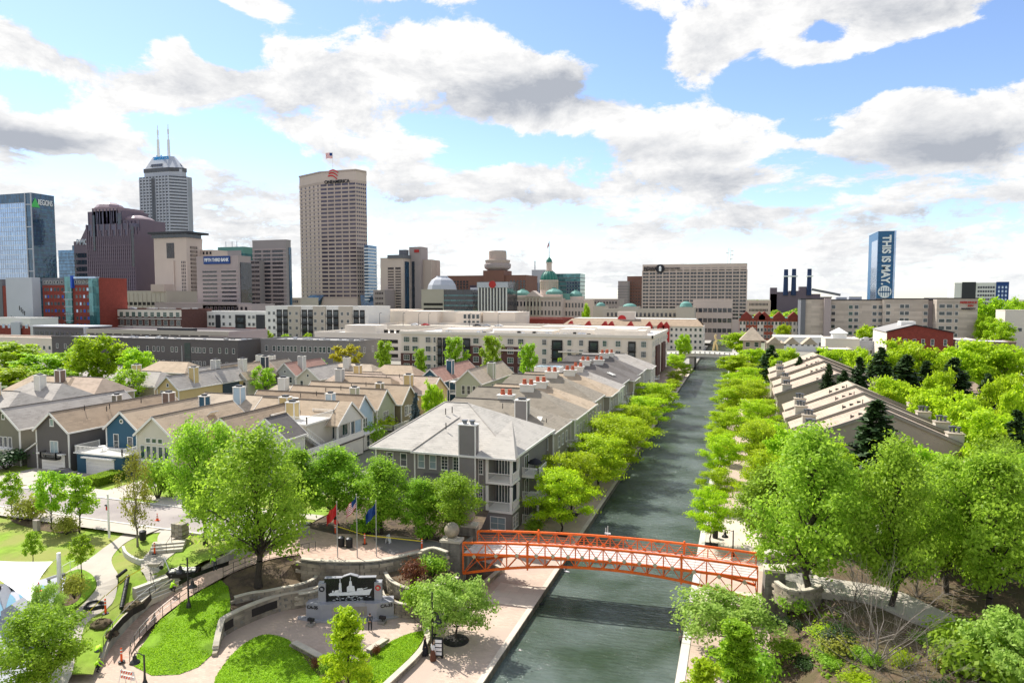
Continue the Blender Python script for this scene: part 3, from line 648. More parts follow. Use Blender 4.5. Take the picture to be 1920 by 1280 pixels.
for sx,em in ((-1,'cloth_dark'),(1,'red_paint')):
    b=MB();b.box(sx*ppx-.34,.55,1.55,sx*ppx+.34,1.25,3.35);pl=L_(b,'pillar','marble_gray')
    b=MB();b.tube((sx*ppx,.55,2.85),(sx*ppx,.50,2.85),.26,n=20);e=L_(b,'emblem',em,pl)
    b=MB();b.tube((sx*ppx,.498,2.85),(sx*ppx,.485,2.85),.13,n=12);b.tube((sx*ppx-.12,.494,2.95),(sx*ppx+.13,.49,2.76),.05,n=5);L_(b,'emblem_figure','gusset_pale' if sx>0 else 'marble_gray',pl)
bp=MB();px_=ppx-.2
prof=[(-px_,1.5),(px_,1.5),(px_,3.75),(px_*.32,3.75),(px_*.28,3.85),(0,4.05),(-px_*.28,3.85),(-px_*.32,3.75),(-px_,3.75)]
bp.add([(x,.75,z) for x,z in prof]+[(x,1.15,z) for x,z in prof],[tuple(range(9)),tuple(range(17,8,-1))]+[((i+1) % 9,i,9+i,9+(i+1) % 9) for i in range(9)])
panel=L_(bp,'black_panel','black_granite')
b=MB()
for i in range(2,8):b.bar((prof[i][0],.95,prof[i][1]+.02),(prof[i+1][0] if i+1<9 else prof[0][0],.95,(prof[(i+1) % 9][1])+.02),.44,.06)
L_(b,'panel_edge','marble_gray',panel)
b=MB();s=px_/3.0
def shp(pts,y=.735):b.add([(x*s,y,2.1+z*s) for x,z in pts]+[(x*s,.752,2.1+z*s) for x,z in pts],[tuple(range(len(pts)))]+[(i,(i+1) % len(pts),len(pts)+(i+1) % len(pts),len(pts)+i)[::-1] for i in range(len(pts))])
shp([(-2.55,.2),(-2.45,0),(2.2,0),(2.4,.5),(2.55,.75),(1.0,.52),(-.2,.38),(-2.3,.34)])
for pts in ([(-1.9,.35),(-1.1,.38),(-1.2,.7),(-1.8,.62)],[(-1.35,.4),(-1.0,.4),(-1.05,1.5),(-1.3,1.5)],[(-.4,.42),(.55,.48),(.45,1.1),(.2,1.15),(.15,1.7),(-.1,1.7),(-.15,1.2),(-.4,1.0)],[(-1.22,1.5),(-1.14,1.5),(-1.14,2.0),(-1.22,2.0)],[(-.02,1.7),(.06,1.7),(.06,2.2),(-.02,2.2)],[(.75,.5),(1.5,.6),(1.4,.85),(.8,.8)],[(1.45,.68),(2.0,.86),(2.0,.92),(1.45,.76)],[(-2.15,.38),(-1.9,.38),(-1.95,.6),(-2.1,.6)]):shp(pts)
L_(b,'ship_relief','engraved_white',panel)
b=MB()
for i in range(34):
    x=rnd.uniform(-2.2,2.2);z=rnd.uniform(-.6,-.12);w=rnd.uniform(.15,.45);shp([(x,z),(x+w*.5,z-.03),(x+w,z),(x+w*.5,z+.035)])
L_(b,'wave_relief','engraved_white',panel)
for sx in (-1,1):
    o=text(None,'CA-35',(0,0,0),.42,'bronze_plate',bold=.02,extrude=.02);o.parent=mon
    a0=math.atan2(.43,k*.31)*sx;o.location=(sx*k*.70,.235-.02+.0,1.25);o.rotation_euler=(math.pi/2,0,a0)
for u,v in ((583,1172),(717,1168)):
    p=G(u,v,0);t=thing('floodlight','black floodlight on a small stone block at the %s foot of the memorial' % ('left' if u<600 else 'right'),'floodlight',p)
    b=MB();b.prism([(p[0]-.35,p[1]-.3),(p[0]+.35,p[1]-.3),(p[0]+.3,p[1]+.3),(p[0]-.3,p[1]+.3)],0,.2);b.build('block','gray_stone_block',t)
    b=MB();b.tube((p[0],p[1],.2),(p[0],p[1],.45),.05);b.box(p[0]-.3,p[1]-.12,.42,p[0]+.3,p[1]+.16,.68);b.build('lamp_head','black_metal',t)
p=G(716,1136,0);t=thing('stone_bollard','short stone block with two white marker posts behind the right end of the memorial','bollard',p)
b=MB();b.box(p[0]-.3,p[1]-.3,0,p[0]+.3,p[1]+.3,.8);b.build('block','stone',t)
for dx in (-.17,.17):
    b=MB();b.tube((p[0]+dx,p[1],.8),(p[0]+dx,p[1],1.2),.05);b.build('post','white_paint',t)

# ------------------------------------------------------------------ the orange footbridge
ZT=4.95
NA,NB=Vector(G(868,1017,ZT)),Vector(G(1421,1063,ZT));FA,FB=Vector(G(895,995,ZT)),Vector(G(1418,1037,ZT))
br=thing('footbridge','bright orange arched steel truss footbridge crossing the canal','bridge',((NA.x+NB.x)/2,(NA.y+FA.y)/2,3.7))
def bz(t,which):
    a=4*t*(1-t)
    return {'top':ZT+.52*a,'deck':ZT-1.22+.5*a,'bot':1.75+1.72*a}[which]
tpx=[870,910,950,989,1022,1052,1079,1105,1131,1157,1185,1213,1244,1278,1325,1373,1420]
def t_of(u):
    lo,hi=0.0,1.0
    for _ in range(40):
        mt_=(lo+hi)/2;p=NA.lerp(NB,mt_);q=p;
        # project
        d=(q.x,q.y,bz(mt_,'top')-CAM_H);fw=(-_s*_cp,_c*_cp,-_sp)
        c=sum(d[i]*fw[i] for i in range(3));a=d[0]*_c+d[1]*_s
        if 960+F_PX*a/c<u:lo=mt_
        else:hi=mt_
    return (lo+hi)/2
TS=[t_of(u) for u in tpx];TS[0]=0.0;TS[-1]=1.0
for A,B,nm in ((NA,NB,'near'),(FA,FB,'far')):
    P=lambda t,w:(A.x+(B.x-A.x)*t,A.y+(B.y-A.y)*t,bz(t,w))
    tt=[i/28 for i in range(29)]
    for w_,hh,ww in (('top',.20,.17),('deck',.24,.14),('bot',.22,.16)):
        q=MB()
        for a,b in zip(tt[:-1],tt[1:]):q.bar(P(a,w_),P(b,w_),ww,hh)
        q.build({'top':'top_chord','deck':'deck_beam','bot':'bottom_chord'}[w_],'bridge_orange',br)
    for i,t_ in enumerate(TS):
        thick=i in (3,13);q=MB();q.bar(P(t_,'bot'),P(t_,'top'),.2 if thick else .1,.2 if thick else .12)
        if thick:q.tube((P(t_,'top')[0],P(t_,'top')[1],P(t_,'bot')[2]-.3),(P(t_,'top')[0],P(t_,'top')[1],P(t_,'top')[2]+.3),.09,n=8)
        q.build('post','bridge_orange',br)
    for a,b in zip(TS[:-1],TS[1:]):
        for w0,w1 in (('top','bot'),('bot','top')):
            q=MB();q.bar(P(a,w0),P(b,w1),.055,.07);q.build('brace','bridge_orange',br)
        c=[(P(a,'top')[i]+P(b,'bot')[i])/2 for i in range(3)]
        q=MB();q.box(-.17,-.06,-.17,.17,.0,.17);me=q.mesh('gusset_plate','gusset_pale' if nm=='near' else 'bridge_orange')
        o=inst('gusset_plate',me,br,(c[0],c[1]-.03,c[2]));o.rotation_euler=(0,R(45),0)
    q=MB()
    for dz in (.35,.6,.85):
        for a,b in zip(tt[:-1],tt[1:]):
            pa,pb=P(a,'deck'),P(b,'deck');yy=.14 if nm=='near' else -.14;q.bar((pa[0],pa[1]+yy,pa[2]+dz),(pb[0],pb[1]+yy,pb[2]+dz),.03,.03)
    q.build('handrail','bridge_orange' if nm=='far' else 'gusset_pale',br)
q=MB();nd=40
for i in range(nd):
    a,b=i/nd,(i+1)/nd-.0008
    def DP(t,s_,dz=0):
        x=NA.lerp(NB,t).lerp(FA.lerp(FB,t),s_);return (x.x,x.y,bz(t,'deck')+.12+dz)
    vs=[DP(a,.03),DP(b,.03),DP(b,.97),DP(a,.97)];lo=[DP(a,.03,-.1),DP(b,.03,-.1),DP(b,.97,-.1),DP(a,.97,-.1)]
    q=MB();q.add(vs+lo,[(0,1,2,3),(7,6,5,4),(0,4,5,1),(2,6,7,3),(1,5,6,2),(3,7,4,0)]);q.build('deck_panel','deck_pale',br)
for t_ in TS:
    x=NA.lerp(NB,t_);y=FA.lerp(FB,t_);q=MB();q.bar((x.x,x.y,bz(t_,'deck')-.05),(y.x,y.y,bz(t_,'deck')-.05),.1,.2);q.build('cross_beam','bridge_orange',br)
    q=MB();q.bar((x.x,x.y,bz(t_,'bot')),(y.x,y.y,bz(t_,'bot')),.1,.12);q.build('cross_beam','bridge_orange',br)
q=MB();x=FA.lerp(FB,.49);q.tube((x.x,x.y,bz(.49,'top')),(x.x,x.y,bz(.49,'top')+1.1),.03);q.box(x.x-.3,x.y-.05,bz(.49,'top')+.25,x.x+.3,x.y+.05,bz(.49,'top')+.4);q.tube((x.x-.2,x.y,bz(.49,'top')+.3),(x.x-.2,x.y,bz(.49,'top')+.9),.025);q.build('sensor_mast','white_paint',br)
def pier(cx,cy,w,d,h,label,ball=True,rz=0.0,z0=-.1):
    t=thing('bridge_pier',label,'pier',(cx,cy,z0),rz=rz);nb=7
    for i in range(nb):
        f0=1+.32*(1-i/nb);q=MB();z=h*i/nb;f1=1+.32*(1-(i+1)/nb)
        a,b_=w/2*f0,d/2*f0;c,e=w/2*f1,d/2*f1;zz=h*(i+1)/nb-.02
        q.add([(-a,-b_,z),(a,-b_,z),(a,b_,z),(-a,b_,z),(-c,-e,zz),(c,-e,zz),(c,e,zz),(-c,e,zz)],[(0,1,5,4),(1,2,6,5),(2,3,7,6),(3,0,4,7),(4,5,6,7)]);q.build('stone','pier_stone',t,world=False)
    q=MB();q.box(-w/2-.12,-d/2-.12,h-.02,w/2+.12,d/2+.12,h+.22);q.box(-.5,-.5,h+.22,.5,.5,h+.36);q.build('cap','stone_cap',t,world=False)
    if ball:
        rr=.80;q=MB();q.lathe([(max(.01,rr*math.sin(a)),h+.34+rr-rr*math.cos(a)) for a in [math.pi*i/14 for i in range(15)]],22);q.build('stone_ball','ball_stone',t,smooth=True,world=False)
    return t
pier(-28.1,64.2,2.0,1.2,4.75,'near stone pier with a big stone ball at the left end of the orange bridge',rz=R(5))
pier(-28.3,69.2,2.0,1.2,4.75,'far stone pier with a stone ball, half hidden behind the near one',rz=R(5))
pier(3.5,66.6,1.7,1.2,4.8,'near stone pier without a ball at the right end of the orange bridge',ball=False,rz=R(5))
pier(3.7,70.6,1.7,1.2,4.8,'far stone pier under the tree at the right end of the orange bridge',ball=False,rz=R(5))
# abutments
q=MB();q.prism([(-30.5,63.9),(-27.3,64.6),(-27.5,69.0),(-30.8,69)],0,ZU-.04);struct(q.build('bridge_abutment','pier_stone'))
q=MB();q.prism([(3.2,67.0),(7,66.6),(7,71),(3.2,70.8)],0,3.66);struct(q.build('bridge_abutment','pier_stone'))
for pts,lab in (([(1455,1092),(1480,1108),(1515,1108),(1540,1098)],'curved stone parapet in front of the landing at the right end of the bridge'),
                 ([(1460,1063),(1490,1060),(1516,1066)],'low stone wall behind the landing at the right end of the bridge')):
    stone_wall('parapet',lab,smooth_curve([G2(u,v,4.1) for u,v in pts],3),2.4,4.2,sl=.9,sh=.3,th=.35)
pth=[(1455,1095),(1455,1068),(1500,1070),(1560,1083),(1640,1095),(1700,1112),(1760,1140),(1850,1175),(1990,1210),(1990,1250),(1860,1200),(1760,1170),(1690,1150),(1620,1125),(1540,1108),(1500,1108)]
pts=smooth_curve([G(u,v,3.7) for u,v in pth],3,True)
sheet('path',pts,'path_concrete',-.05,3.0,th=.6)
# ------------------------------------------------------------------ house materials
def roofm(n,c,v=.06):mat(n,c,.95,v,.7,kind='brickish',bw=.9,bh=.17,ms=.012,b1=.84,b2=1.12,mo=.72,patch=tuple(q*1.07 for q in c),pscale=.5)
roofm('roof_tan',(.42,.33,.235));roofm('roof_brown',(.33,.25,.175));roofm('roof_gray',(.37,.34,.305));roofm('roof_red',(.38,.225,.18));roofm('roof_olive',(.27,.235,.185));roofm('roof_pale',(.44,.41,.365));roofm('roof_dark',(.15,.135,.125));roofm('roof_beige',(.43,.355,.27));roofm('roof_pinkish',(.42,.33,.255))
SID={'siding_olive':(.20,.185,.14),'siding_darkgray':(.115,.105,.10),'siding_blue':(.035,.10,.155),'siding_cream':(.60,.56,.47),'siding_yellow':(.60,.46,.22),'siding_white':(.66,.64,.58),'siding_lightblue':(.42,.54,.62),'siding_palegreen':(.42,.44,.31),'siding_khaki':(.26,.22,.13),'siding_gray':(.22,.205,.195),'siding_navy':(.045,.065,.08),'siding_tan':(.42,.36,.28),'siding_greige':(.32,.29,.24),'siding_palegray':(.47,.47,.45),'siding_brown':(.20,.14,.11)}
for n_,c_ in SID.items():mat(n_,c_,.75,.05,.8,kind='siding')
mat('ridge_dark',(.07,.06,.055),.9,.1);mat('flue_metal',(.16,.17,.19),.4,.1,3,metal=.5);mat('chimney_pot',(.42,.105,.055),.8,.15,4)
mat('garage_white',(.72,.70,.66),.6,.03,1);mat('balcony_gray',(.42,.42,.44),.6,.05,2);mat('shade_and_black',(.03,.028,.026),.9,.2,2);mat('stucco_pale',(.50,.46,.39),.85,.05,1)  # near-black one: shade painted into openings and recesses, also plain black parts
WM={}
def win_meshes(w,h,mx,mz,fr,gl,fw_=.09):
    k=(round(w,2),round(h,2),mx,mz,fr,gl,fw_)
    if k in WM:return WM[k]
    b=MB();b.box(-w/2-fw_,-.07,-fw_,-w/2,.0,h+fw_);b.box(w/2,-.07,-fw_,w/2+fw_,.0,h+fw_);b.box(-w/2,-.07,-fw_,w/2,.0,0);b.box(-w/2,-.07,h,w/2,.0,h+fw_)
    b.box(-w/2-fw_-.04,-.12,-fw_-.05,w/2+fw_+.04,.0,-fw_)
    for i in range(1,mx):x=-w/2+w*i/mx;b.box(x-.022,-.055,0,x+.022,.0,h)
    for i in range(1,mz):z=h*i/mz;b.box(-w/2,-.05,z-.022,w/2,.0,z+.022)
    p=MB();p.box(-w/2,-.02,0,w/2,-.004,h)
    WM[k]=(b.mesh('window',fr),p.mesh('pane',gl));return WM[k]
FACE={'N':0.0,'W':math.pi/2,'S':math.pi,'E':-math.pi/2}   # N faces the camera (-Y), W faces +X
def window(par,x,y,z,w,h,face='N',mx=1,mz=2,fr='white_trim',gl='pane',name='window',fw_=.09):
    a,b=win_meshes(w,h,mx,mz,fr,gl,fw_);rz=FACE[face] if isinstance(face,str) else face
    o=inst(name,a,par,(x,y,z),rz);c=bpy.data.objects.new('pane',b);COL.objects.link(c);c.parent=o;return o
def chimney(par,x,y,z0,z1,w,d,m,cap='white_trim',top='flue',capm='black_metal'):
    b=MB();b.box(x-w/2,y-d/2,z0,x+w/2,y+d/2,z1);c=b.build('chimney',m,par)
    b=MB()
    for sx in (-1,1):
        for sy in (-1,1):b.box(x+sx*w/2-.07,y+sy*d/2-.07,z0,x+sx*w/2+.07,y+sy*d/2+.07,z1)
    b.box(x-w/2-.12,y-d/2-.12,z1,x+w/2+.12,y+d/2+.12,z1+.14);b.build('trim',cap,c)
    if top=='flue':
        b=MB();b.box(x-w*.28,y-d*.28,z1+.14,x+w*.28,y+d*.28,z1+.34);b.box(x-w*.36,y-d*.36,z1+.34,x+w*.36,y+d*.36,z1+.42);b.build('chimney_cap',capm,c)
    return c
def house(name,label,x0,x1,y0,y1,zb,ze,zr,axis,wm,rm,over=.35,group=None,hip=None,cat='house',trim='white_trim',ridge=True):
    """gabled (or hipped: hip = run at the ends) block, ridge along X or Y"""
    cx,cy=(x0+x1)/2,(y0+y1)/2
    t=thing(name,label,cat,(cx,cy,zb),group)
    a0,a1,b0,b1=(x0,x1,y0,y1) if axis=='Y' else (y0,y1,x0,x1)     # a across, b along the ridge
    am=(a0+a1)/2;P=(lambda a,b,z:(a,b,z)) if axis=='Y' else (lambda a,b,z:(b,a,z))
    h0,h1=(hip if hip else (0,0))
    m=MB();fl=(lambda f:f) if axis=='Y' else (lambda f:tuple(reversed(f)))
    v=[P(a0,b0,zb),P(a1,b0,zb),P(a1,b1,zb),P(a0,b1,zb),P(a0,b0,ze),P(a1,b0,ze),P(a1,b1,ze),P(a0,b1,ze),P(am,b0,zr-.05),P(am,b1,zr-.05)]
    f=[fl((1,2,6,5)),fl((3,0,4,7)),fl((0,1,5,8,4) if h0==0 else (0,1,5,4)),fl((2,3,7,9,6) if h1==0 else (2,3,7,6))]
    m.add(v,f);m.build('wall',wm,t)
    sl=(zr-ze)/(am-a0);o=over;zo=ze-o*sl;e0=b0-o;e1=b1+o;th=.16
    r=MB();rb0=b0+h0 if h0 else e0;rb1=b1-h1 if h1 else e1
    for (s,ae) in ((-1,a0-o),(1,a1+o)):
        q=[P(ae,e0,zo),P(ae,e1,zo),P(am,rb1,zr),P(am,rb0,zr)]
        q2=[(x,y,z+th) for x,y,z in q];ff=[(4,5,6,7),(3,2,1,0),(0,1,5,4),(1,2,6,5),(3,0,4,7)]
        if (s==1)==(axis=='Y'):ff=[tuple(reversed(k)) for k in ff]
        ff=[tuple(reversed(k)) for k in ff]
        r.add(q+q2,ff)
    if h0:
        q=[P(a0-o,e0,zo),P(a1+o,e0,zo),P(am,rb0,zr)];r.add(q+[(x,y,z+th) for x,y,z in q],[fl((3,4,5)),fl((0,1,4,3))])
    if h1:
        q=[P(a1+o,e1,zo),P(a0-o,e1,zo),P(am,rb1,zr)];r.add(q+[(x,y,z+th) for x,y,z in q],[fl((3,4,5)),fl((0,1,4,3))])
    ro=r.build('roof',rm,t)
    tr=MB()
    for (bb,hh) in ((e0-.04,h0),(e1+.04,h1)):
        if hh==0:
            for ae in (a0-o,a1+o):tr.bar(P(ae,bb,zo+.03),P(am,bb,zr+.03),.08,.30)
    for ae in (a0-o-.05,a1+o+.05):tr.bar(P(ae,e0,zo+.05),P(ae,e1,zo+.05),.10,.22)
    for hh,bb in ((h0,e0-.05),(h1,e1+.05)):
        if hh:tr.bar(P(a0-o,bb,zo+.05),P(a1+o,bb,zo+.05),.10,.22)
    for a in (a0,a1):
        for b in (b0,b1):x,y,_=P(a,b,0);tr.box(x-.09,y-.09,zb,x+.09,y+.09,ze-.05)
    tr.build('trim',trim,t)
    if ridge:g=MB();g.bar(P(am,rb0,zr+th+.02),P(am,rb1,zr+th+.02),.26,.07);g.build('ridge_cap','ridge_dark',ro)
    t['_r']=0;del t['_r']
    return t,ro
def dormer(par,x,y,zb,w,d,h,wm,rm,face='N'):
    """small front gable on a roof slope"""
    t=MB();t.add([(x-w/2,y,zb),(x+w/2,y,zb),(x,y,zb+h),(x-w/2,y+d,zb),(x+w/2,y+d,zb),(x,y+d,zb+h)],[(0,1,2),(5,4,3)]);o=t.build('gable',wm,par)
    r=MB()
    for s in (-1,1):
        q=[(x+s*(w/2+.25),y-.25,zb-.1),(x+s*(w/2+.25),y+d,zb-.1),(x,y+d,zb+h+.06),(x,y-.25,zb+h+.06)];r.add(q+[(a,b,c+.12) for a,b,c in q],[(0,1,2,3),(7,6,5,4),(0,3,7,4)] if s>0 else [(3,2,1,0),(4,5,6,7),(4,7,3,0)])
    r.build('gable_roof',rm,o)
    q=MB()
    for s in (-1,1):q.bar((x+s*(w/2+.25),y-.3,zb-.05),(x,y-.3,zb+h+.12),.07,.2)
    q.build('trim','white_trim',o);return o
def vents(ro,pts,m='ridge_dark'):
    for x,y,z in pts:
        b=MB();b.tube((x,y,z-.3),(x,y,z+.55),.07,n=6);b.build('vent_pipe',m,ro)
def skylight(ro,x,y,z,w,d,slx,sly=0.0):
    b=MB();b.box(-w/2,-d/2,0,w/2,d/2,.14);me=b.mesh('skylight','white_trim');o=inst('skylight',me,ro,(x,y,z));o.rotation_euler=(math.atan(sly),-math.atan(slx),0)
    b=MB();b.box(-w/2+.1,-d/2+.1,.14,w/2-.1,d/2-.1,.17);return o
def garage(par,xc,y,zb,w=4.4,h=2.25):
    b=MB();b.box(xc-w/2-.22,y-.06,zb,xc-w/2,y,zb+h+.2);b.box(xc+w/2,y-.06,zb,xc+w/2+.22,y,zb+h+.2);b.box(xc-w/2,y-.06,zb+h,xc+w/2,y,zb+h+.2);b.box(xc-w/2-.5,y-.7,zb+h+.32,xc+w/2+.5,y-.0,zb+h+.50);f=b.build('garage_surround','white_trim',par)
    for i in range(4):
        b=MB();b.box(xc-w/2,y-.035,zb+h*i/4+.01,xc+w/2,y-.002,zb+h*(i+1)/4-.012);b.build('door_panel','garage_white',f)
def balustrade(par,pts,z,h=1.0,m='white_trim',sp=.16,name='railing'):
    b=MB();t=None
    for (x0,y0),(x1,y1) in zip(pts[:-1],pts[1:]):
        L=math.hypot(x1-x0,y1-y0);n=max(1,int(L/sp));b.bar((x0,y0,z+h),(x1,y1,z+h),.09,.07);b.bar((x0,y0,z+.1),(x1,y1,z+.1),.06,.06)
        for i in range(n+1):x=x0+(x1-x0)*i/n;y=y0+(y1-y0)*i/n;b.box(x-.018,y-.018,z+.1,x+.018,y+.018,z+h)
        for x,y in ((x0,y0),(x1,y1)):b.box(x-.06,y-.06,z,x+.06,y+.06,z+h+.08)
    o=b.build(name,m,par);o['kind']='stuff';return o
# ------------------------------------------------------------------ row of gabled houses fronting the street
A1,r1=house('townhouse','olive townhouse with a grey roof at the left edge, three narrow windows in its gable',-112.6,-105.8,75.2,97,ZU,9.7,12.5,'Y','siding_olive','roof_gray')
for dx in (-1.05,0,1.05):window(A1,-108.9+dx*.95,75.2,6.6,.62,1.5,'N',1,1)
window(A1,-109.2,75.2,11.0,.5,.7,'N',1,1);garage(A1,-109.4,75.2,ZU,3.6)
chimney(r1,-104.9,92,9,12.6,1.1,1.1,'siding_olive')
A2,r2=house('townhouse','dark grey townhouse with a white-framed french window and tiny black balcony over its garage',-101.9,-95.3,75,97.5,ZU,9.9,12.5,'Y','siding_darkgray','roof_brown')
window(A2,-98.3,75,6.1,1.5,2.1,'N',2,1,gl='pane_pale');window(A2,-98.6,75,10.6,.62,.95,'N',1,1,gl='pane_pale')
b=MB();b.box(-100.2,74.1,5.55,-97.0,75,5.7);o=b.build('balcony_floor','black_metal',A2);balustrade(A2,[(-100.2,75),(-100.2,74.15),(-97.0,74.15),(-97.0,75)],5.7,.95,'black_metal',.13,'balcony_railing')
garage(A2,-98.6,75,ZU,4.3);b=MB();b.add([(-104.2,75,ZU),(-101.9,75,ZU),(-101.9,75,7.6),(-104.2,75,6.3),(-104.2,82,ZU),(-101.9,82,ZU),(-101.9,82,7.6),(-104.2,82,6.3)],[(0,1,2,3),(4,7,6,5),(0,3,7,4)]);b.build('side_wing','siding_darkgray',A2);b=MB();b.bar((-104.5,78.5,6.2),(-101.8,78.5,7.8),7.6,.14);b.build('wing_roof','white_trim',A2)
vents(r2,[(-98,80,12.4),(-97.4,84,12.1),(-96.9,83,11.9),(-97.2,90,12.2)]);chimney(r2,-95.2,94,9.5,13.2,1.4,1.4,'siding_brown')
A3,r3=house('townhouse','deep blue townhouse with a round gable window and a roof deck over its garage',-92.4,-86.1,79,95,ZU,10,12.5,'Y','siding_blue','roof_tan')
window(A3,-90.5,79,6.9,.85,2.1,'N',1,2);window(A3,-87.7,79,6.6,.9,2.1,'N',1,1)
b=MB();b.tube((-89.3,79,11.1),(-89.3,78.9,11.1),.36,n=16);o=b.build('round_window','white_trim',A3);b=MB();b.tube((-89.3,78.9,11.1),(-89.3,78.87,11.1),.22,n=16);b.build('pane','pane',o)
b=MB();b.box(-93.8,75,ZU,-84.9,79,6.75);b.build('garage_wall','siding_blue',A3);b=MB();b.box(-94.1,74.7,6.75,-84.6,79,6.95);b.build('deck_floor','white_trim',A3)
balustrade(A3,[(-94.0,79),(-94.0,74.8),(-84.7,74.8),(-84.7,79)],6.95,.95);garage(A3,-89.2,75,ZU,5.0);chimney(r3,-86.0,92.5,9.5,13.2,1.2,1.2,'siding_blue')
b=MB();b.lathe([(.02,0),(.03,0),(.03,.7),(.5,.72),(.5,.76),(.01,.76)],14,(-90.6,76.6,6.95));tag(b.build('deck_table','white_paint'),'round white table standing on the roof deck of the blue townhouse','table')
A4,r4=house('townhouse','cream townhouse whose gable is filled by a grid of tall green windows',-84.2,-77.6,77,93,ZU,9.9,12.5,'Y','siding_cream','roof_tan')
for i in range(5):window(A4,-83.15+i*1.12,77,6.2,.75,2.0,'N',1,1,gl='pane_green');window(A4,-83.15+i*1.12,77,5.35,.75,.4,'N',1,1,gl='pane_green')
for i in range(3):window(A4,-82.05+i*1.12,77,8.75,.75,.6,'N',1,1,gl='pane_green')
garage(A4,-81,77,ZU,4.6,2.1);skylight(r4,-78.9,86.5,11.6,1.1,1.7,.75)
A5,r5=house('townhouse','yellow townhouse with a long brown roof behind the leafy street trees',-73.6,-67.0,78.8,97,ZU,10,12.6,'Y','siding_yellow','roof_brown')
for dx in (-1.2,.9):window(A5,-70+dx,78.8,7.2,1.0,1.5,'N',2,2)
window(A5,-68.5,78.8,5.6,1.2,1.0,'N');chimney(r5,-66.9,90.5,9.5,13.4,1.5,1.3,'siding_yellow')
A6,r6=house('townhouse','white townhouse with a plain gable and a dark brown roof, left of the roof terrace',-67.8,-61.2,81.2,85.4,ZU,9.9,12.5,'Y','siding_white','roof_dark')
window(A6,-64.6,81.2,10.0,.9,1.1,'N',1,1,gl='pane_pale');window(A6,-62.6,81.2,8.6,.35,.35,'N',1,1);window(A6,-63,81.2,5.8,1.1,1.8,'N',2,1)
# white house with the stair and roof terrace
B1,q1=house('townhouse','white house with an outside stair climbing to a railed roof terrace',-77,-62.6,92.8,100.4,ZU,9.8,12.8,'X','siding_white','roof_tan')
b=MB();ym,sl_=96.6,3/3.8
for s_ in (-1,1):q=[(-62.3,ym+s_*4.15,9.52),(-59.9,ym+s_*4.15,9.52),(-59.9,ym,12.8),(-62.3,ym,12.8)];b.add(q+[(x,y,z+.16) for x,y,z in q],[(4,5,6,7),(3,2,1,0),(0,1,5,4),(1,2,6,5)] if s_<0 else [(7,6,5,4),(0,1,2,3),(4,5,1,0),(5,6,2,1)])
b.build('porch_gable_roof','roof_tan',q1);b=MB();b.add([(-60.2,92.8,9.7),(-60.2,100.4,9.7),(-60.2,ym,12.7)],[(0,1,2)]);b.box(-62.6,92.8,9.55,-60.25,100.4,9.7);b.build('gable','siding_white',B1)
b=MB();[b.bar((-59.88,ym+s_*4.2,9.5),(-59.88,ym,12.85),.08,.3) for s_ in (-1,1)];[b.box(-60.45,y-.13,6.6,-60.2,y+.13,9.6) for y in (92.9,96.6,100.3)];b.build('trim','white_trim',B1)
b=MB();b.box(-72,84.6,ZU,-60.2,92.8,6.4);b.box(-62.6,92.8,ZU,-60.2,100.4,6.4);b.build('lower_wall','siding_white',B1);b=MB();b.box(-72,84.4,6.4,-60.0,92.8,6.6);b.box(-62.6,92.8,6.4,-60.0,100.6,6.6);b.build('balcony_floor','ridge_dark',B1)
b=MB();b.box(-60.3,84.5,6.6,-60.12,100.5,7.55);b.box(-69,84.5,6.6,-60.3,84.65,7.55);b.build('parapet','white_trim',B1)
window(B1,-60.2,93.6,4.1,1.4,2.0,'W',2,3);window(B1,-60.2,89.0,4.3,.6,1.3,'W');window(B1,-62.6,98.6,7.0,1.5,2.2,'W',2,1,gl='pane_green')
for y in (94.2,95.2,96.2):window(B1,-62.6,y,7.0,.6,2.1,'W',1,1)
b=MB();b.box(-68.4,87.6,6.6,-62.4,94.5,10.5);b.build('terrace_wall','siding_cream',B1);b=MB();b.box(-68.8,87.3,10.5,-62.0,94.8,10.75);b.build('terrace_floor','white_trim',B1);balustrade(B1,[(-68.7,94.7),(-68.7,87.4),(-62.1,87.4),(-62.1,94.7),(-66,94.7)],10.75,1.05)
b=MB();b.box(-66.2,85.0,9.4,-62.2,87.3,9.6);[b.box(x-.12,85.05,6.6,x+.12,85.3,9.4) for x in (-66,-62.4)];b.build('stair_landing','white_trim',B1);balustrade(B1,[(-66.1,87.2),(-66.1,85.1),(-62.3,85.1)],9.6,1.0)
for i in range(10):b=MB();y=86.2+i*.42;b.box(-62.2,y,9.3-i*.29,-61.1,y+.43,9.4-i*.29);b.build('stair_tread','white_trim',B1)
b=MB()
for x in (-61.05,-62.25):b.bar((x,86.1,9.3),(x,90.4,6.5),.06,.3);b.bar((x,86.1,10.4),(x,90.4,7.6),.07,.1);[b.box(x-.02,86.2+i*.42,9.4-i*.28,x+.02,86.24+i*.42,10.35-i*.28) for i in range(11)]
o=b.build('stair_railing','white_trim',B1);o['kind']='stuff';chimney(q1,-70.5,93.6,9.5,13.6,1.5,1.3,'siding_yellow')
specB=[(-62.5,104.6,3.1,22,'siding_lightblue','roof_brown','light blue house with a white porch, its gable turned to the canal row',9.6,12.7),
         (-62.6,112.6,3.2,20,'siding_palegreen','roof_tan','pale green house with an arched triple window under its gable',9.7,12.7),
         (-61.5,119.9,3.2,22,'siding_khaki','roof_tan','khaki house with a white-framed window in its gable beside the blue spruce',9.6,12.6),
         (-62.3,135.5,4.6,24,'siding_yellow','roof_pinkish','yellow house with a wide beige roof and a yellow chimney',9.4,12.5)]
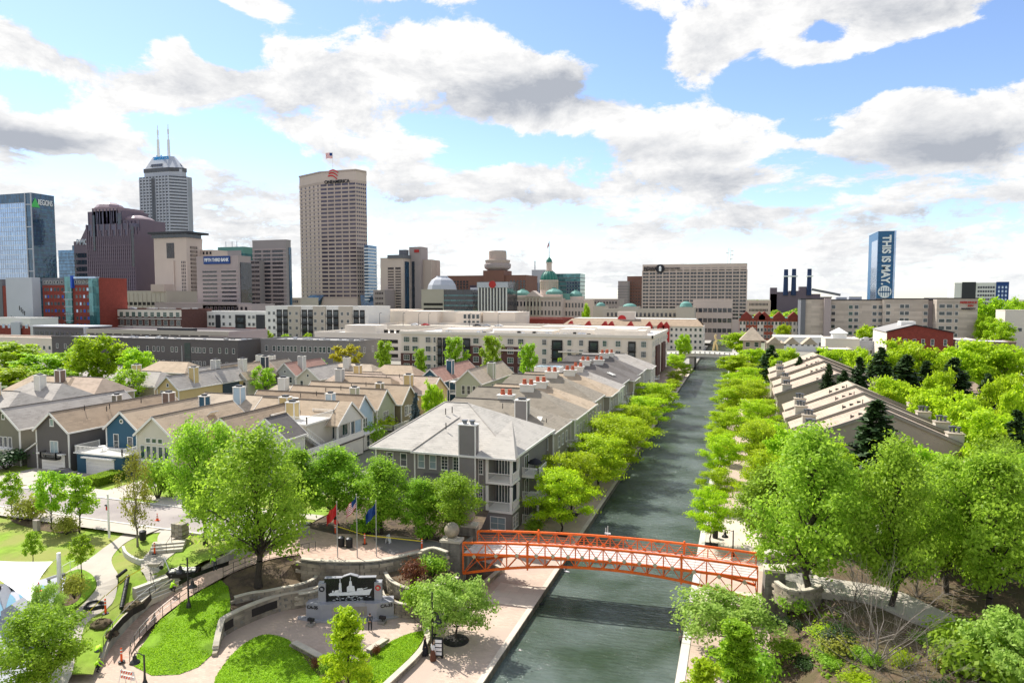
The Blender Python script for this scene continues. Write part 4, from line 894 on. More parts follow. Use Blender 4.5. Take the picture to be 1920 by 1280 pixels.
for i,(x,y,hw,L_n,wm,rm,lab,ze,zr) in enumerate(specB):
    t,ro=house('townhouse',lab,x-L_n,x,y-hw,y+hw,ZU,ze,zr,'X',wm,rm)
    if i==3:window(t,x,y,7.2,1.0,1.6,'W');chimney(ro,x-5.5,y-3.4,9.5,13.2,1.5,1.5,wm)
    else:
        for dy in (-.7,0,.7):window(t,x,y+dy,7.2,.5,1.5,'W',1,2)
        chimney(ro,x-5,y-2.6,9.5,13.2,1.2,1.2,wm)
    if i==0:b=MB();b.box(x,y-2.8,ZU,x+1.6,y+2.8,6.4);b.build('porch','siding_white',t);b=MB();b.box(x,y-3.1,6.4,x+2.0,y+3.0,6.6);b.build('porch_roof','white_trim',t);window(t,x+1.6,y-1.4,4.2,.9,1.9,'W');window(t,x+1.6,y+1.2,4.2,.9,1.9,'W')
    if i==1:b=MB();b.box(x,y-3.0,ZU,x+3.0,y+3.0,5.6);b.build('garage_wing','siding_palegreen',t);b=MB();b.box(x,y-3.2,5.6,x+3.3,y+3.2,5.8);b.build('wing_roof','ridge_dark',t);balustrade(t,[(x,y-3.1),(x+3.2,y-3.1),(x+3.2,y+3.1)],5.8,.9)
    if i==2:window(t,x,y-1.0,7.0,1.6,1.9,'W',3,3)
    vents(ro,[(x-9,y-.9,zr),(x-12,y-1.4,zr-.4)])
    if i==0:skylight(ro,x-13.5,y-1.6,zr-1.2,1.9,1.3,0,.8)
# ------------------------------------------------------------------ houses with gables to the camera further back
def apexhouse(u,v,zr,hw,L_n,ze,wm,rm,lab,wins=2,chim=None,dm=False,gab=None):
    x,y,_=G(u,v,zr);t,ro=house('townhouse',lab,x-hw,x+hw,y,y+L_n,ZU,ze,zr,'Y',wm,rm)
    for i in range(wins):window(t,x-hw*.55+i*hw*1.1/max(1,wins-1) if wins>1 else x,y,ze-2.1,.8,1.5,'N',1,2)
    window(t,x,y,ze+.5,.5,.6,'N',1,1)
    if chim:chimney(ro,x+hw*.55,y+chim,ze,zr+1.5,1.5,1.4,gab or wm)
    if dm:dormer(ro,x+hw+1.2,y+2.2,ze-.3,3.4,4,1.7,wm,rm);b=MB();b.box(x+hw,y+2.4,ZU,x+hw+2.9,y+8,ze-.3);b.build('bay',wm,t);window(t,x+hw+.7,y+2.4,ze-2.4,.9,1.5,'N');window(t,x+hw+1.9,y+2.4,ze-2.4,.9,1.5,'N')
    return t,ro
C1=apexhouse(314,706,12.3,3.0,22,9.6,'siding_yellow','roof_gray','yellow house with a chimney and two narrow windows, left of the stepped row of gables',2,6,gab='siding_yellow')
C2=apexhouse(363,690,13.0,3.6,16,9.8,'siding_navy','roof_gray','grey-roofed house with a tall grey chimney and a front gable over a window bay',0,5,True,'siding_palegray')
C3=apexhouse(412,688,12.6,3.4,18,9.6,'siding_cream','roof_tan','cream house with a white chimney and a white front gable in the stepped row',2,6,True,'siding_white')
C4=apexhouse(457,683,12.4,3.4,18,9.6,'siding_darkgray','roof_olive','dark house with a narrow navy chimney and an arched front gable in the stepped row',2,6,True,'siding_navy')
C5=apexhouse(534,681,12.4,3.2,16,9.4,'siding_palegray','roof_red','pale grey house with a salmon red roof and twin pale chimneys',2,5,gab='siding_palegray')
C6=apexhouse(577,690,12.0,3.4,18,9.3,'siding_cream','roof_gray','cream house with a grey gable roof behind the light green tree',2)
C7=apexhouse(807,692,12.4,3.2,24,9.6,'siding_blue','roof_red','dark teal house with a red shingle roof and a blue chimney',1,8,gab='siding_blue')
x,y,_=G(878,694,12.4)
C8,rr8=house('townhouse','sage green house with three tall white windows and a side balcony',x-3.3,x+3.3,y,y+24,ZU,9.4,12.4,'Y','siding_palegreen','roof_beige')
for dx in (-1.3,.1,1.5):window(C8,x+dx,y,6.6,.75,2.0,'N',1,2);window(C8,x+dx,y,4.1,.75,1.5,'N',1,2)
chimney(rr8,x+2.6,y+9,9,13.4,1.6,1.5,'siding_palegreen');window(C8,x+3.3,y+8,7,.7,1.3,'W');window(C8,x+3.3,y+18,7,.7,1.3,'W')
b=MB();b.box(x-5.2,y+.3,6.3,x-3.3,y+3,6.5);b.box(x-5.2,y+.3,9.2,x-3.3,y+3,9.4);b.box(x-5.2,y+.3,ZU,x-5.05,y+.45,9.2);b.build('side_porch','white_trim',C8);balustrade(C8,[(x-5.1,y+.4),(x-3.4,y+.4)],6.5,.9)
# ridges running across the view between the rows
def ridgehouse(u0,u1,v,zr,hd,ze,wm,rm,lab,hip=(3,3),chim=None,extra=None):
    x0,y,_=G(u0,v,zr);x1=G(u1,v+(u1-u0)*.02,zr)[0]
    t,ro=house('townhouse',lab,x0-(hip[0] if hip else 0),x1+(hip[1] if hip else 0),y-hd,y+hd,ZU,ze,zr,'X',wm,rm,hip=hip)
    if chim:
        for (uf,m_) in chim:chimney(ro,x0+(x1-x0)*uf,y-hd*.35,ze,zr+1.7,1.5,1.3,m_)
    for k in range(3):window(t,x0+(x1-x0)*(k+.5)/3,y-hd,ze-2.0,.8,1.3,'N')
    return t,ro
X=[(60,130,716,12.5,5,9.5,'siding_cream','roof_gray','house with a low grey roof and a white chimney behind the olive townhouse',[(.55,'siding_white')]),
     (62,150,704,12.5,5,9.5,'siding_tan','roof_tan','house with a tan hipped roof and a brown chimney left of the round green tree',[(.9,'siding_brown')]),
     (130,206,706,12.5,5,9.5,'siding_tan','roof_pinkish','house with a long beige hipped roof just left of the round green tree',None),
     (0,48,733,12.0,5,9.3,'siding_yellow','roof_gray','house at the left edge with a grey roof and yellow gable',[(.2,'siding_yellow')]),
     (240,312,695,12.0,5,9.3,'siding_tan','roof_gray','house with a long pale grey roof below the dark grey apartment block',[(.45,'siding_yellow')]),
     (385,548,737,12.4,5,9.5,'siding_lightblue','roof_beige','wide house with a light blue chimney and beige roof behind the blue townhouse',[(.55,'siding_lightblue')]),
     (520,640,722,12.2,4.5,9.4,'siding_tan','roof_beige','house with a long beige roof and white chimney between the two leafy trees',[(.2,'siding_white')]),
     (640,740,705,12.4,4.5,9.4,'siding_tan','roof_brown','house with a brown shingle roof left of the yellow house',[(.05,'siding_palegray')]),
     (640,722,696,12.2,4.5,9.4,'siding_yellow','roof_pinkish','house with a pinkish beige roof and yellow chimney near the yellow tree',[(.5,'siding_yellow')]),
     (640,700,681,12.0,4.5,9.3,'siding_palegray','roof_beige','far house with a beige roof and two small ridges below the yellow tree',[(.3,'siding_white')]),
     (722,775,684,12.4,4.5,9.4,'siding_tan','roof_tan','far house with a tan roof and a pale front gable right of the first poplar',None),
     (480,530,676,11.5,4.5,9.0,'siding_palegray','roof_pinkish','far house with a pink roof and white chimneys below the parked cars',[(.3,'siding_white'),(.8,'siding_white')]),
     (300,360,677,11.5,4.5,9.0,'siding_tan','roof_tan','far house with a brown roof directly under the dark grey apartments',None)]
for (u0,u1,v,zr,hd,ze,wm,rm,lab,ch) in X:ridgehouse(u0,u1,v,zr,hd,ze,wm,rm,lab,chim=ch)
# ------------------------------------------------------------------ the big grey hip-roofed condominium by the bridge
CX0,CX1,CY0,CY1,CE,CRZ=-45.6,-26.6,79.3,97.2,10.3,15.2
cd=thing('condominium','large grey hip-roofed condominium with stacked white balconies beside the canal','apartment house',((CX0+CX1)/2,(CY0+CY1)/2,0))
b=MB();b.box(CX0,CY0,-.05,-31.6,CY1,CE-.15);b.box(-31.6,CY0+3.0,-.05,CX1-.3,CY1,CE-.15);b.box(-31.6,CY0,-.05,-29.9,CY0+3.0,CE-.15);b.box(-29.9,CY0,-.05,CX1,CY0+3.0,3.0);b.build('wall','siding_gray',cd)
b=MB();E0,E1,F0,F1=CX0-.6,CX1+.6,CY0-.6,CY1+.6;ra,rb_,ry=-39.5,-36.0,88.2
for pts in ([(E0,F0,CE),(E1,F0,CE),(rb_,ry,CRZ),(ra,ry,CRZ)],[(E1,F1,CE),(E0,F1,CE),(ra,ry,CRZ),(rb_,ry,CRZ)]):b.poly(pts)
b.poly([(E0,F1,CE),(E0,F0,CE),(ra,ry,CRZ)]);b.poly([(E1,F0,CE),(E1,F1,CE),(rb_,ry,CRZ)])
b.poly([(E0,F0,CE-.02),(E0,F1,CE-.02),(E1,F1,CE-.02),(E1,F0,CE-.02)])
cr_=b.build('roof','roof_pale',cd)
# projecting lower hip over the windows (left) and over the balcony corner
b=MB();zz=lambda y:CE+(CRZ-CE)*(y-F0)/(ry-F0)
for (xa,xb) in ((-39.8,-31.8),(-31.0,-25.7)):
    xm=(xa+xb)/2;yb=84.8;zt_=zz(yb)+.35;yy=F0-.55
    b.poly([(xa,yy,CE-.05),(xb,yy,CE-.05),(xm,yb,zt_)]);b.poly([(xb,yy,CE-.05),(xb,yy+1.2,CE-.05+.1),(xm,yb,zt_)]);b.poly([(xa,yy+1.2,CE+.05),(xa,yy,CE-.05),(xm,yb,zt_)])
b.build('front_hip','roof_pale',cr_)
b=MB()
b.box(E0-.05,F0-.1,CE-.28,-39.8,F0,CE+.0);b.box(-39.9,F0-.66,CE-.28,-25.6,F0-.55,CE-.04);b.box(E1,F0,CE-.28,E1+.1,F1,CE);b.build('fascia','white_trim',cd)
b=MB();b.bar((ra,ry,CRZ+.03),(rb_,ry,CRZ+.03),.25,.06)
for pts in (((E0,F0,CE),(ra,ry,CRZ)),((E1,F0,CE),(rb_,ry,CRZ)),((-39.8,F0-.55,CE),(-35.8,84.8,zz(84.8)+.4)),((-31.8,F0-.55,CE),(-35.8,84.8,zz(84.8)+.4))):b.bar((pts[0][0],pts[0][1],pts[0][2]+.04),(pts[1][0],pts[1][1],pts[1][2]+.04),.22,.05)
b.build('ridge_cap','roof_gray',cr_)
vents(cr_,[(-38.2,85.4,14.2),(-37.4,85.8,14.4),(-36.6,81.9,12.9)])
for i,x in enumerate((-38.95,-37.3,-35.65,-34.0,-32.4)):
    window(cd,x,CY0,7.95,.82,1.65,'N',1 if i<2 else 2,2 if i<2 else 4,gl='pane_pale' if i<2 else 'pane')
    window(cd,x,CY0,4.6,.82,1.5,'N',1,2)
for x in (-43.5,-41.5):window(cd,x,CY0,7.95,.8,1.6,'N',1,2)
for z in (7.8,4.5):window(cd,-30.75,CY0,z,.6,1.7,'N',2,4)
chimney(cd,-32.1,CY0-.55,0,14.0,2.2,1.1,'siding_gray',top=None)
for dx in (-.5,.5):b=MB();b.tube((-32.1+dx,CY0-.55,14.1),(-32.1+dx,CY0-.55,14.5),.28,n=10);b.tube((-32.1+dx,CY0-.55,14.5),(-32.1+dx,CY0-.55,14.62),.4,n=10);b.build('flue','flue_metal',cd)
window(cd,-28.4,CY0,.9,1.9,1.5,'N',2,2,gl='pane_pale');
for yy in (80.3,81.4):window(cd,CX1,yy,.9,.8,1.5,'W',2,3)
for z in (3.0,6.6):
    b=MB();b.box(-30.0,CY0-.12,z,CX1+.15,CY0+3.0,z+.32);b.build('balcony_floor','white_trim',cd)
    balustrade(cd,[(-29.8,CY0-.02),(CX1+.05,CY0-.02),(CX1+.05,CY0+2.9)],z+.32,1.05,'white_trim',.14,'balcony_railing')
    for (x,y) in ((-29.85,CY0+.05),(CX1-.05,CY0+.05),(CX1-.05,CY0+2.8)):b=MB();b.box(x-.16,y-.16,z+.32,x+.16,y+.16,z+3.35);b.build('post','white_trim',cd)
    for i in range(5):b=MB();b.box(-29.4+i*.4,CY0+2.9,z+.5,-29.25+i*.4,CY0+2.98,z+2.9);b.build('door_slat','white_trim',cd)
    b=MB();b.box(-29.6,CY0+2.94,z+.4,-26.8,CY0+2.99,z+2.9);b.build('balcony_door','pane',cd)
b=MB();b.box(-30.0,CY0-.1,9.85,CX1+.1,CY0+3,10.15);b.build('beam','white_trim',cd)
b=MB()
for x in (-39.9,-31.5,-45.6):b.box(x-.1,CY0-.06,0,x+.1,CY0,CE-.2)
b.box(CX0,CY0-.05,3.2,-31.6,CY0,3.4);b.build('trim','white_trim',cd)
b=MB();b.box(-38.5,CY0-2.2,6.6,-33.5,CY0,6.75);b.add([(-38.5,CY0-2.2,6.75),(-33.5,CY0-2.2,6.75),(-33.5,CY0,7.3),(-38.5,CY0,7.3)],[(0,1,2,3)]);b.build('awning','roof_dark',cd)
# stacked side porches on the canal face
for z in (.3,3.4,6.6):
    b=MB();b.box(CX1-.3,84.5,z-.3,-24.6,88.5,z);b.build('balcony_floor','white_trim',cd);balustrade(cd,[(CX1-.2,84.6),(-24.7,84.6),(-24.7,88.4)],z,1.0,'white_trim',.14,'balcony_railing')
    for y in (84.6,88.4):
        if z<6:b=MB();b.box(-24.85,y-.12,z,-24.6,y+.12,z+3.1);b.build('post','white_trim',cd)
    window(cd,CX1-.3,86.5,z+.1,1.6,2.1,'W',2,1)
t=thing('patio_umbrella','dark green closed umbrella and chairs on the top porch of the grey condominium','umbrella',(-25.6,86.2,6.6));b=MB();b.tube((-25.6,86.2,6.6),(-25.6,86.2,8.6),.04);b.lathe([(.9,0),(1.0,.08),(.6,.45),(.05,.7)],12,(-25.6,86.2,7.9));b.build('canopy','cloth_dark',t)
# ------------------------------------------------------------------ the serrated row of canal townhouses
rms=['roof_olive','roof_olive','roof_tan','roof_olive','roof_tan','roof_gray','roof_dark','roof_dark','roof_dark','roof_gray','roof_gray']
wms=['siding_greige','siding_palegreen','siding_greige','siding_tan','siding_greige','siding_white','siding_greige','siding_tan','siding_greige','siding_palegray','siding_white']
ordn=['nearest','second','third','fourth','fifth','sixth','seventh','eighth','ninth','tenth','farthest']
for i in range(11):
    y=103+9.5*i;x1=-26.0+.02*(y-100)+(-.7,.5,-.1)[i % 3]*(i>0);dzr=(0,.55,-.1,.8,.2)[i % 5]
    t,ro=house('row_house','%s row house beyond the grey condominium, %s roof%s' % (ordn[i],{'roof_olive':'olive','roof_tan':'tan','roof_gray':'grey','roof_dark':'dark'}[rms[i]],', two orange chimney pots' if i<10 else ''),-47,x1,y-(4.75 if i else 6.2),y+4.74,0,10+dzr*.5,13.5+dzr,'X',wms[i],rms[i],hip=(3,8.2),group='row houses along the left bank of the canal',over=.3)
    if i==0:
        chimney(ro,-31.5,y-3.9,9,14.2,1.9,1.4,'siding_gray',capm='black_metal');skylight(ro,-28.9,y-3.5,11.3,.8,1.3,0,.5)
        window(t,x1-1.6,y-6.2,7.4,1.5,1.7,'N',2,1,gl='pane_pale');vents(ro,[(-35,y-3,12.9),(-27.8,y-3.3,11)])
    for yy in (y-2.9,y-.6,y+1.8):
        for z in (7.2,4.2,1.0):window(t,x1,yy,z,.9,1.6,'W',2,2)
    for z in (3.2,6.3):
        b=MB();b.box(x1,y+2.2,z-.2,x1+1.4,y+4.3,z);b.build('balcony_floor','white_trim',t);balustrade(t,[(x1,y+2.3),(x1+1.3,y+2.3),(x1+1.3,y+4.2)],z,.95,'white_trim',.2,'balcony_railing')
    if i<10:
        cx=x1-9.5;zc=13.5+dzr;b=MB();b.box(cx-1.25,y-.7,11.5,cx+1.25,y+.7,zc+.75);c=b.build('chimney','siding_white',ro)
        b=MB();b.box(cx-1.4,y-.85,zc+.75,cx+1.4,y+.85,zc+.9);b.build('trim','white_trim',c)
        for dx in (-.6,.6):b=MB();b.lathe([(.42,.9),(.38,1.2),(.30,1.65),(.36,1.67),(.36,1.77),(.28,1.77)],10,(cx+dx,y,zc));b.build('chimney_pot','chimney_pot',c)
    if i==5:b=MB();b.box(-44,y-3.4,13.0,-38,y+.2,14.3);o=b.build('clerestory','white_trim',ro);b=MB();[b.box(-43.6+j*1.1,y-3.2,14.3,-42.7+j*1.1,y-.1,14.42) for j in range(5)];b.build('skylight_glass','pane_pale',o)
    if i==6:[skylight(ro,x1-3.2+.2*j,y-1.8+j*1.4,12.0-.1*j,1.6,.9,-.42) for j in range(2)]
# ------------------------------------------------------------------ brown-roofed townhouses on the right bank
def gabled_units(label,ys,xa,xc,xb,ze,zr,dz,zg=2.8):
    t=thing('townhouse_block',label,'townhouses',(xc,(ys[0]+ys[-1])/2,zg))
    for i in range(len(ys)-1):
        y0,y1=ys[i],ys[i+1];k=dz*i;b=MB();za,zp,zb=ze+k,zr+k,ze+k
        sh=.5*(i % 2)
        b.add([(xa+sh,y0,zg),(xb+sh,y0,zg),(xb+sh,y0,zb),(xc,y0,zp),(xa+sh,y0,za),(xa+sh,y1,zg),(xb+sh,y1,zg),(xb+sh,y1,zb),(xc,y1,zp),(xa+sh,y1,za)],[(0,1,2,3,4),(9,8,7,6,5),(1,6,7,2),(5,0,4,9)]);b.build('wall','siding_tan',t)
        b=MB()
        for (xe,s) in ((xa+sh-.7,-1),(xb+sh+.7,1)):
            zo=(za if s<0 else zb)-.7*(zp-za)/(xc-xa);q=[(xe,y0-.1,zo),(xe,y1,zo),(xc,y1,zp),(xc,y0-.1,zp)];q2=[(x,y,z+.2) for x,y,z in q]
            f=[(7,6,5,4),(0,1,2,3),(4,5,1,0),(7,4,0,3)] if s<0 else [(4,5,6,7),(3,2,1,0),(0,1,5,4),(3,0,4,7)];b.add(q+q2,f)
        ro=b.build('roof','roof_beige' if i % 2 else 'roof_pinkish',t)
        b=MB()
        for (xe,ze_) in ((xa+sh-.7,za-.25),(xb+sh+.7,zb-.25)):b.bar((xe,y0-.1,ze_+.30),(xc,y0-.1,zp+.32),.35,.42)
        b.build('parapet','siding_greige',ro);b=MB();b.bar((xa+sh-.7,y0-.1,za+.29),(xc,y0-.1,zp+.55),.42,.08);b.bar((xb+sh+.7,y0-.1,zb+.29),(xc,y0-.1,zp+.55),.42,.08);b.build('parapet_cap','roof_dark',ro)
        for (x,yy,zz_) in ((xa+2.0+sh,y0+1.2,ze+k),(xb-2.2+sh,y0+1.2,ze+k)):
            b=MB();b.box(x-1.0,yy-.9,zz_-.5,x+1.0,yy+.9,zz_+2.4);c=b.build('chimney','stucco_pale',t);b=MB();b.box(x-1.1,yy-1.0,zz_+2.4,x+1.1,yy+1.0,zz_+2.55);b.build('trim','siding_tan',c)
            for dx,dy in ((-.5,.3),(.45,-.2),(0,.5)):b=MB();b.tube((x+dx,yy+dy,zz_+2.5),(x+dx,yy+dy,zz_+3.2),.18,n=8);b.tube((x+dx,yy+dy,zz_+3.2),(x+dx,yy+dy,zz_+3.42),.3,n=8);b.build('flue','flue_metal',c)
        vents(ro,[(xc-1.2,y0+2,zp-.2),(xc-4,y0+3,zp-1.4)],'ridge_dark')
        for j in range(3):b=MB();x=xc-1.5-j*1.1;z=zp-(xc-x)*(zp-za)/(xc-xa)+.2;b.box(x-.25,y0+3.6,z-.1,x+.25,y0+4.1,z+.22);b.build('roof_vent','ridge_dark',ro)
        for z in (5.2,):
            for yy in (y0+2.5,y1-2.2):window(t,xa+sh,yy,z,1.6,1.8,'E',2,1)
        for xw in (xc-7,xc-3.5,xc+3.5,xc+7):window(t,xw,y0,5.3,1.3,1.5,'N',2,1)
    return t
gabled_units('long brown-roofed townhouses with stepped shallow gables and pale chimneys on the right bank',[112,121,130,139,149],8.6,20.4,32.0,7.9,12.9,.12)
gabled_units('farther brown-roofed townhouses with stepped gables, beyond the dark spruces on the right bank',[166,180,193,207,222],8.4,20.8,33.0,7.6,12.6,.25)
t,ro=house('house','low hipped pavilion with a pinkish brown roof at the lower end of the right townhouses',24,40,94,105,2.8,6.6,9.3,'X','siding_brown','roof_pinkish',hip=(4,4))
window(t,30,94,4.2,1.2,1.2);window(t,34,94,4.2,1.2,1.2)
for (u,v,lab,rm,hip) in ((1780,715,'house with a mauve brown roof among the trees at the far right','roof_brown',(4,4)),(1905,745,'white-gabled house with a brown roof at the right edge of the view','roof_tan',None)):
    x,y,_=G(u,v,9.5);t,ro=house('house',lab,x-9 if hip else x-5,x+9 if hip else x+5,y-5 if hip else y,y+5 if hip else y+14,3.4,6.6,9.5,'X' if hip else 'Y','siding_brown' if hip else 'siding_white',rm,hip=hip);window(t,x,y-5 if hip else y,4.4,1.2,1.2)
# ------------------------------------------------------------------ downtown and the blocks in between
def fm(n,c,rough=.8,**k):mat(n,c,rough,.06,.05,**k)
fm('lime_stone',(.56,.465,.40));fm('purple_granite',(.145,.11,.14),.45);fm('pink_granite',(.27,.20,.22),.5);fm('tan_concrete',(.46,.375,.325));fm('gray_pink',(.36,.305,.295));fm('gray_tower',(.27,.245,.24))
fm('beige_stucco',(.72,.63,.53));fm('cream_stucco',(.70,.635,.55));fm('white_stucco',(.70,.69,.65));fm('flat_roof',(.66,.64,.60));fm('flat_roof_gray',(.30,.29,.28));fm('copper_green',(.13,.29,.25),.7);fm('dome_green',(.025,.16,.12),.5)
fm('red_trim',(.42,.04,.035));fm('navy_sign',(.012,.05,.20),.5);fm('sign_white',(.75,.78,.78),.5);fm('sign_dark',(.02,.02,.025),.6);fm('sign_blue',(.03,.30,.62),.5);fm('sign_green',(.08,.5,.12),.5);fm('wrap_blue',(.008,.10,.24),.35,spec=.5);fm('stack_navy',(.015,.035,.10),.5);fm('brown_brick_far',(.20,.10,.075));fm('dark_cladding',(.035,.037,.042),.5);fm('gray_cladding',(.15,.155,.17));fm('pale_gray',(.44,.46,.50));fm('tan_strip',(.44,.40,.33))
mat('red_brick',(.22,.045,.032),.85,.15,.8,kind='brickish',bw=.6,bh=.2,ms=.02,b1=.85,b2=1.12,mo=1.15);mat('dark_brick',(.105,.05,.042),.85,.15,.8,kind='brickish',bw=.6,bh=.2,ms=.02,b1=.85,b2=1.12,mo=1.1);mat('orange_brick',(.36,.10,.055),.85,.12,.8,kind='brickish',bw=.6,bh=.2,ms=.02,b1=.88,b2=1.1,mo=1.1)
mat('stone_panels',(.47,.405,.34),.8,.12,.12,kind='brickish',bw=9,bh=1.4,ms=.03,b1=.8,b2=1.12,mo=.8)
ZG=3.3
NW={}
def wmesh(w,h,gl,fr,proud=.12,th=.12):
    k=(round(w,2),round(h,2),gl,fr)
    if k not in NW:
        b=MB();b.box(-w/2,-.03,0,w/2,.02,h,0)
        b.box(-w/2-th,-proud,-th,w/2+th,.02,0,1);b.box(-w/2-th,-proud,h,w/2+th,.02,h+th,1);b.box(-w/2-th,-proud,0,-w/2,.02,h,1);b.box(w/2,-proud,0,w/2+th,.02,h,1)
        NW[k]=b.mesh('window',[gl,fr])
    return NW[k]
CNT={}
def fac(par,x0,y0,x1,y1,z0,z1,nc,nr,w,h,gl='pane',fr='white_trim',skip=None,th=.12,name='window'):
    """grid of windows on a facade running from (x0,y0) to (x1,y1); outward normal on its right side. Beyond 300 they join."""
    a=math.atan2(y1-y0,x1-x0);me=wmesh(w,h,gl,fr,th=th);rest=MB();n0=CNT.get(par.name,0)
    for r in range(nr):
        for c in range(nc):
            if skip and skip(c,r):continue
            f=(c+.5)/nc;x=x0+(x1-x0)*f;y=y0+(y1-y0)*f;z=z0+(z1-z0)*(r+.5)/nr-h/2
            if n0<300:inst(name,me,par,(x,y,z),a);n0 += 1
            else:
                ca,sa=math.cos(a),math.sin(a);k=len(rest.v)
                for v in me.vertices:rest.v.append((x+v.co.x*ca-v.co.y*sa,y+v.co.x*sa+v.co.y*ca,z+v.co.z))
                for p in me.polygons:rest.f.append(tuple(k+i for i in p.vertices));rest.m.append(p.material_index)
    if rest.v:o=rest.build('window_rows',[gl,fr],par);o['kind']='stuff'
    CNT[par.name]=n0
def dims(u0,uc,ur,v,Y):
    x0=AY(u0,v,Y)[0];x1,_,z=AY(uc,v,Y);D=AX(ur,v,x1)[1]-Y if ur else 25
    if D<3 or D>200:D=25
    return x0,x1,Y,Y+D,z
def Yh(u,v,h):d=ray(u,v);return (h-CAM_H)/d[2]*d[1]
def bld(name,label,cat,x0,x1,y0,y1,z0,z1,wm,roofmt='flat_roof_gray',parapet=.8,group=None):
    t=thing(name,label,cat,((x0+x1)/2,(y0+y1)/2,z0),group)
    b=MB();b.box(x0,y0,z0,x1,y1,z1,0);b.build('wall',wm,t)
    b=MB();b.box(x0+.3,y0+.3,z1,x1-.3,y1-.3,z1+.05);r=b.build('roof',roofmt,t)
    if parapet:
        b=MB();b.box(x0-.1,y0-.1,z1,x1+.1,y0+.3,z1+parapet);b.box(x0-.1,y1-.3,z1,x1+.1,y1+.1,z1+parapet);b.box(x0-.1,y0+.3,z1,x0+.3,y1-.3,z1+parapet);b.box(x1-.3,y0+.3,z1,x1+.1,y1-.3,z1+parapet);b.build('parapet',wm,t)
    return t
def bands(t,x0,x1,y0,y1,z0,z1,n,h,m,pr=.25,name='floor_band'):
    for i in range(n):z=z0+(z1-z0)*i/n;b=MB();b.box(x0-pr,y0-pr,z,x1+pr,y1+pr,z+h);b.build(name,m,t)
def piers(t,x0,x1,y,z0,z1,n,w,m,pr=.5,face='N',name='pier'):
    for i in range(n+1):
        x=x0+(x1-x0)*i/n;b=MB()
        if face=='N':b.box(x-w/2,y-pr,z0,x+w/2,y,z1)
        else:b.box(y,x-w/2,z0,y+pr,x+w/2,z1)
        b.build(name,m,t)
def clutter(t,x0,x1,y0,y1,z,n,m='pale_gray',s=2.5):
    for i in range(n):
        x=rnd.uniform(x0+3,x1-3);y=rnd.uniform(y0+2,y1-2);w=rnd.uniform(.4,1)*s;b=MB();b.box(x-w,y-w*.6,z,x+w,y+w*.6,z+rnd.uniform(.5,1)*s*.7);b.build('rooftop_unit',rnd.choice([m,'steel','flat_roof_gray']),t)
# Regions-like glass tower
x0,x1,y0,y1,z1=dims(-60,58,101,363,420)
t=bld('glass_tower','blue glass office tower at the left edge, with white sign letters on its dark side','office tower',x0,x1,y0,y1,ZG,z1,'navy_glass')
xs=AY(47,363,420)[0];nf=27
b=MB();b.box(x0,y0-.35,ZG,xs,y0,z1-7);b.build('curtain_wall','sky_glass',t)  # paler glass on this face, the reflected sky put into its colour
for i in range(nf):z=ZG+(z1-7-ZG)*(i+1)/nf;b=MB();b.box(x0,y0-.5,z-.35,xs,y0-.3,z);b.build('floor_line','sign_white' if i % 2 else 'pale_gray',t)
piers(t,x0,xs,y0-.35,ZG,z1-7,26,.16,'pale_gray',.12,name='mullion')
for i in range(6):z=ZG+(z1-ZG)*(i+.6)/6.1;b=MB();b.box(xs,y0-.4,z,x1+.3,y0,z+.8);b.build('floor_band','pale_gray',t)
for x in (xs,x1):b=MB();b.box(x-.5,y0-.6,ZG,x+.5,y0,z1+.5);b.build('corner_fin','pale_gray',t)
for i in range(27):z=ZG+(z1-ZG)*(i+1)/28;b=MB();b.box(x1,y0,z-.3,x1+.25,y1,z);b.build('floor_line','teal_glass',t)
text(t,'REGIONS',(x1+.5,y0+(y1-y0)*.58,z1-6.5),6.5,'sign_white',R(90),bold=.015,extrude=.2,fit=(y1-y0)*.62)
b=MB();yy=y0+(y1-y0)*.15;b.add([(x1+.4,yy-4,z1-11),(x1+.4,yy+4,z1-11),(x1+.4,yy,z1-3)],[(0,1,2)]);b.build('sign_triangle','sign_green',t)
# small navy and pink towers
x0,x1,y0,y1,z1=dims(109,139,0,470,520)
t=bld('office_building','small dark blue glass building between the blue tower and the pink one','office building',x0,x1,y0,y1,ZG,z1,'blue_glass');b=MB();b.box(x0+12,y0+6,z1,x1-2,y0+20,z1+6);b.build('penthouse','navy_glass',t);bands(t,x0,x1,y0,y1,ZG,z1,22,.4,'gray_cladding',.1)
x0,x1,y0,y1,z1=dims(138,164,0,452,480)
t=bld('office_building','pinkish granite building with white BMO letters below its slanted top','office building',x0,x1,y0,y1,ZG,z1,'pink_granite',parapet=0)
b=MB();b.prism([(x0+8,y0),(x1,y0),(x1,y1),(x0+8,y1)],z1,[z1+.5,z1+14,z1+14,z1+.5]);b.build('slanted_top','pink_granite',t);text(t,'BMO',((x0+x1)/2+3,y0-.6,z1-1),7,'sign_white',bold=.04)
fac(t,x0,y0,x1,y0,ZG,z1-10,4,11,4.2,4.2,'dark_glass','pink_granite')
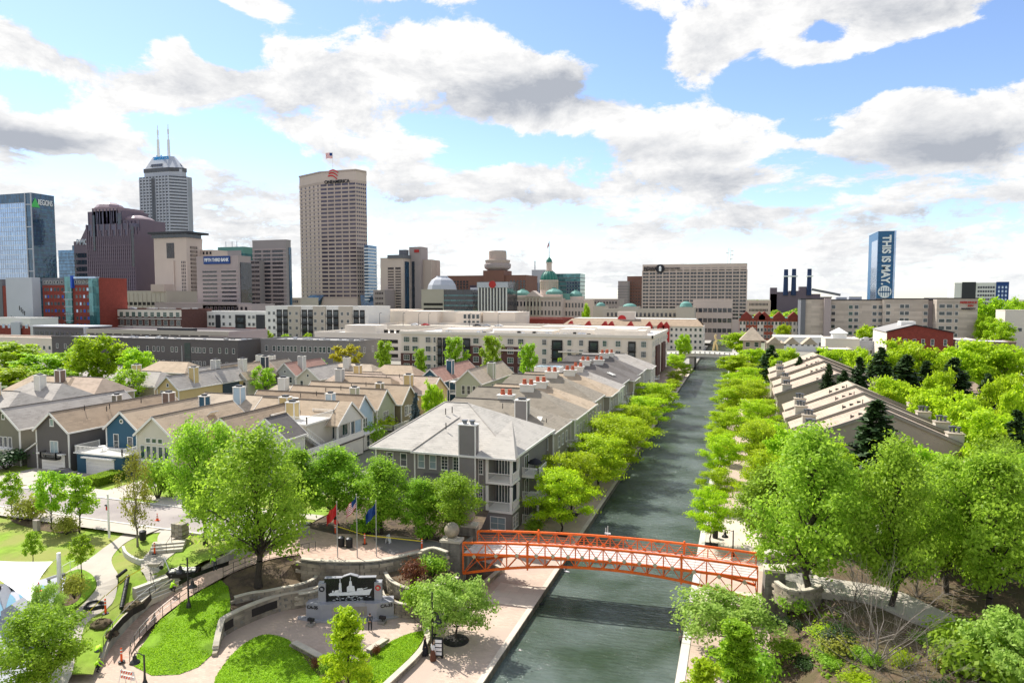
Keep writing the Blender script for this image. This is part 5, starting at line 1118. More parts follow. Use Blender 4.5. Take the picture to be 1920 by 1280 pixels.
# stepped purple granite tower with two copper-pink domes
Yp=430;x0,x1,y0,y1,z1=dims(161,250,291,420,Yp)
t=bld('granite_tower','stepped dark purple granite tower with two pink domed tops','office tower',x0,x1,y0,y1,ZG,z1,'purple_glass')
for i in range(24):b=MB();x=x0+(x1-x0)*(i+.5)/24;b.box(x-.9,y0-.5,ZG,x+.3,y0,z1-(3+5*((i*7) % 3)-4));b.build('pier','purple_granite',t)
for i in range(22):b=MB();y=y0+(y1-y0)*(i+.5)/22;b.box(x1,y-.8,ZG,x1+.5,y+.3,z1-8+((i*5) % 3)*3);b.build('pier','purple_granite',t)
bands(t,x0,x1,y0,y1,ZG,z1-14,24,.8,'purple_granite',.2)
for (ua,ub,va,ul,mm) in ((164,229,394,1,'purple_granite'),(212,262,411,1,'purple_granite'),(172,221,388,1,'pink_granite')):
    a,b2,c,d,zt=dims(ua,ub,0,va,Yp+6);b=MB();b.box(a,c,z1-12,b2,c+26,zt);b.build('crown_block',mm,t)
    piers(t,a+1,b2-1,c,z1-6,zt-1,7,.8,'purple_glass',.3)
for (ua,ub,va,vb) in ((178,217,379,391),(216,268,403,412)):
    a=AY(ua,vb,Yp+16);c=AY(ub,vb,Yp+16);hz=AY((ua+ub)/2,va,Yp+16)[2];rr=(c[0]-a[0])/2;cx=(a[0]+c[0])/2
    b=MB();b.lathe([(rr,-6),(rr,0),(rr*.8,(hz-a[2])*.55),(rr*.45,(hz-a[2])*.95),(rr*.4,hz-a[2])],8,(cx,Yp+16+rr*.4,a[2]));b.build('dome','pink_granite',t)
for (ua,ub,va,vb) in ((175,181,404,470),(247,254,424,500),(222,229,400,420)):
    a=AY(ua,va,Yp);c=AY(ub,vb,Yp);b=MB();b.box(a[0],Yp-.9,c[2],c[0],Yp-.55,a[2]);b.build('glass_recess','dark_glass',t)
b=MB();b.box(x1,y0+10,z1,x1+.1,y1,z1+.1)
# tall chamfered tower with antennas
Ys=560;a=AY(262,333,Ys);c=AY(316,333,Ys);x0,x1,z1=a[0],c[0],a[2];y0=Ys;ch=12;xw=x1+ch;y1_=AX(358,333,xw)[1]
t=thing('skyscraper','tallest grey stone skyscraper with a sloped crown and two white antennas','skyscraper',((x0+xw)/2,(y0+y1_)/2,ZG))
pl=[(x0,y0),(x1,y0),(xw,y0+ch),(xw,y1_),(x0,y1_)]
b=MB();b.prism(pl,ZG,z1);b.build('wall','dark_glass',t)
def off(pl,d):
    cx=sum(p[0] for p in pl)/len(pl);cy=sum(p[1] for p in pl)/len(pl);return [(x+(d if x>cx else -d),y+(d if y>cy else -d)) for x,y in pl]
nf=48
for i in range(nf):z=ZG+(z1-ZG)*i/nf;b=MB();b.prism(off(pl,.3),z,z+1.7);b.build('floor_band','gray_tower' if 0 else 'pale_gray',t)
def pier_line(t,p,q,z0,z1,n,w,m,pr):
    a=math.atan2(q[1]-p[1],q[0]-p[0])
    for i in range(n+1):
        f=i/n;bb=MB();bb.box(-w/2,-pr,z0,w/2,0,z1);me=bb.mesh('pier',m);inst('pier',me,t,(p[0]+(q[0]-p[0])*f,p[1]+(q[1]-p[1])*f,0),a)
for p,q,n in ((pl[0],pl[1],9),(pl[2],pl[3],7)):pier_line(t,p,q,ZG,z1,n,1.0,'pale_gray',.8)
for f in (.45,.52):x=x0+(x1-x0)*f;b=MB();b.box(x-1.2,y0-.9,ZG,x+1.2,y0-.3,z1-2);b.build('glass_recess','dark_glass',t)
zc=AY(290,317,Ys)[2];p2=off(pl,-3);b=MB();b.prism(p2,z1,zc);b.build('crown_wall','pale_gray',t);b=MB();b.prism(off(pl,-2.6),z1+5,z1+9);b.build('crown_band','dark_glass',t)
zt=AY(300,288,Ys)[2];ax0=AY(291,288,Ys+15)[0];ax1=AY(325,288,Ys+15)[0];b=MB();lo=[(x,y,zc) for x,y in p2];yc=(y0+y1_)/2
hi=[(ax0,y0+12,zt),(ax1-4,y0+12,zt),(ax1,y0+16,zt),(ax1,yc+8,zt),(ax0,yc+8,zt)];b.add(lo+hi,[(0,1,6,5),(1,2,7,6),(2,3,8,7),(3,4,9,8),(4,0,5,9),(5,6,7,8,9)]);b.build('sloped_crown','pale_gray',t)
def on_slope(f0,f1,g0,g1,k=0):
    A_,B_,C_,D_=[Vector(q) for q in ((lo[0],lo[1],hi[1],hi[0]) if k==0 else (lo[2],lo[3],hi[3],hi[2]))]
    return [tuple((A_.lerp(B_,f)).lerp(D_.lerp(C_,f),g)+Vector((0,-.5,.1) if k==0 else (.5,0,.1))) for f,g in ((f0,g0),(f1,g0),(f1,g1),(f0,g1))]
for q,m_ in ((on_slope(.2,.75,.22,.42),'dark_glass'),(on_slope(.25,.6,.22,.42,1),'dark_glass')):b=MB();b.add(q,[(0,1,2,3)]);b.build('crown_window',m_,t)
text(t,'salesforce',(AY(303,296,Ys+7)[0],Ys+6.2,AY(303,296,Ys+7)[2]),6.5,'sign_blue',bold=.02,extrude=.3,fit=AY(317,296,Ys+7)[0]-AY(289,296,Ys+7)[0])
for u,vt in ((297,235),(316.5,233)):
    p=AY(u,288,Ys+20);zt2=AY(u,vt,Ys+20)[2];zm=AY(u,262,Ys+20)[2];b=MB();b.tube((p[0],p[1],p[2]-3),(p[0],p[1],zm),1.5,1.3,8);b.tube((p[0],p[1],zm),(p[0],p[1],zt2),.65,.3,6);b.tube((p[0],p[1],zt2-10),(p[0],p[1],zt2-5),.9,n=6);b.build('antenna','white_paint',t)
# cream tower with a dark overhanging roof
x0,x1,y0,y1,z1=dims(288,349,379,445,430)
t=bld('office_tower','cream stone tower with vertical fins under a dark overhanging flat roof','office tower',x0,x1,y0,y1,ZG,z1,'lime_stone',parapet=0)
zz=AY(300,437,430)[2];b=MB();b.box(x0-1,y0-1,z1,x1+1,y1-2,zz-1);b.build('roof_glass','dark_glass',t);b=MB();b.box(x0-3,y0-3,zz-1,x1+4,y1+3,zz+.6);b.build('roof_slab','dark_cladding',t)
xm=AY(328,445,430)[0];b=MB();b.box(x0+2,y0-.15,ZG,xm-2,y0,z1-18);b.build('glass_field','dark_glass',t);piers(t,x0+2,xm-2,y0,ZG,z1-18,12,1.5,'lime_stone',1.0)
for i in range(7):b=MB();x=AY(312+i*2.1,445,430)[0];b.box(x,y0-.3,z1-16,x+.7,y0,z1-4);b.build('slot_window','dark_glass',t)
xa=AY(338,445,430)[0];fac(t,xa,y0,AY(347,445,430)[0],y0,ZG,z1-18,3,20,.9,2.0,'dark_glass','lime_stone');fac(t,x1,y0+4,x1,y1-6,ZG+30,z1-6,10,12,1.5,2.1,'dark_glass','lime_stone')
x0,x1,y0,y1,z1=dims(372,398,0,470,445);t=bld('office_building','narrow cream wing right of the cream tower with two columns of windows','office building',x0,x1,y0,y1,ZG,z1,'lime_stone');fac(t,x0,y0,x1,y0,ZG,z1,4,18,2,2.2,'dark_glass','lime_stone')
x0,x1,y0,y1,z1=dims(402,450,0,476,580);t=bld('office_building','teal glass building top showing above the bank building','office building',x0,x1,y0,y1,ZG,z1,'teal_glass','copper_green');zz=AY(405,463,580)[2];b=MB();b.box(x0,y0+5,z1,x1,y1,zz);b.build('glass_top','copper_green',t);bands(t,x0,x1,y0,y1,z1-12,z1,3,.5,'copper_green');[ (lambda bb:(bb.tube((x0+q,y0+8,zz),(x0+q,y0+8,zz+6),.3),bb.build('mast','pale_gray',t)))(MB()) for q in (8,16,22)]
# bank building
x0,x1,y0,y1,z1=dims(368,446,470,481,400)
t=bld('bank_building','mauve office block with a navy bank sign and a dark glass right side','office building',x0,x1,y0,y1,ZG,z1,'gray_pink')
b=MB();b.box(x1-.1,y0+2,ZG,x1+.5,y1,z1-4);b.build('glass_side','dark_glass',t)
xa=AY(379,481,400)[0];xb=AY(412,481,400)[0];n=14
for i in range(n):
    z=ZG+6+(z1-14-ZG)*i/n
    for a_,b_ in ((xa,xb-3),(xb+1,x1-2)):b=MB();b.box(a_,y0-.15,z,b_,y0+.1,z+2.2);b.build('ribbon_window','dark_glass',t)
for i in range(n+1):z=ZG+4.2+(z1-14-ZG)*i/n;b=MB();b.box(xa-1,y0-.5,z,x1,y0,z+1.3);b.build('spandrel','gray_pink',t)
b=MB();b.box(AY(383,480,400)[0],y0-.9,z1-5,AY(432,480,400)[0],y0-.2,z1+.6);b.build('sign_board','navy_sign',t);text(t,'FIFTH THIRD BANK',(AY(407.5,484,400)[0],y0-1.0,z1-2.2),3.4,'sign_white',bold=.02,extrude=.1,fit=AY(430,484,400)[0]-AY(385,484,400)[0])
b=MB();b.box(xb,y0+8,z1,x1-4,y1-5,z1+5);b.build('penthouse','gray_tower',t)
# grey ribbon-windowed tower
x0,x1,y0,y1,z1=dims(473,536,545,451,440)
t=bld('office_tower','grey tower with horizontal ribbon windows between the bank and the tall tan tower','office tower',x0,x1,y0,y1,ZG,z1,'gray_tower');b=MB();b.box(x1-.1,y0+3,ZG,x1+.5,y1,z1-5);b.build('glass_side','navy_glass',t)
n=19;xm=AY(491,451,440)[0];xm2=AY(508,451,440)[0]
for i in range(n):
    z=ZG+5+(z1-11-ZG)*i/n
    for a_,b_ in ((x0+2,xm-1),(xm+1,xm2-1),(xm2+1,x1-3)):b=MB();b.box(a_,y0-.15,z,b_,y0+.1,z+2.1);b.build('ribbon_window','dark_glass',t)
    b=MB();b.box(x0,y0-.45,z+2.3,x1,y0,z+3.3);b.build('spandrel','gray_pink',t)
a_,b_,c_,d_,zl=dims(469,486,0,488,434);b=MB();b.box(a_,c_,ZG,b_,y0,zl);b.build('lower_wing','gray_tower',t);fac(t,a_,c_,b_,c_,ZG,zl,2,16,4.5,1.8,'dark_glass','gray_pink')
# tall tan octagonal tower
Yo=Yh(624,320,166);zt=166
P=[AY(u,330,Yo+dy)[:2] for u,dy in ((561,17),(600,0),(667,0),(687,14))];x0,x1=P[0][0],P[3][0];yb=Yo+48
t=thing('landmark_tower','tall tan octagonal tower with red swoosh sign and a flag on its roof','skyscraper',((x0+x1)/2,Yo+24,ZG))
kx=P[3][0]/P[3][1];pl=P+[(x1+kx*16-.5,P[3][1]+16),(x1+kx*28-9,P[3][1]+28),(x0+6,yb),(x0,yb-14)]
b=MB();b.prism(pl,ZG,zt-1.5);b.build('wall','lime_stone',t);b=MB();b.prism(off(pl,.5),zt-1.5,zt);b.build('parapet','tan_concrete',t)
zw=AY(624,343,Yo)[2];zb=AY(624,558,Yo)[2];nf=29;H_=(zw-zb)/nf
fac(t,P[1][0],P[1][1],P[2][0],P[2][1],zb,zw,5,nf,(P[2][0]-P[1][0])/5-1.3,2.15,'purple_glass','tan_concrete',th=.25)
fac(t,P[0][0],P[0][1],P[1][0],P[1][1],zb,zw,5,nf,2.6,1.9,'purple_glass','tan_concrete',th=.2);fac(t,P[2][0],P[2][1],P[3][0],P[3][1],zb,zw,5,nf,2.2,1.9,'purple_glass','tan_concrete',th=.2)
for i in range(nf+1):z=zb+H_*i-.35;b=MB();b.wallpath([(p[0],p[1]) for p in P],.7,z,z+.5);b.build('floor_band','tan_concrete',t)
b=MB();b.wallpath([(p[0],p[1]) for p in P],.5,zt-12,zt-11.4);b.build('floor_band','tan_concrete',t)
text(t,'ONEAMERICA',(AY(632,341,Yo)[0],Yo-.5,AY(632,341,Yo)[2]),5.0,'sign_dark',bold=.02,extrude=.3,fit=AY(656,341,Yo)[0]-AY(609,341,Yo)[0])
b=MB()
for k in range(3):
    pts=[]
    for i in range(9):
        f=i/8;pts.append((f*11-.8*k,4.2-2.6*k+2.2*math.sin(f*3.0)-f*(.5+.7*k)-2.0*f))
    cx,cz=AY(618,331,Yo)[0],AY(620,330,Yo)[2]
    for (a1_,c1_),(a2_,c2_) in zip(pts[:-1],pts[1:]):b.add([(cx+a1_,Yo-.6,cz+c1_),(cx+a2_,Yo-.6,cz+c2_),(cx+a2_,Yo-.6,cz+c2_+1.5),(cx+a1_,Yo-.6,cz+c1_+1.5)],[(0,1,2,3)])
b.build('red_swoosh','red_paint',t)
for s in (0,1):
    if s==0:q=[AY(u,v,Yo-8)[:1]+(Yo-12*(v>560),)+AY(u,v,Yo-8)[2:] for u,v in ((574,553),(600,553),(590,577),(556,577))]
    else:q=[AY(u,v,Yo-8)[:1]+(Yo-12*(v>560),)+AY(u,v,Yo-8)[2:] for u,v in ((668,553),(690,553),(712,577),(682,577))]
    b=MB();b.add(q+[(x,Yo+20,z) for x,y,z in q],[(0,3,2,1)[::-1],(0,1,5,4),(3,7,6,2),(0,4,7,3),(1,2,6,5)]);b.build('sloped_skirt','navy_glass',t)
p=AY(624,318,Yo+20);f=thing('flagpole','white flagpole with a US flag on top of the tall tan tower','flagpole',p);b=MB();b.tube((p[0],p[1],p[2]-4),(p[0],p[1],p[2]+19),.25);b.build('pole','white_paint',f)
def flag_mesh(par,x,y,z,L_n,h,kind='us',droop=0.0,ang=math.pi):
    """cloth waving from a pole; stripes, canton and stars are separate coloured faces"""
    nx,nz=14,13;b=MB()
    def pt(i,j):
        f=i/nx;g=j/nz;d=L_n*f*(1-droop*.75);return (x+d*math.cos(ang)+.06*L_n*math.sin(f*9+g*2)*math.sin(ang+.6),y+d*math.sin(ang)+.07*L_n*math.sin(f*8+g*2),z-h*(1-g)-L_n*f*droop-.03*h*math.sin(f*7))
    b.v=[pt(i,j) for j in range(nz+1) for i in range(nx+1)]
    for j in range(nz):
        for i in range(nx):
            k=j*(nx+1)+i;b.f.append((k,k+1,k+nx+2,k+nx+1))
            b.m.append({'us':(2 if (i<6 and j>5) else (0 if j % 2==0 else 1)),'red':0,'blue':2}[kind])
    return b.build('flag_cloth',['red_paint','white_fabric','navy_sign'],par)
flag_mesh(f,p[0],p[1],p[2]+18.5,9,6,'us',ang=math.pi)
# narrow blue glass slab
x0,x1,y0,y1,z1=dims(683,690,706,461,640);t=bld('office_building','narrow pale blue glass slab directly right of the tall tan tower','office building',x0,x1,y0,y1,ZG,z1,'blue_glass');bands(t,x0,x1,y0,y1,ZG,z1,24,1.3,'sign_white',.3)
# cream and tan pair (hotel)
x0,x1,y0,y1,z1=dims(713,756,773,484,620)
t=bld('office_tower','cream office tower with two columns of dark windows and a wide dark glass strip','office tower',x0,x1,y0,y1,ZG,z1,'lime_stone')
xa,xb,xc,xd=[AY(u,484,620)[0] for u in (727,738,741,751)]
for a_,b_ in ((xa,xb),(xc,xd)):
    b=MB();b.box(a_,y0-.1,ZG+10,b_,y0,z1-9);b.build('glass_strip','dark_glass',t)
    for i in range(16):z=ZG+12+(z1-22-ZG)*i/16;b=MB();b.box(a_,y0-.5,z,b_,y0-.1,z+1.5);b.build('spandrel','tan_concrete',t)
b=MB();b.box(x1,y0+3,ZG+8,x1+.3,y0+(y1-y0)*.6,z1-3);b.build('glass_strip','navy_glass',t);b=MB();b.box(xa,y0-1,z1,x1+1,y1,z1+3.5);b.build('roof_box','gray_cladding',t);b=MB();b.box(xc,y0+8,z1+3.5,xd+2,y1-6,z1+9);b.build('penthouse','gray_cladding',t)
x0,x1,y0,y1,z1=dims(767,789,802,464,635);t=bld('hotel','tan slab tower with one dark vertical strip, left of the white dome','hotel',x0,x1,y0,y1,ZG,z1,'gray_pink');xa,xb=AY(772,470,635)[0],AY(777,470,635)[0];b=MB();b.box(xa,y0-.3,ZG+10,xb,y0,z1-14);b.build('glass_strip','dark_glass',t);b=MB();b.box(x1,y0+5,ZG,x1+9,y1+10,z1-12);b.build('side_wing','tan_concrete',t);piers(t,y0+6,y1+9,x1+9,ZG,z1-12,6,1.2,'lime_stone',.6,'W');b=MB();b.box(xa+3,y0-.6,z1-5,x1-2,y0,z1-2);b.build('sign','red_trim',t)
# white domed hall
p=AY(829,545,560);t=thing('domed_hall','white faceted dome hall right of the tan slab tower','hall',p);rr=(AY(855,545,560)[0]-AY(803,545,560)[0])/2;b=MB();b.lathe([(rr,-16),(rr,0),(rr*.92,5),(rr*.7,9.5),(rr*.4,12),(rr*.38,13)],10,p);b.build('dome','pale_gray',t)
for k in range(4):b=MB();b.lathe([(rr*1.01,-12+k*4),(rr*1.01,-11.2+k*4)],10,p);b.build('band','teal_glass',t)
# brown hotel with a revolving top
x0,x1,y0,y1,z1=dims(838,986,0,517,640)
t=bld('brown_hotel','wide reddish brown hotel with a drum-shaped revolving restaurant on top','hotel',x0,x1,y0,y0+40,ZG,z1,'brown_brick_far');fac(t,x0,y0,AY(879,520,640)[0],y0,ZG,z1-4,7,16,2.2,2.0,'dark_glass','brown_brick_far');fac(t,AY(955,520,640)[0],y0,x1,y0,ZG,z1-4,5,16,2.2,2.0,'dark_glass','brown_brick_far')
b=MB();b.box(AY(881,520,640)[0],y0-.4,ZG,AY(917,520,640)[0],y0,z1-9);b.build('glass_recess','purple_glass',t)
p=AY(933,517,650);r_=10.5;b=MB();b.box(p[0]-11,p[1]-12,p[2]-12,p[0]+11,p[1]+12,p[2]+5);b.build('core','brown_brick_far',t);b=MB();b.lathe([(8,4),(13,7.5),(13.5,9.5),(13.5,11.5),(13,12)],20,p);b.build('restaurant_drum','gray_pink',t);b=MB();b.lathe([(12,12),(12.6,14.5),(12.8,15.5),(9,16),(9,24),(8.5,25)],20,p);b.build('upper_drum','tan_concrete',t)
# dark banded blocks before it
x0,x1,y0,y1,z1=dims(790,886,0,545,500);t=bld('office_building','low dark glass building with pale horizontal bands below the brown hotel','office building',AY(833,545,500)[0],x1,y0,y1,ZG,z1,'dark_glass');bands(t,AY(833,545,500)[0],x1,y0,y1,ZG,z1,8,.6,'teal_glass',.4)
t=bld('parking_garage','grey deck with dark openings left of the dark glass building','garage',x0,AY(832,545,500)[0],y0,y1,ZG,z1+.5,'tan_strip');[ (lambda bb:(bb.box(x0+2,y0-.1,ZG+4+i*4,AY(830,545,500)[0],y0+.05,ZG+6+i*4),bb.build('opening_shade','shade_and_black',t)))(MB()) for i in range(5)]  # flat dark panels paint the shade inside the deck openings
x0,x1,y0,y1,z1=dims(898,950,0,530,470);t=bld('office_building','dark building fronted by tall white columns with a round red sign','office building',x0,x1,y0,y1,ZG,z1,'dark_glass');piers(t,x0,x1,y0,ZG,z1-3,9,.7,'white_stucco',1.2);b=MB();b.box(x0-1,y0-1.6,z1-3.5,x1+1,y0,z1+.5);b.build('cornice','pale_gray',t);p=AY(923,533,468);b=MB();b.tube((p[0],y0-1.6,z1-1.2),(p[0],y0-2.2,z1-1.2),2.6,n=18);b.build('round_sign','red_trim',t)
# teal glass block and grey blade behind the statehouse
x0,x1,y0,y1,z1=dims(1020,1088,0,514,760);t=bld('office_building','teal glass block behind the green dome','office building',x0,x1,y0,y1,ZG,z1,'teal_glass');bands(t,x0,x1,y0,y1,ZG,z1,12,.7,'gray_cladding',.2);fac(t,AY(1062,520,760)[0],y0-.2,x1,y0-.2,ZG,z1-8,5,12,2.5,2.4,'navy_glass','pale_gray')
x0,x1,y0,y1,z1=dims(997,1021,0,507,750);t=bld('office_building','grey stone blade with a glass strip left of the green dome','office building',x0,x1,y0,y1,ZG,z1,'pale_gray');piers(t,x0+3,x0+13,y0,ZG,z1-14,3,2.2,'blue_glass',.3);b=MB();p=AY(1003,507,755);b.tube((p[0],p[1],p[2]),(p[0],p[1],p[2]+11),.7);b.build('mast','pale_gray',t)
# ---- statehouse
Yt=520;A=lambda u,v,dy=0:AY(u,v,Yt+dy)
xl,xr=A(961,600)[0],A(1095,600)[0];t=thing('statehouse','domed limestone statehouse with a dark green dome and pale copper corner roofs','statehouse',((xl+xr)/2,Yt+20,ZG))
zc=A(1000,560)[2]
def blk(u0,u1,v,dy,D,m='lime_stone',nm='wing',z0=ZG):a=A(u0,v,dy);c=A(u1,v,dy);b=MB();b.box(a[0],a[1],z0,c[0],a[1]+D,a[2]);b.build(nm,m,t);return a[0],c[0],a[1],a[2]
x0_,x1_,yy,zz=blk(961,1053,559,0,40);fac(t,x0_,yy,x1_,yy,ZG+4,zz-1,14,3,1.3,3.6,'dark_glass','lime_stone')
b=MB();b.box(x0_-.8,yy-.8,zz,x1_+.8,yy+.5,zz+1.2);b.build('cornice','stone_cap',t)
x2_,x3_,yy2,zz2=blk(1053,1095,562,8,40);fac(t,x2_,yy2,x3_,yy2,ZG+4,zz2-1,7,3,1.3,3.6,'dark_glass','lime_stone')
a,c=A(985,559),A(1015,559);b=MB();b.add([(a[0],Yt-1.5,zz+1.2),(c[0],Yt-1.5,zz+1.2),((a[0]+c[0])/2,Yt-1.5,zz+6),(a[0],Yt+8,zz+1.2),(c[0],Yt+8,zz+1.2),((a[0]+c[0])/2,Yt+8,zz+6)],[(0,1,2),(5,4,3),(0,2,5,3),(2,1,4,5)]);b.build('pediment','lime_stone',t);piers(t,a[0]+1,c[0]-1,Yt,ZG+12,zz,4,1.0,'stone_cap',1.4,name='column')
for u0,u1,vt,dy in ((961,990,541,2),(1019,1051,539,4),(1065,1089,543,14)):
    a,c=A(u0,vt+15,dy),A(u1,vt+15,dy);zt=A(u0,vt,dy)[2];cx=(a[0]+c[0])/2;rr=(c[0]-a[0])/2;b=MB();b.lathe([(rr,0),(rr,3),(rr*.98,(zt-a[2])*.45),(rr*.6,(zt-a[2])*.75),(rr*.25,(zt-a[2])*.85),(rr*.25,zt-a[2])],8,(cx,a[1]+rr,a[2]));b.build('copper_roof','copper_green',t);b=MB();b.box(cx-rr,a[1],zc-4,cx+rr,a[1]+2*rr,a[2]+1);b.build('corner_pavilion','lime_stone',t)
b=MB();a,c=A(1053,556,12),A(1068,556,12);b.box(a[0],a[1],a[2]-3,c[0],a[1]+20,a[2]+2.5);b.build('copper_roof','copper_green',t)
p=A(1029.5,525,25);r_=(A(1045,525,25)[0]-A(1014,525,25)[0])/2;zb=A(1029,556,25)[2];zt=A(1029,507,25)[2]
b=MB();b.lathe([(r_*1.05,zb-p[2]-6),(r_*1.05,-8),(r_*.98,-8),(r_*.98,-1),(r_*1.08,-1),(r_*1.08,0)],24,p);b.build('drum','lime_stone',t)
for i in range(24):a_=2*math.pi*i/24;b=MB();b.box(-.45,-.3,0,.45,.3,7);me=b.mesh('column','stone_cap');inst('column',me,t,(p[0]+r_*1.02*math.cos(a_),p[1]+r_*1.02*math.sin(a_),p[2]-8),a_)
hh=zt-p[2];b=MB();b.lathe([(r_*1.0*math.cos(x)+.01,hh*math.sin(x)) for x in [math.pi/2*i/9*.93 for i in range(10)]],24,p);b.build('dome','dome_green',t,smooth=True)
for i in range(16):a_=2*math.pi*i/16;b=MB();b.pathtube([(p[0]+1.01*r_*math.cos(x)*math.cos(a_),p[1]+1.01*r_*math.cos(x)*math.sin(a_),p[2]+hh*1.01*math.sin(x)) for x in [math.pi/2*j/6*.9 for j in range(7)]],.22,4);b.build('dome_rib','copper_green',t)
b=MB();b.lathe([(3.2,0),(3.2,1),(2.3,1),(2.3,7),(2.9,7),(2.9,7.6)],10,(p[0],p[1],zt-1));b.build('lantern','lime_stone',t);b=MB();b.lathe([(2.6,7.6),(2.3,9.5),(1.2,11),(.3,12),(.2,15)],10,(p[0],p[1],zt-1));b.build('lantern_dome','dome_green',t)
b=MB();b.tube((p[0],p[1],zt+13),(p[0],p[1],zt+24),.2);b.build('pole','sign_dark',t);flag_mesh(t,p[0],p[1],zt+23.5,4.5,3,'us',.8)
# brown pair left of the government centre
for (u0,u1,v,Y,m,lab) in ((1159,1176,528,780,'gray_pink','grey-brown banded building left of the government centre'),(1176,1206,519,800,'brown_brick_far','brown tower with a sloping roof tucked behind the government centre')):
    x0,x1,y0,y1,z1=dims(u0,u1,0,v,Y);t=bld('office_building',lab,'office building',x0,x1,y0,y1,ZG,z1,m);bands(t,x0,x1,y0,y1,ZG+4,z1-3,12,1.4,'gray_tower' if m != 'brown_brick_far' else 'brown_brick_far',.3)
    if m=='brown_brick_far':fac(t,x0,y0,x1,y0,ZG,z1-4,6,12,1.6,2,'dark_glass','gray_pink')
# ---- government centre
Yg=540;x0,x1,y0,y1,z1=dims(1205,1401,0,497,Yg)
t=bld('government_building','wide tan government office slab with a grid of paired dark windows','office building',x0,x1,y0,y0+30,ZG,z1,'lime_stone',parapet=1.5)
zt=AY(1300,509,Yg)[2];zb=AY(1300,599,Yg)[2];cw=(x1-x0)/15
for r_ in range(14):
    for c_ in range(15):
        for s_ in (-1,1):
            z=zb+(zt-zb)*(r_+.5)/14-.8;xx=x0+cw*(c_+.5)+s_*cw*.225;me=wmesh(2.2,1.65,'dark_glass','lime_stone',.15,.15)
            if r_>3:inst('window',me,t,(xx,y0,z),0)
b=MB()
for r_ in range(4):
    for c_ in range(15):
        for s_ in (-1,1):z=zb+(zt-zb)*(r_+.5)/14-.8;xx=x0+cw*(c_+.5)+s_*cw*.225;b.box(xx-1.1,y0-.03,z,xx+1.1,y0+.02,z+1.65)
o=b.build('window_rows','dark_glass',t);o['kind']='stuff'
for i in range(16):x=x0+cw*i;b=MB();b.box(x-.35,y0-.3,zb,x+.35,y0,zt+1);b.build('pier','lime_stone',t)
for i in range(15):x=x0+cw*(i+.5);b=MB();b.box(x-cw*.38,y0-.3,zt+.7,x+cw*.38,y0,zt+1.2);b.build('ledge','sign_dark',t);b=MB();b.box(x-cw*.36,y0-.3,z1-1.8,x+cw*.36,y0,z1-1.3);b.build('ledge','gray_pink',t)
zs=AY(1225,504,Yg)[2];text(t,'INDIANA',(AY(1219,504,Yg)[0],y0-.5,zs),4.2,'sign_dark',bold=.02,extrude=.2,fit=AY(1231,504,Yg)[0]-AY(1208,504,Yg)[0])
p=AY(1238,504,Yg);b=MB();b.tube((p[0],y0-.2,zs),(p[0],y0-.8,zs),3.4,n=20);o=b.build('seal_disc','sign_dark',t);b=MB();b.lathe([(.01,0),(.9,.5),(1.0,3.2),(.3,4.2)],8,(p[0],y0-.9,zs-2.2));b.build('torch_emblem','sign_white',o)
text(t,'A STATE THAT WORKS',(AY(1260,504,Yg)[0],y0-.5,zs),2.2,'sign_dark',bold=.01,extrude=.1,fit=AY(1275,504,Yg)[0]-AY(1245,504,Yg)[0])
p=AY(1367,491,Yg+10);m=thing('antenna_mast','lattice antenna mast with dishes on the roof of the government slab','antenna',p);zt2=AY(1367,465,Yg+10)[2];b=MB();[b.tube((p[0]+dx,p[1],p[2]-2),(p[0]+dx*.4,p[1],zt2),.2,n=4) for dx in (-1.2,1.2)];b.build('mast','white_paint',m)
for dx,dz in ((2,.75),(2.2,.45),(-1.5,.6),(1.5,.15)):b=MB();b.lathe([(.1,0),(1.3,.5),(1.3,.7)],10,(p[0]+dx,p[1],p[2]+(zt2-p[2])*dz));b.build('dish','white_paint',m)
x0,x1,y0,y1,z1=dims(1300,1373,0,566,440);t=bld('annex','low cream office annex in front of the government slab','office building',x0,x1,y0,y1,ZG,z1,'lime_stone','lime_stone',1.2);fac(t,x0,y0,x1,y0,ZG+3,z1-2,8,3,2.4,2.6,'dark_glass','lime_stone',th=.2)
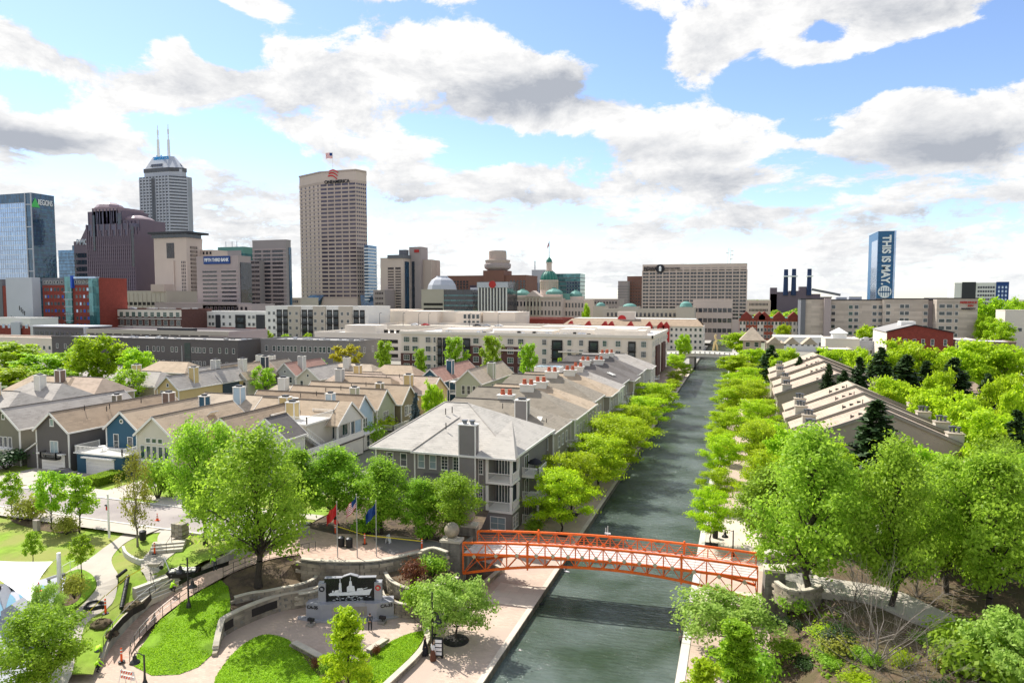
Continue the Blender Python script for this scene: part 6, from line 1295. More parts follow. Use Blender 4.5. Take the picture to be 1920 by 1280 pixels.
# low cultural buildings with shallow teal domes
for (u0,u1,v,ud,vd,Y,lab) in ((1112,1136,575,1124,567,430,'small round pavilion with a teal dome right of the statehouse'),(1160,1196,576,1178,569,430,'flat tan building with a low teal dome below the brown tower'),(1268,1302,577,1286,565,400,'round tan pavilion with a flat teal dome below the government slab')):
    x0,x1,y0,y1,z1=dims(u0,u1,0,v,Y);t=bld('pavilion',lab,'pavilion',x0,x1,y0,y0+(x1-x0),ZG,z1,'tan_strip',parapet=.4);hz=AY(ud,vd,Y)[2];rr=(x1-x0)*.36;b=MB();b.lathe([(rr,0),(rr,.8),(rr*.8,(hz-z1)*.7),(rr*.3,hz-z1)],16,((x0+x1)/2,y0+(x1-x0)/2,z1));b.build('dome','copper_green',t)
for (u0,u1,v,Y,m,lab,c) in ((1088,1162,562,620,'gray_pink','long low grey-brown building between the statehouse and the brown towers',12),(1130,1300,582,410,'tan_strip','long low tan building with a dark roof before the government slab',20),(355,372,553,520,'gray_pink','low tan block left of the tall tan tower base',3),(882,900,541,520,'pale_gray','small white building squeezed beside the white columns',3),(545,563,560,470,'tan_strip','small tan block at the foot of the tall tan tower',3),(1400,1445,565,620,'lime_stone','low cream building with a columned front right of the government slab',14),(700,722,545,600,'gray_pink','low grey block left of the cream office tower',5),(950,965,556,560,'gray_tower','dark low block left of the statehouse',3),(380,470,572,380,'gray_pink','low brown deck building in front of the bank',10)):
    x0,x1,y0,y1,z1=dims(u0,u1,0,v,Y);t=bld('low_building',lab,'building',x0,x1,y0,y1,ZG,z1,m);fac(t,x0+2,y0,x1-2,y0,ZG+3,z1,c,max(1,int((z1-ZG)/5)),(x1-x0)/c*.5,2.2,'dark_glass',m)
# ---- power station
t=thing('power_station','distant brown power station with three dark blue smokestacks','power station',AY(1495,555,1300));
for u0,u1,v in ((1445,1540,551),(1445,1458,539),(1500,1520,537),(1480,1500,545),(1458,1480,547)):a=AY(u0,v,1300);c=AY(u1,v,1300);b=MB();b.box(a[0],1300+u0*.01,ZG,c[0],1340,a[2]);b.build('hall','purple_granite',t)
for u,v in ((1474,505),(1489,504),(1518,504)):
    a=AY(u,v,1315);b=MB();b.tube((a[0],a[1],ZG+30),a,4.4,3.6,10);b.build('smokestack','stack_navy',t);z=AY(u,519,1315)[2];b=MB();b.lathe([(6.5,0),(6.5,2)],12,(a[0],a[1],z));b.build('stack_ring','sign_white',t)
b=MB();a=AY(1522,549,1300);c=AY(1540,553,1300);b.bar((a[0],1299,a[2]+6),(c[0]+30,1299,c[2]),4,4);b.build('conveyor','gray_cladding',t)
# ---- blue wrapped tower
x0,x1,y0,y1,z1=dims(1647,1680,0,434,880)
t=bld('wrapped_tower','tall blue glass hotel tower wrapped with a vertical banner reading THIS IS MAY.','hotel tower',x0,x1,y0,y0+60,ZG,z1,'wrap_blue');xe=x0-AY(1647,450,880)[0]+AX(1636,450,x0)[0]
ye=AX(1636,450,x0)[1];b=MB();b.box(x0-.6,y0,ZG,x0,min(ye,y0+60),z1-9);b.build('glass_side','sky_glass',t);b=MB();b.box(x1-1.5,y0-.5,ZG,x1+.4,y0,z1+1);b.build('edge_fin','sky_glass',t)
for i in range(9):b=MB();b.box(x0,y0-.25,ZG+i*11,x1-1.5,y0,ZG+i*11+.35);b.build('floor_line','navy_sign',t)
zA=AY(1663,441,880)[2];zB=AY(1663,534,880)[2]
o=text(t,'THIS IS MAY.',((x0+x1)/2-.5,y0-.6,(zA+zB)/2),11.5,'sign_white',bold=.035,extrude=.1,rot=(math.pi/2,R(90),0));dx_=o.dimensions.x or 1;o.scale=((zA-zB)/max(o.dimensions.x,1e-3),1.05,1)
p=((x0+x1)/2-.5,y0-.6,AY(1663,547,880)[2]);b=MB();b.tube((p[0],p[1]+.3,p[2]),(p[0],p[1],p[2]),7.0,n=20);o=b.build('round_emblem','sign_white',t)
b=MB();[b.box(p[0]-5+i*2.4,p[1]-.15,p[2]-5,p[0]-4.3+i*2.4,p[1]-.02,p[2]+5) for i in range(5)];b.box(p[0]-6,p[1]-.15,p[2]-.7,p[0]+6,p[1]-.02,p[2]+.7);b.build('emblem_lines','wrap_blue',o)
# white and navy hotel far right
x0,x1,y0,y1,z1=dims(1790,1892,0,531,820)
t=bld('hotel','white and navy hotel block on the right horizon with rows of square windows','hotel',x0,x1,y0,y0+24,ZG,z1,'white_stucco')
for ua,ub in ((1804,1830),(1868,1892)):a=AY(ua,530,820)[0];c=AY(ub,530,820)[0];b=MB();b.box(a,y0-.4,ZG,c,y0,z1+1.5);b.build('navy_panel','navy_sign' if ua>1850 else 'dark_cladding',t)
fac(t,AY(1833,530,820)[0],y0,AY(1866,530,820)[0],y0,ZG+6,z1-2,7,8,1.7,2.2,'dark_glass','pale_gray');fac(t,AY(1870,530,820)[0],y0-.4,AY(1890,530,820)[0],y0-.4,ZG+6,z1-2,3,8,1.4,2.2,'sky_glass','pale_gray')
# ---- tan hotel with stone panels
Yx=420
def seg(u0,u1,v,dy,m,lab=None,t=None,D=22,nm='wall'):
    a=AY(u0,v,Yx+dy);c=AY(u1,v,Yx+dy);b=MB();b.box(a[0],a[1],ZG,c[0],a[1]+D,a[2]);b.build(nm,m,t);b=MB();b.box(a[0]-.3,a[1]-.3,a[2],c[0]+.3,a[1]+D,a[2]+.5);b.build('roof_edge','sign_dark',t);return a[0],c[0],a[1],a[2]
t=thing('hotel','long five-storey tan stone hotel behind the trees on the right','hotel',AY(1640,630,Yx))
S=[seg(1502,1511,561,0,'gray_cladding',t=t),seg(1511,1546,561,1,'stone_panels',t=t),seg(1546,1559,558,-2,'gray_pink',t=t),seg(1559,1656,563,2,'stone_panels',t=t),seg(1656,1741,561,0,'stone_panels',t=t),seg(1741,1757,563,2,'gray_pink',t=t)]
for k,cols in ((3,(.02,.36,.47,.82,.93)),(4,(.09,.40,.51,.92))):
    a0_,c0_,yy,zz=S[k]
    for f_ in cols:
        for r_ in range(6):me=wmesh(2.0,1.9,'pane_green' if (r_*3+int(f_*50)) % 3==0 else 'pane','white_trim',.15,.12);inst('window',me,t,(a0_+(c0_-a0_)*f_+.6,yy,ZG+2+(zz-ZG-3)*r_/6),0)
for u0_,u1_,v_ in ((1568,1588,557),(1592,1616,556)):a=AY(u0_,v_,Yx+12);c=AY(u1_,v_,Yx+12);b=MB();b.box(a[0],a[1],a[2]-5,c[0],a[1]+6,a[2]);b.build('penthouse','pale_gray',t)
t2=thing('hotel','tan hotel wing with a small red sign, right of the long stone hotel','hotel',AY(1796,630,Yx));a0_,c0_,yy,zz=seg(1757,1834,560,-6,'stone_panels',t=t2,D=26);
for f_ in (.1,.28,.46):
    for r_ in range(6):inst('window',wmesh(2.6 if f_<.4 else 1.4,1.8,'pane','white_trim',.15,.12),t2,(a0_+(c0_-a0_)*f_+.6,yy,ZG+2+(zz-ZG-3)*r_/6),0)
p=AY(1816,567,Yx-6.5);text(t2,'RESIDENCE',p,1.5,'red_trim',bold=.04,extrude=.1);text(t2,'INN',(p[0]+1,p[1],p[2]-1.7),1.4,'red_trim',bold=.04,extrude=.1);p=AY(1816,579,Yx-6.5);text(t2,'MARRIOTT',p,1.3,'sign_dark',bold=.04,extrude=.1)
# ---- brick row with gables
Yr=440;a=AY(1386,596,Yr);c=AY(1500,596,Yr);t=thing('brick_terrace','red brick terrace with stepped gables and cream window bays beyond the pyramid roof','terrace',((a[0]+c[0])/2,Yr+6,ZG));b=MB();b.box(a[0],Yr,ZG,c[0],Yr+14,a[2]);b.build('wall','orange_brick',t);b=MB();b.box(a[0]-.3,Yr-.2,a[2],c[0]+.3,Yr+14.3,a[2]+.4);b.build('roof','copper_green',t)
for i,f_ in enumerate((.12,.34,.42,.66,.9)):
    x=a[0]+(c[0]-a[0])*f_;b=MB();b.add([(x-3.2,Yr-.6,a[2]-1),(x+3.2,Yr-.6,a[2]-1),(x+3.2,Yr-.6,a[2]+1),(x,Yr-.6,a[2]+4),(x-3.2,Yr-.6,a[2]+1)]+[(x-3.2,Yr+6,a[2]-1),(x+3.2,Yr+6,a[2]-1),(x+3.2,Yr+6,a[2]+1),(x,Yr+6,a[2]+4),(x-3.2,Yr+6,a[2]+1)],[(0,1,2,3,4),(9,8,7,6,5),(1,6,7,2),(2,7,8,3),(3,8,9,4),(4,9,5,0),(0,5,6,1)]);b.build('gable','red_brick',t)
for f_ in (.06,.36,.62,.92):x=a[0]+(c[0]-a[0])*f_;b=MB();b.box(x-1.8,Yr-.5,ZG+1,x+1.8,Yr,a[2]-2);b.build('bay','beige_stucco',t)
fac(t,a[0],Yr-.52,c[0],Yr-.52,ZG+1,a[2]-1,17,3,1.1,1.9,'pane','white_trim')
# ---- buildings right of the far bridge
p=AY(1410,640,300);t=thing('pyramid_pavilion','square pavilion with a steep pale pyramid roof by the far bridge','pavilion',(p[0],p[1],ZG));hw=(AY(1434,637,300)[0]-AY(1386,637,300)[0])/2;ze=AY(1410,637,300)[2];za=AY(1410,612,300)[2]
b=MB();b.box(p[0]-hw*.7,p[1]-hw*.7,ZG-1,p[0]+hw*.7,p[1]+hw*.7,ze);b.build('wall','siding_tan',t);b=MB();b.add([(p[0]-hw,p[1]-hw,ze),(p[0]+hw,p[1]-hw,ze),(p[0]+hw,p[1]+hw,ze),(p[0]-hw,p[1]+hw,ze),(p[0],p[1],za)],[(0,1,4),(1,2,4),(2,3,4),(3,0,4),(3,2,1,0)]);b.build('roof','roof_beige',t)
for dx in (-1,1):window(t,p[0]+dx*1.7,p[1]-hw*.7,ze-2.6,1.6,1.8)
def low(u0,u1,v,Y,D,m,rm,lab,n=0,cat='building'):
    x0,x1,y0,_,z1=dims(u0,u1,0,v,Y);t=bld('low_building',lab,cat,x0,x1,y0,y0+D,ZG-.5,z1,m,rm,.4)
    if n:fac(t,x0+1,y0,x1-1,y0,ZG+.3,z1-.2,n,1,(x1-x0)/n*.4,1.8,'pane','white_trim')
    return t,x0,x1,y0,z1
t,x0,x1,y0,z1=low(1437,1470,645,290,18,'siding_tan','roof_beige','low flat building with pale roofs right of the pyramid roof',2)
for i in range(3):b=MB();x=x0+3+i*6.5;b.add([(x-3,y0-.5,z1),(x+3,y0-.5,z1),(x,y0-.5,z1+2.8),(x-3,y0+8,z1),(x+3,y0+8,z1),(x,y0+8,z1+2.8)],[(0,1,2),(5,4,3),(0,2,5,3),(2,1,4,5)]);b.build('sawtooth_roof','roof_beige',t)
low(1452,1548,634,370,22,'white_stucco','flat_roof','long white flat-roofed building below the tan hotel',8)
t,x0,x1,y0,z1=low(1548,1612,637,300,16,'cream_stucco','flat_roof','cream building carrying a small white cupola, below the tan hotel',6)
p=(x1-7,y0+5,z1);b=MB();b.box(p[0]-2.6,p[1]-2.6,z1,p[0]+2.6,p[1]+2.6,z1+2.4);b.add([(p[0]-3.2,p[1]-3.2,z1+2.4),(p[0]+3.2,p[1]-3.2,z1+2.4),(p[0]+3.2,p[1]+3.2,z1+2.4),(p[0]-3.2,p[1]+3.2,z1+2.4),(p[0],p[1],z1+4.6)],[(0,1,4),(1,2,4),(2,3,4),(3,0,4)]);b.build('cupola','white_paint',t)
low(1540,1598,657,255,12,'siding_tan','flat_roof','tan brick building with dark windows half hidden by spruces',5)
t,x0,x1,y0,z1=low(1610,1650,641,310,14,'pale_gray','flat_roof_gray','grey flat roof with parked cars beside the red brick hall',4)
# red brick hall
Yb=285;x0,x1,y0,y1,z1=dims(1663,1788,0,624,Yb);t=thing('brick_hall','dark red brick hall with a shallow gable and a row of white-framed windows','hall',((x0+x1)/2,Yb+12,ZG));zp=AY(1715,610,Yb)[2];xp=AY(1715,610,Yb)[0]
b=MB();b.add([(x0,Yb,ZG),(x1,Yb,ZG),(x1,Yb,z1),(xp,Yb,zp),(x0,Yb,z1),(x0,Yb+28,ZG),(x1,Yb+28,ZG),(x1,Yb+28,z1),(xp,Yb+28,zp),(x0,Yb+28,z1)],[(0,1,2,3,4),(9,8,7,6,5),(1,6,7,2)]);b.build('wall','red_brick',t);b=MB();b.poly([(x0,Yb,ZG),(x0,Yb+28,ZG),(x0,Yb+28,z1),(x0,Yb,z1)][::-1]);b.build('side_wall','cream_stucco',t)
b=MB();b.add([(x0-.4,Yb-.4,z1),(xp,Yb-.4,zp+.1),(xp,Yb+28.4,zp+.1),(x0-.4,Yb+28.4,z1),(x1+.4,Yb-.4,z1),(x1+.4,Yb+28.4,z1)],[(0,1,2,3),(1,4,5,2)]);b.build('roof','flat_roof_gray',t);b=MB();b.bar((x0-.4,Yb-.45,z1+.1),(xp,Yb-.45,zp+.2),.12,.4);b.bar((x1+.4,Yb-.45,z1+.1),(xp,Yb-.45,zp+.2),.12,.4);b.build('trim','sign_dark',t)
for f_ in (.16,.33,.47,.60,.74,.93):window(t,x0+(x1-x0)*f_-1,Yb,z1-4.6,.95,2.1,'N',1,2)
b=MB();b.box(xp-2.5,Yb+10,zp-.5,xp+2.5,Yb+16,zp+1.1);b.build('roof_monitor','white_trim',t)
t,x0,x1,y0,z1=low(1792,1832,639,290,14,'cream_stucco','flat_roof','white glazed lobby right of the red brick hall',0);piers(t,x0,x1,y0,ZG,z1,8,.25,'white_paint',.3);b=MB();b.box(x0+.5,y0-.12,ZG+1,x1-.5,y0,z1-1);b.build('glazing','pane',t)
low(1834,1905,643,295,14,'siding_brown','flat_roof','long low brown wing right of the glazed lobby',5)
low(1885,1960,583,420,14,'cream_stucco','flat_roof','cream porch-fronted building at the right edge above the trees',4)
# ---- red-gabled apartments
Ya=352;x0,x1,y0,y1,z1=dims(1057,1318,0,612,Ya);t=thing('apartment_block','long white apartment block with small red gables and a grey roof before the government slab','apartments',((x0+x1)/2,Ya+10,ZG));b=MB();b.box(x0,Ya,ZG,x1,Ya+20,z1);b.build('wall','cream_stucco',t)
b=MB();b.add([(x0-.6,Ya-.6,z1),(x1+.6,Ya-.6,z1),(x1-3,Ya+7,z1+3.2),(x0+3,Ya+7,z1+3.2),(x0,Ya+20,z1),(x1,Ya+20,z1)],[(0,1,2,3),(3,2,5,4)]);b.build('roof','roof_brown',t);b=MB();b.box(x0+4,Ya+7,z1+2.6,x1-4,Ya+19,z1+3.4);b.build('flat_roof','flat_roof',t)
for u in (1070,1103,1134,1146,1182,1217,1239,1249):x=AY(u,612,Ya)[0];b=MB();b.box(x-1.7,Ya-.5,ZG+4,x+1.7,Ya+.1,z1-.4);g_=b.build('bay','red_trim',t);b=MB();b.add([(x-2.2,Ya-.7,z1-.4),(x+2.2,Ya-.7,z1-.4),(x,Ya-.7,z1+2.1),(x-2.2,Ya+4,z1-.4),(x+2.2,Ya+4,z1-.4),(x,Ya+4,z1+2.1)],[(0,1,2),(0,2,5,3),(2,1,4,5)]);b.build('bay_gable','red_trim',g_);[inst('window',wmesh(1.5,1.5,'pane','white_trim'),t,(x,Ya-.5,z1-2.7-q*3.2),0) for q in range(3)]
fac(t,x0,Ya,AY(1228,612,Ya)[0],Ya,ZG,z1-.2,24,4,1.1,1.5,'pane','white_trim');fac(t,AY(1255,612,Ya)[0],Ya,x1,Ya,ZG,z1-.2,7,4,1.1,1.4,'pane','white_trim');fac(t,x1,Ya+2,x1,Ya+19,ZG,z1-.4,5,4,1.0,1.4,'pane','white_trim')
p=AY(1172,600,Ya+6);b=MB();b.box(p[0]-4,p[1],z1,p[0]+5,p[1]+4,AY(1172,584,Ya+6)[2]);o=b.build('sign_tower','cream_stucco',t);b=MB();b.add([(p[0]-1.6+2.2*math.cos(a_),p[1]-.1,z1+3.0+2.2*math.sin(a_)) for a_ in [math.pi*i/10 for i in range(11)]],[tuple(range(10,-1,-1))]);b.build('arch_sign','red_paint',o)
x0,x1,y0,y1,z1=dims(967,1056,0,600,370);t=bld('low_building','dark red building with three white arches left of the red-gabled apartments','building',x0,x1,y0,y1,ZG,z1,'red_brick','flat_roof')
for k in range(3):cx=AY(1010+9*k,608,370)[0];b=MB();pts=[(cx+2.1*math.cos(a_),z1-4.4+2.1*math.sin(a_)) for a_ in [math.pi*i/10 for i in range(11)]];b.pathtube([(cx+2.1,y0-.2,ZG+2)]+[(a_,y0-.2,c_) for a_,c_ in pts]+[(cx-2.1,y0-.2,ZG+2)],.3,5);b.build('arch','white_trim',t)
# ---- far road bridge over the canal
t=thing('road_bridge','pale concrete road bridge crossing the canal in the distance','bridge',(-13,306,3));b=MB();n=12
for i in range(n):
    xa=-32+36*i/n;xb=-32+36*(i+1)/n;za=3.9+.8*math.sin(math.pi*i/n);zb_=3.9+.8*math.sin(math.pi*(i+1)/n);b.add([(xa,300,za),(xb,300,zb_),(xb,318,zb_),(xa,318,za),(xa,300,za+1.2),(xb,300,zb_+1.2),(xb,318,zb_+1.2),(xa,318,za+1.2)],[(0,1,5,4),(4,5,6,7),(3,2,1,0)])
b.build('deck','concrete_white',t)
for i in range(19):x=-32+2*i;z=5.1+.8*math.sin(math.pi*i/18);b=MB();b.box(x-.25,299.6,z-.1,x+.25,300.1,z+1.15);b.build('post','concrete_white',t)
for i in range(18):
    x=-32+2*i;z=5.1+.8*math.sin(math.pi*i/18);z2=5.1+.8*math.sin(math.pi*(i+1)/18);b=MB();b.bar((x,299.85,z+1.0),(x+2,299.85,z2+1.0),.25,.22);b.bar((x,299.85,z+.2),(x+2,299.85,z2+.2),.2,.3);b.build('parapet_rail','concrete_white',t)
for x in (-29,-19.4,-3.4):b=MB();b.box(x-1,300.5,-.8,x+1,317,4.2);b.build('abutment','concrete',t)
t=thing('statue','slender golden abstract sculpture standing beside the far bridge','sculpture',AY(1341,653,320));p=AY(1341,653,320);b=MB();b.pathtube([(p[0]-.8,p[1],p[2]-1),(p[0]-.3,p[1],p[2]+2.4),(p[0]+.6,p[1],p[2]+3.5),(p[0]-.2,p[1],p[2]+5),(p[0]+.2,p[1],p[2]+6.3)],.45,8);b.pathtube([(p[0]+1,p[1],p[2]-1),(p[0]+.6,p[1],p[2]+1.6),(p[0]-.5,p[1],p[2]+3.2)],.4,8);b.build('figure','siding_yellow',t)
# ------------------------------------------------------------------ apartment blocks and decks between the houses and downtown
def apt(name,label,cat,u0,uc,ur,v,Y,m,D=None,rm='flat_roof',par=.8,z0=ZG):
    x0,x1,y0,y1,z1=dims(u0,uc,ur,v,Y)
    if D:y1=y0+D
    return bld(name,label,cat,x0,x1,y0,y1,z0,z1,m,rm,par),x0,x1,y0,y1,z1
def xat(u,v,Y):return AY(u,v,Y)[0]
def panel(t,u0,u1,v0,v1,Y,m,pr=.25,nm='panel'):
    a=AY(u0,v0,Y);c=AY(u1,v1,Y);b=MB();b.box(a[0],Y-pr,max(c[2],ZG),c[0],Y,a[2]);return b.build(nm,m,t),a[0],c[0],max(c[2],ZG),a[2]
def balcs(t,x0,x1,y,z0,z1,n,m='black_metal',dep=1.5):
    """a column of railed balconies; a dark panel paints the shade of their recess"""
    h=(z1-z0)/n
    b=MB();b.box(x0,y-.06,z0,x1,y,z1);b.build('recess_shade','shade_and_black',t)
    for i in range(n):
        z=z0+h*i;b=MB();b.box(x0-.1,y-dep*.6,z,x1+.1,y-.06,z+.18);o=b.build('balcony_floor',m,t);b=MB();b.box(x0-.1,y-dep*.6,z+1.05,x1+.1,y-dep*.6+.06,z+1.15)
        k=int((x1-x0)/.35)
        for j in range(k+1):xx=x0+(x1-x0)*j/k;b.box(xx-.03,y-dep*.6,z+.18,xx+.03,y-dep*.6+.05,z+1.05)
        q=b.build('balcony_railing',m,o);q['kind']='stuff'
        b=MB();b.box(x0+(x1-x0)*.15,y-.10,z+.2,x0+(x1-x0)*.85,y-.065,z+h*.78);b.build('glass_door','pane',o)
# beige canal-side apartments
Yc=222;t,x0,x1,y0,y1,z1=apt('apartment_block','long beige apartment block with dark brick ground floors behind the poplar trees','apartments',752,1222,1258,634,Yc,'beige_stucco',D=48)
b=MB();b.box(x0-.5,y0-.5,z1-.1,x1+.5,y0,z1+.9);b.box(x1,y0-.5,z1-.1,x1+.5,y1,z1+.9);b.build('cornice','cream_stucco',t)
fh=(z1-ZG-.6)/4;n_=24
for i,(ua,ub,lv) in enumerate(((752,795,2),(880,903,3),(940,985,3),(1128,1142,2))):panel(t,ua,ub,AY(0,0,1)[2] and 0 or 0,0,Yc,'dark_brick') if 0 else (lambda a_,c_:(lambda b:(b.box(a_,y0-.3,ZG,c_,y0,ZG+fh*lv),b.build('brick_bay','dark_brick',t)))(MB()))(xat(ua,650,Yc),xat(ub,650,Yc))
for ua,ub,kind in ((756,770,'w'),(772,786,'w'),(797,810,'w'),(812,819,'s'),(821,829,'b'),(831,841,'b'),(869,882,'b'),(886,900,'w'),(950,965,'w'),(970,984,'w'),(1015,1027,'w'),(1035,1055,'b'),(1062,1074,'w'),(1084,1096,'w'),(1104,1122,'b'),(1128,1140,'w'),(1152,1166,'w'),(1178,1192,'b'),(1200,1214,'w')):
    a_,c_=xat(ua,650,Yc),xat(ub,650,Yc);w=c_-a_;xm=(a_+c_)/2
    if kind=='b':balcs(t,a_,c_,y0-.3,ZG+.2,ZG+fh*4-.6,4)
    else:
        for r_ in range(4):window(t,xm,y0-.32,ZG+fh*r_+.9,max(.7,w-.9),fh*.55,'N',3 if w>2 else 1,2,gl='pane_green' if (r_+ua) % 3==0 else 'pane')
for i,(ua,ub,vv) in enumerate(((905,1000,654),(1048,1100,654))):a_,c_=xat(ua,650,Yc),xat(ub,650,Yc);b=MB();b.box(a_,y0-1.0,ZG+fh*2.55,c_,y0,ZG+fh*2.55+.5);b.build('ledge','cream_stucco',t)
fac(t,x1,y0+1,x1,y1-1,ZG,z1-.4,9,4,1.6,1.8,'pane','white_trim');[(lambda b:(b.box(x1,y0+q,ZG,x1+.6,y0+q+10,z1-fh),b.build('brick_bay','dark_brick',t)))(MB()) for q in (10,28)]
for i,(fx,dy,w,d,h) in enumerate(((.78,6,14,9,2.6),(.86,3,10,7,2.2),(.62,14,18,10,1.8),(.35,12,22,12,1.2),(.12,12,16,12,1.4),(.5,28,40,9,2.2))):X_=x0+(x1-x0)*fx;b=MB();b.box(X_,y0+dy,z1,X_+w,y0+dy+d,z1+h);b.build('roof_parapet_block','cream_stucco',t)
for i in range(30):X_=x0+(x1-x0)*rnd.uniform(.05,.95);y_=y0+rnd.uniform(3,20);b=MB();b.box(X_-.5,y_-.4,z1,X_+.5,y_+.4,z1+.9);b.build('rooftop_unit',rnd.choice(['steel','shade_and_black','pale_gray']),t)
# white parking deck and big plain walls
t,x0,x1,y0,y1,z1=apt('parking_garage','cream multi-storey car park left of the beige apartments with dark slots','garage',590,752,0,629,258,'cream_stucco',D=30,par=1.0)
for k in range(3):b=MB();b.box(xat(683,640,258),y0-.06,ZG+1.2+k*3,x1-1.5,y0+.02,ZG+2.7+k*3);b.build('opening_shade','shade_and_black',t)  # dark panels on the wall stand for the shade in the slots
b=MB();b.box(xat(642,622,258),y0+2,z1,xat(700,622,258),y0+12,AY(670,610,258)[2]);b.build('stair_block','cream_stucco',t);fac(t,xat(705,615,258),y0+6,xat(740,615,258),y0+6,z1,z1+2.5,3,1,2,1.6,'shade_and_black','cream_stucco')
t,x0,x1,y0,y1,z1=apt('parking_garage','broad cream roof-level car park deck with lamp posts above the beige apartments','garage',676,1052,0,619,300,'cream_stucco',D=40,par=1.2,rm='path_concrete')
DK=(x0,x1,y0,y1,z1)
t,x0,x1,y0,y1,z1=apt('office_block','group of plain cream windowless blocks above the car park deck','building',676,968,0,588,345,'cream_stucco',D=24)
for ua,ub,vt,dy in ((760,820,583,-6),(700,770,580,2),(855,900,586,-5),(905,966,585,-3)):a_,c_=AY(ua,vt,345+dy),AY(ub,vt,345+dy);b=MB();b.box(a_[0],345+dy,ZG,c_[0],362,a_[2]);b.build('wing','beige_stucco',t)
fac(t,xat(868,590,340),339.9,xat(900,590,340),339.9,ZG+8,ZG+18,4,3,1.6,2.2,'pane','white_trim');clutter(t,x0,x1,y0,y1,z1,10,s=1.6)
# white and tan balcony apartments
Yd=318;t,x0,x1,y0,y1,z1=apt('apartment_block','white and tan apartments with stacks of dark balconies left of the cream car park','apartments',498,690,0,577,Yd,'white_stucco',D=24)
for ua,ub in ((541,565),(588,612),(636,662)):panel(t,ua,ub,574,640,Yd,'tan_strip',.8,'tan_bay');
for ua,ub in ((503,511),):pass
for ua,ub in ((519,529),(531,541),(566,576),(578,588),(613,623),(625,635),(663,673),(675,684)):balcs(t,xat(ua,600,Yd),xat(ub,600,Yd),y0,ZG+.3,z1-1.2,5)
for u in (505,514,546,558,593,606,643,654):
    for r_ in range(5):window(t,xat(u,600,Yd),y0-(.82 if u>540 else 0),ZG+(z1-ZG-1)*r_/5+.9,1.5,1.7,'N',2,1)
clutter(t,x0,x1,y0,y1,z1,8,s=1.2)
# white, dark and brick apartments
Ye=335;t,x0,x1,y0,y1,z1=apt('apartment_block','apartments with a white top, charcoal bays and brick base, left of the balconied block','apartments',358,498,0,587,Ye,'white_stucco',D=24)
b=MB();b.box(x0,y0-.3,ZG,x1,y0,ZG+(z1-ZG)*.5);b.build('brick_base','red_brick',t)
for ua,ub in ((378,389),(405,415),(442,462),(481,498)):panel(t,ua,ub,590,650,Ye,'dark_cladding',.6,'charcoal_bay')
for u in (366,394,400,420,432,468,476):
    for r_ in range(4):window(t,xat(u,600,Ye),y0-.32,ZG+(z1-ZG)*r_/4+1.0,1.6,1.8,'N',2,1)
balcs(t,xat(444,600,Ye),xat(460,600,Ye),y0-.6,ZG+.3,z1-2,4)
panel(t,334,358,582,640,Ye-6,'gray_cladding',6,'grey_stair_block')
# old brick factory with bands of white windows
Yf=315;t,x0,x1,y0,y1,z1=apt('loft_building','long brick loft building with rows of big white windows behind the red tower','lofts',178,340,0,582,Yf,'dark_brick',D=24)
b=MB();b.box(x0,y0-.35,z1-3.6,x1,y0,z1+.3);b.build('cream_band','cream_stucco',t);H3=(z1-ZG)/4
for r_ in range(4):
    for c_ in range(14):window(t,x0+(x1-x0)*(c_+.5)/14,y0-.37 if r_==3 else y0,ZG+H3*r_+.8,2.6,H3*.6,'N',3,2,gl='pane_green' if r_==3 else 'pane')
for z in (ZG+H3*3-.4,ZG+H3*2-.3):b=MB();b.box(x0,y0-.45,z,x1,y0,z+.4);b.build('ledge','white_trim',t)
clutter(t,x0,x1,y0,y1,z1,8)
# open tan parking structure behind
t,x0,x1,y0,y1,z1=apt('parking_garage','tan open parking structure with a cream office behind, left of the cream tower','garage',188,312,0,547,400,'tan_strip',D=30)
for k in range(5):b=MB();b.box(x0+3,y0-.08,ZG+3+k*4.4,x1-2,y0+.02,ZG+5.4+k*4.4);b.build('opening_shade','shade_and_black',t)  # shade between the parking levels, painted as dark strips
piers(t,x0+3,x1-2,y0,ZG,z1-1,14,.8,'tan_strip',.4);b=MB();b.box(xat(285,547,400),y0-1,z1,xat(310,547,400),y0+8,AY(290,533,400)[2]);b.build('lift_tower','tan_concrete',t)
t,x0,x1,y0,y1,z1=apt('office_block','cream low office with small windows behind the tan parking structure','building',188,245,0,530,440,'cream_stucco',D=20);fac(t,x0,y0,x1,y0,ZG+15,z1-1,12,3,1.4,1.6,'pane','cream_stucco')
t,x0,x1,y0,y1,z1=apt('low_building','long mauve parking wall below the bank building','building',290,445,0,570,380,'gray_pink',D=14)
# red brick apartment towers with blue panels
Yg2=300;t,x0,x1,y0,y1,z1=apt('apartment_tower','red brick and grey apartment tower with blue window panels and a glass stair','apartments',79,177,0,523,Yg2,'red_brick',D=22)
b=MB();b.box(x0,y0-.2,z1-3.4,x1,y0,z1+.9);b.build('grey_top','gray_cladding',t)
panel(t,26,79,521,610,Yg2-5,'pale_gray',5,'grey_wing');panel(t,-20,16,524,600,Yg2,'gray_cladding',3,'grey_wing');panel(t,14,27,536,600,Yg2,'red_brick',3,'brick_wing')
panel(t,123,139,519,606,Yg2,'teal_glass',.9,'glass_stair');panel(t,136,140,517,540,Yg2,'blue_paint',1.6,'blue_fin');panel(t,145,186,519,522,Yg2,'sky_glass',2.5,'blue_canopy')
panel(t,177,188,522,610,Yg2+2,'teal_glass',4,'stair_tower')
nf=8;hh=(z1-3.6-ZG)/nf
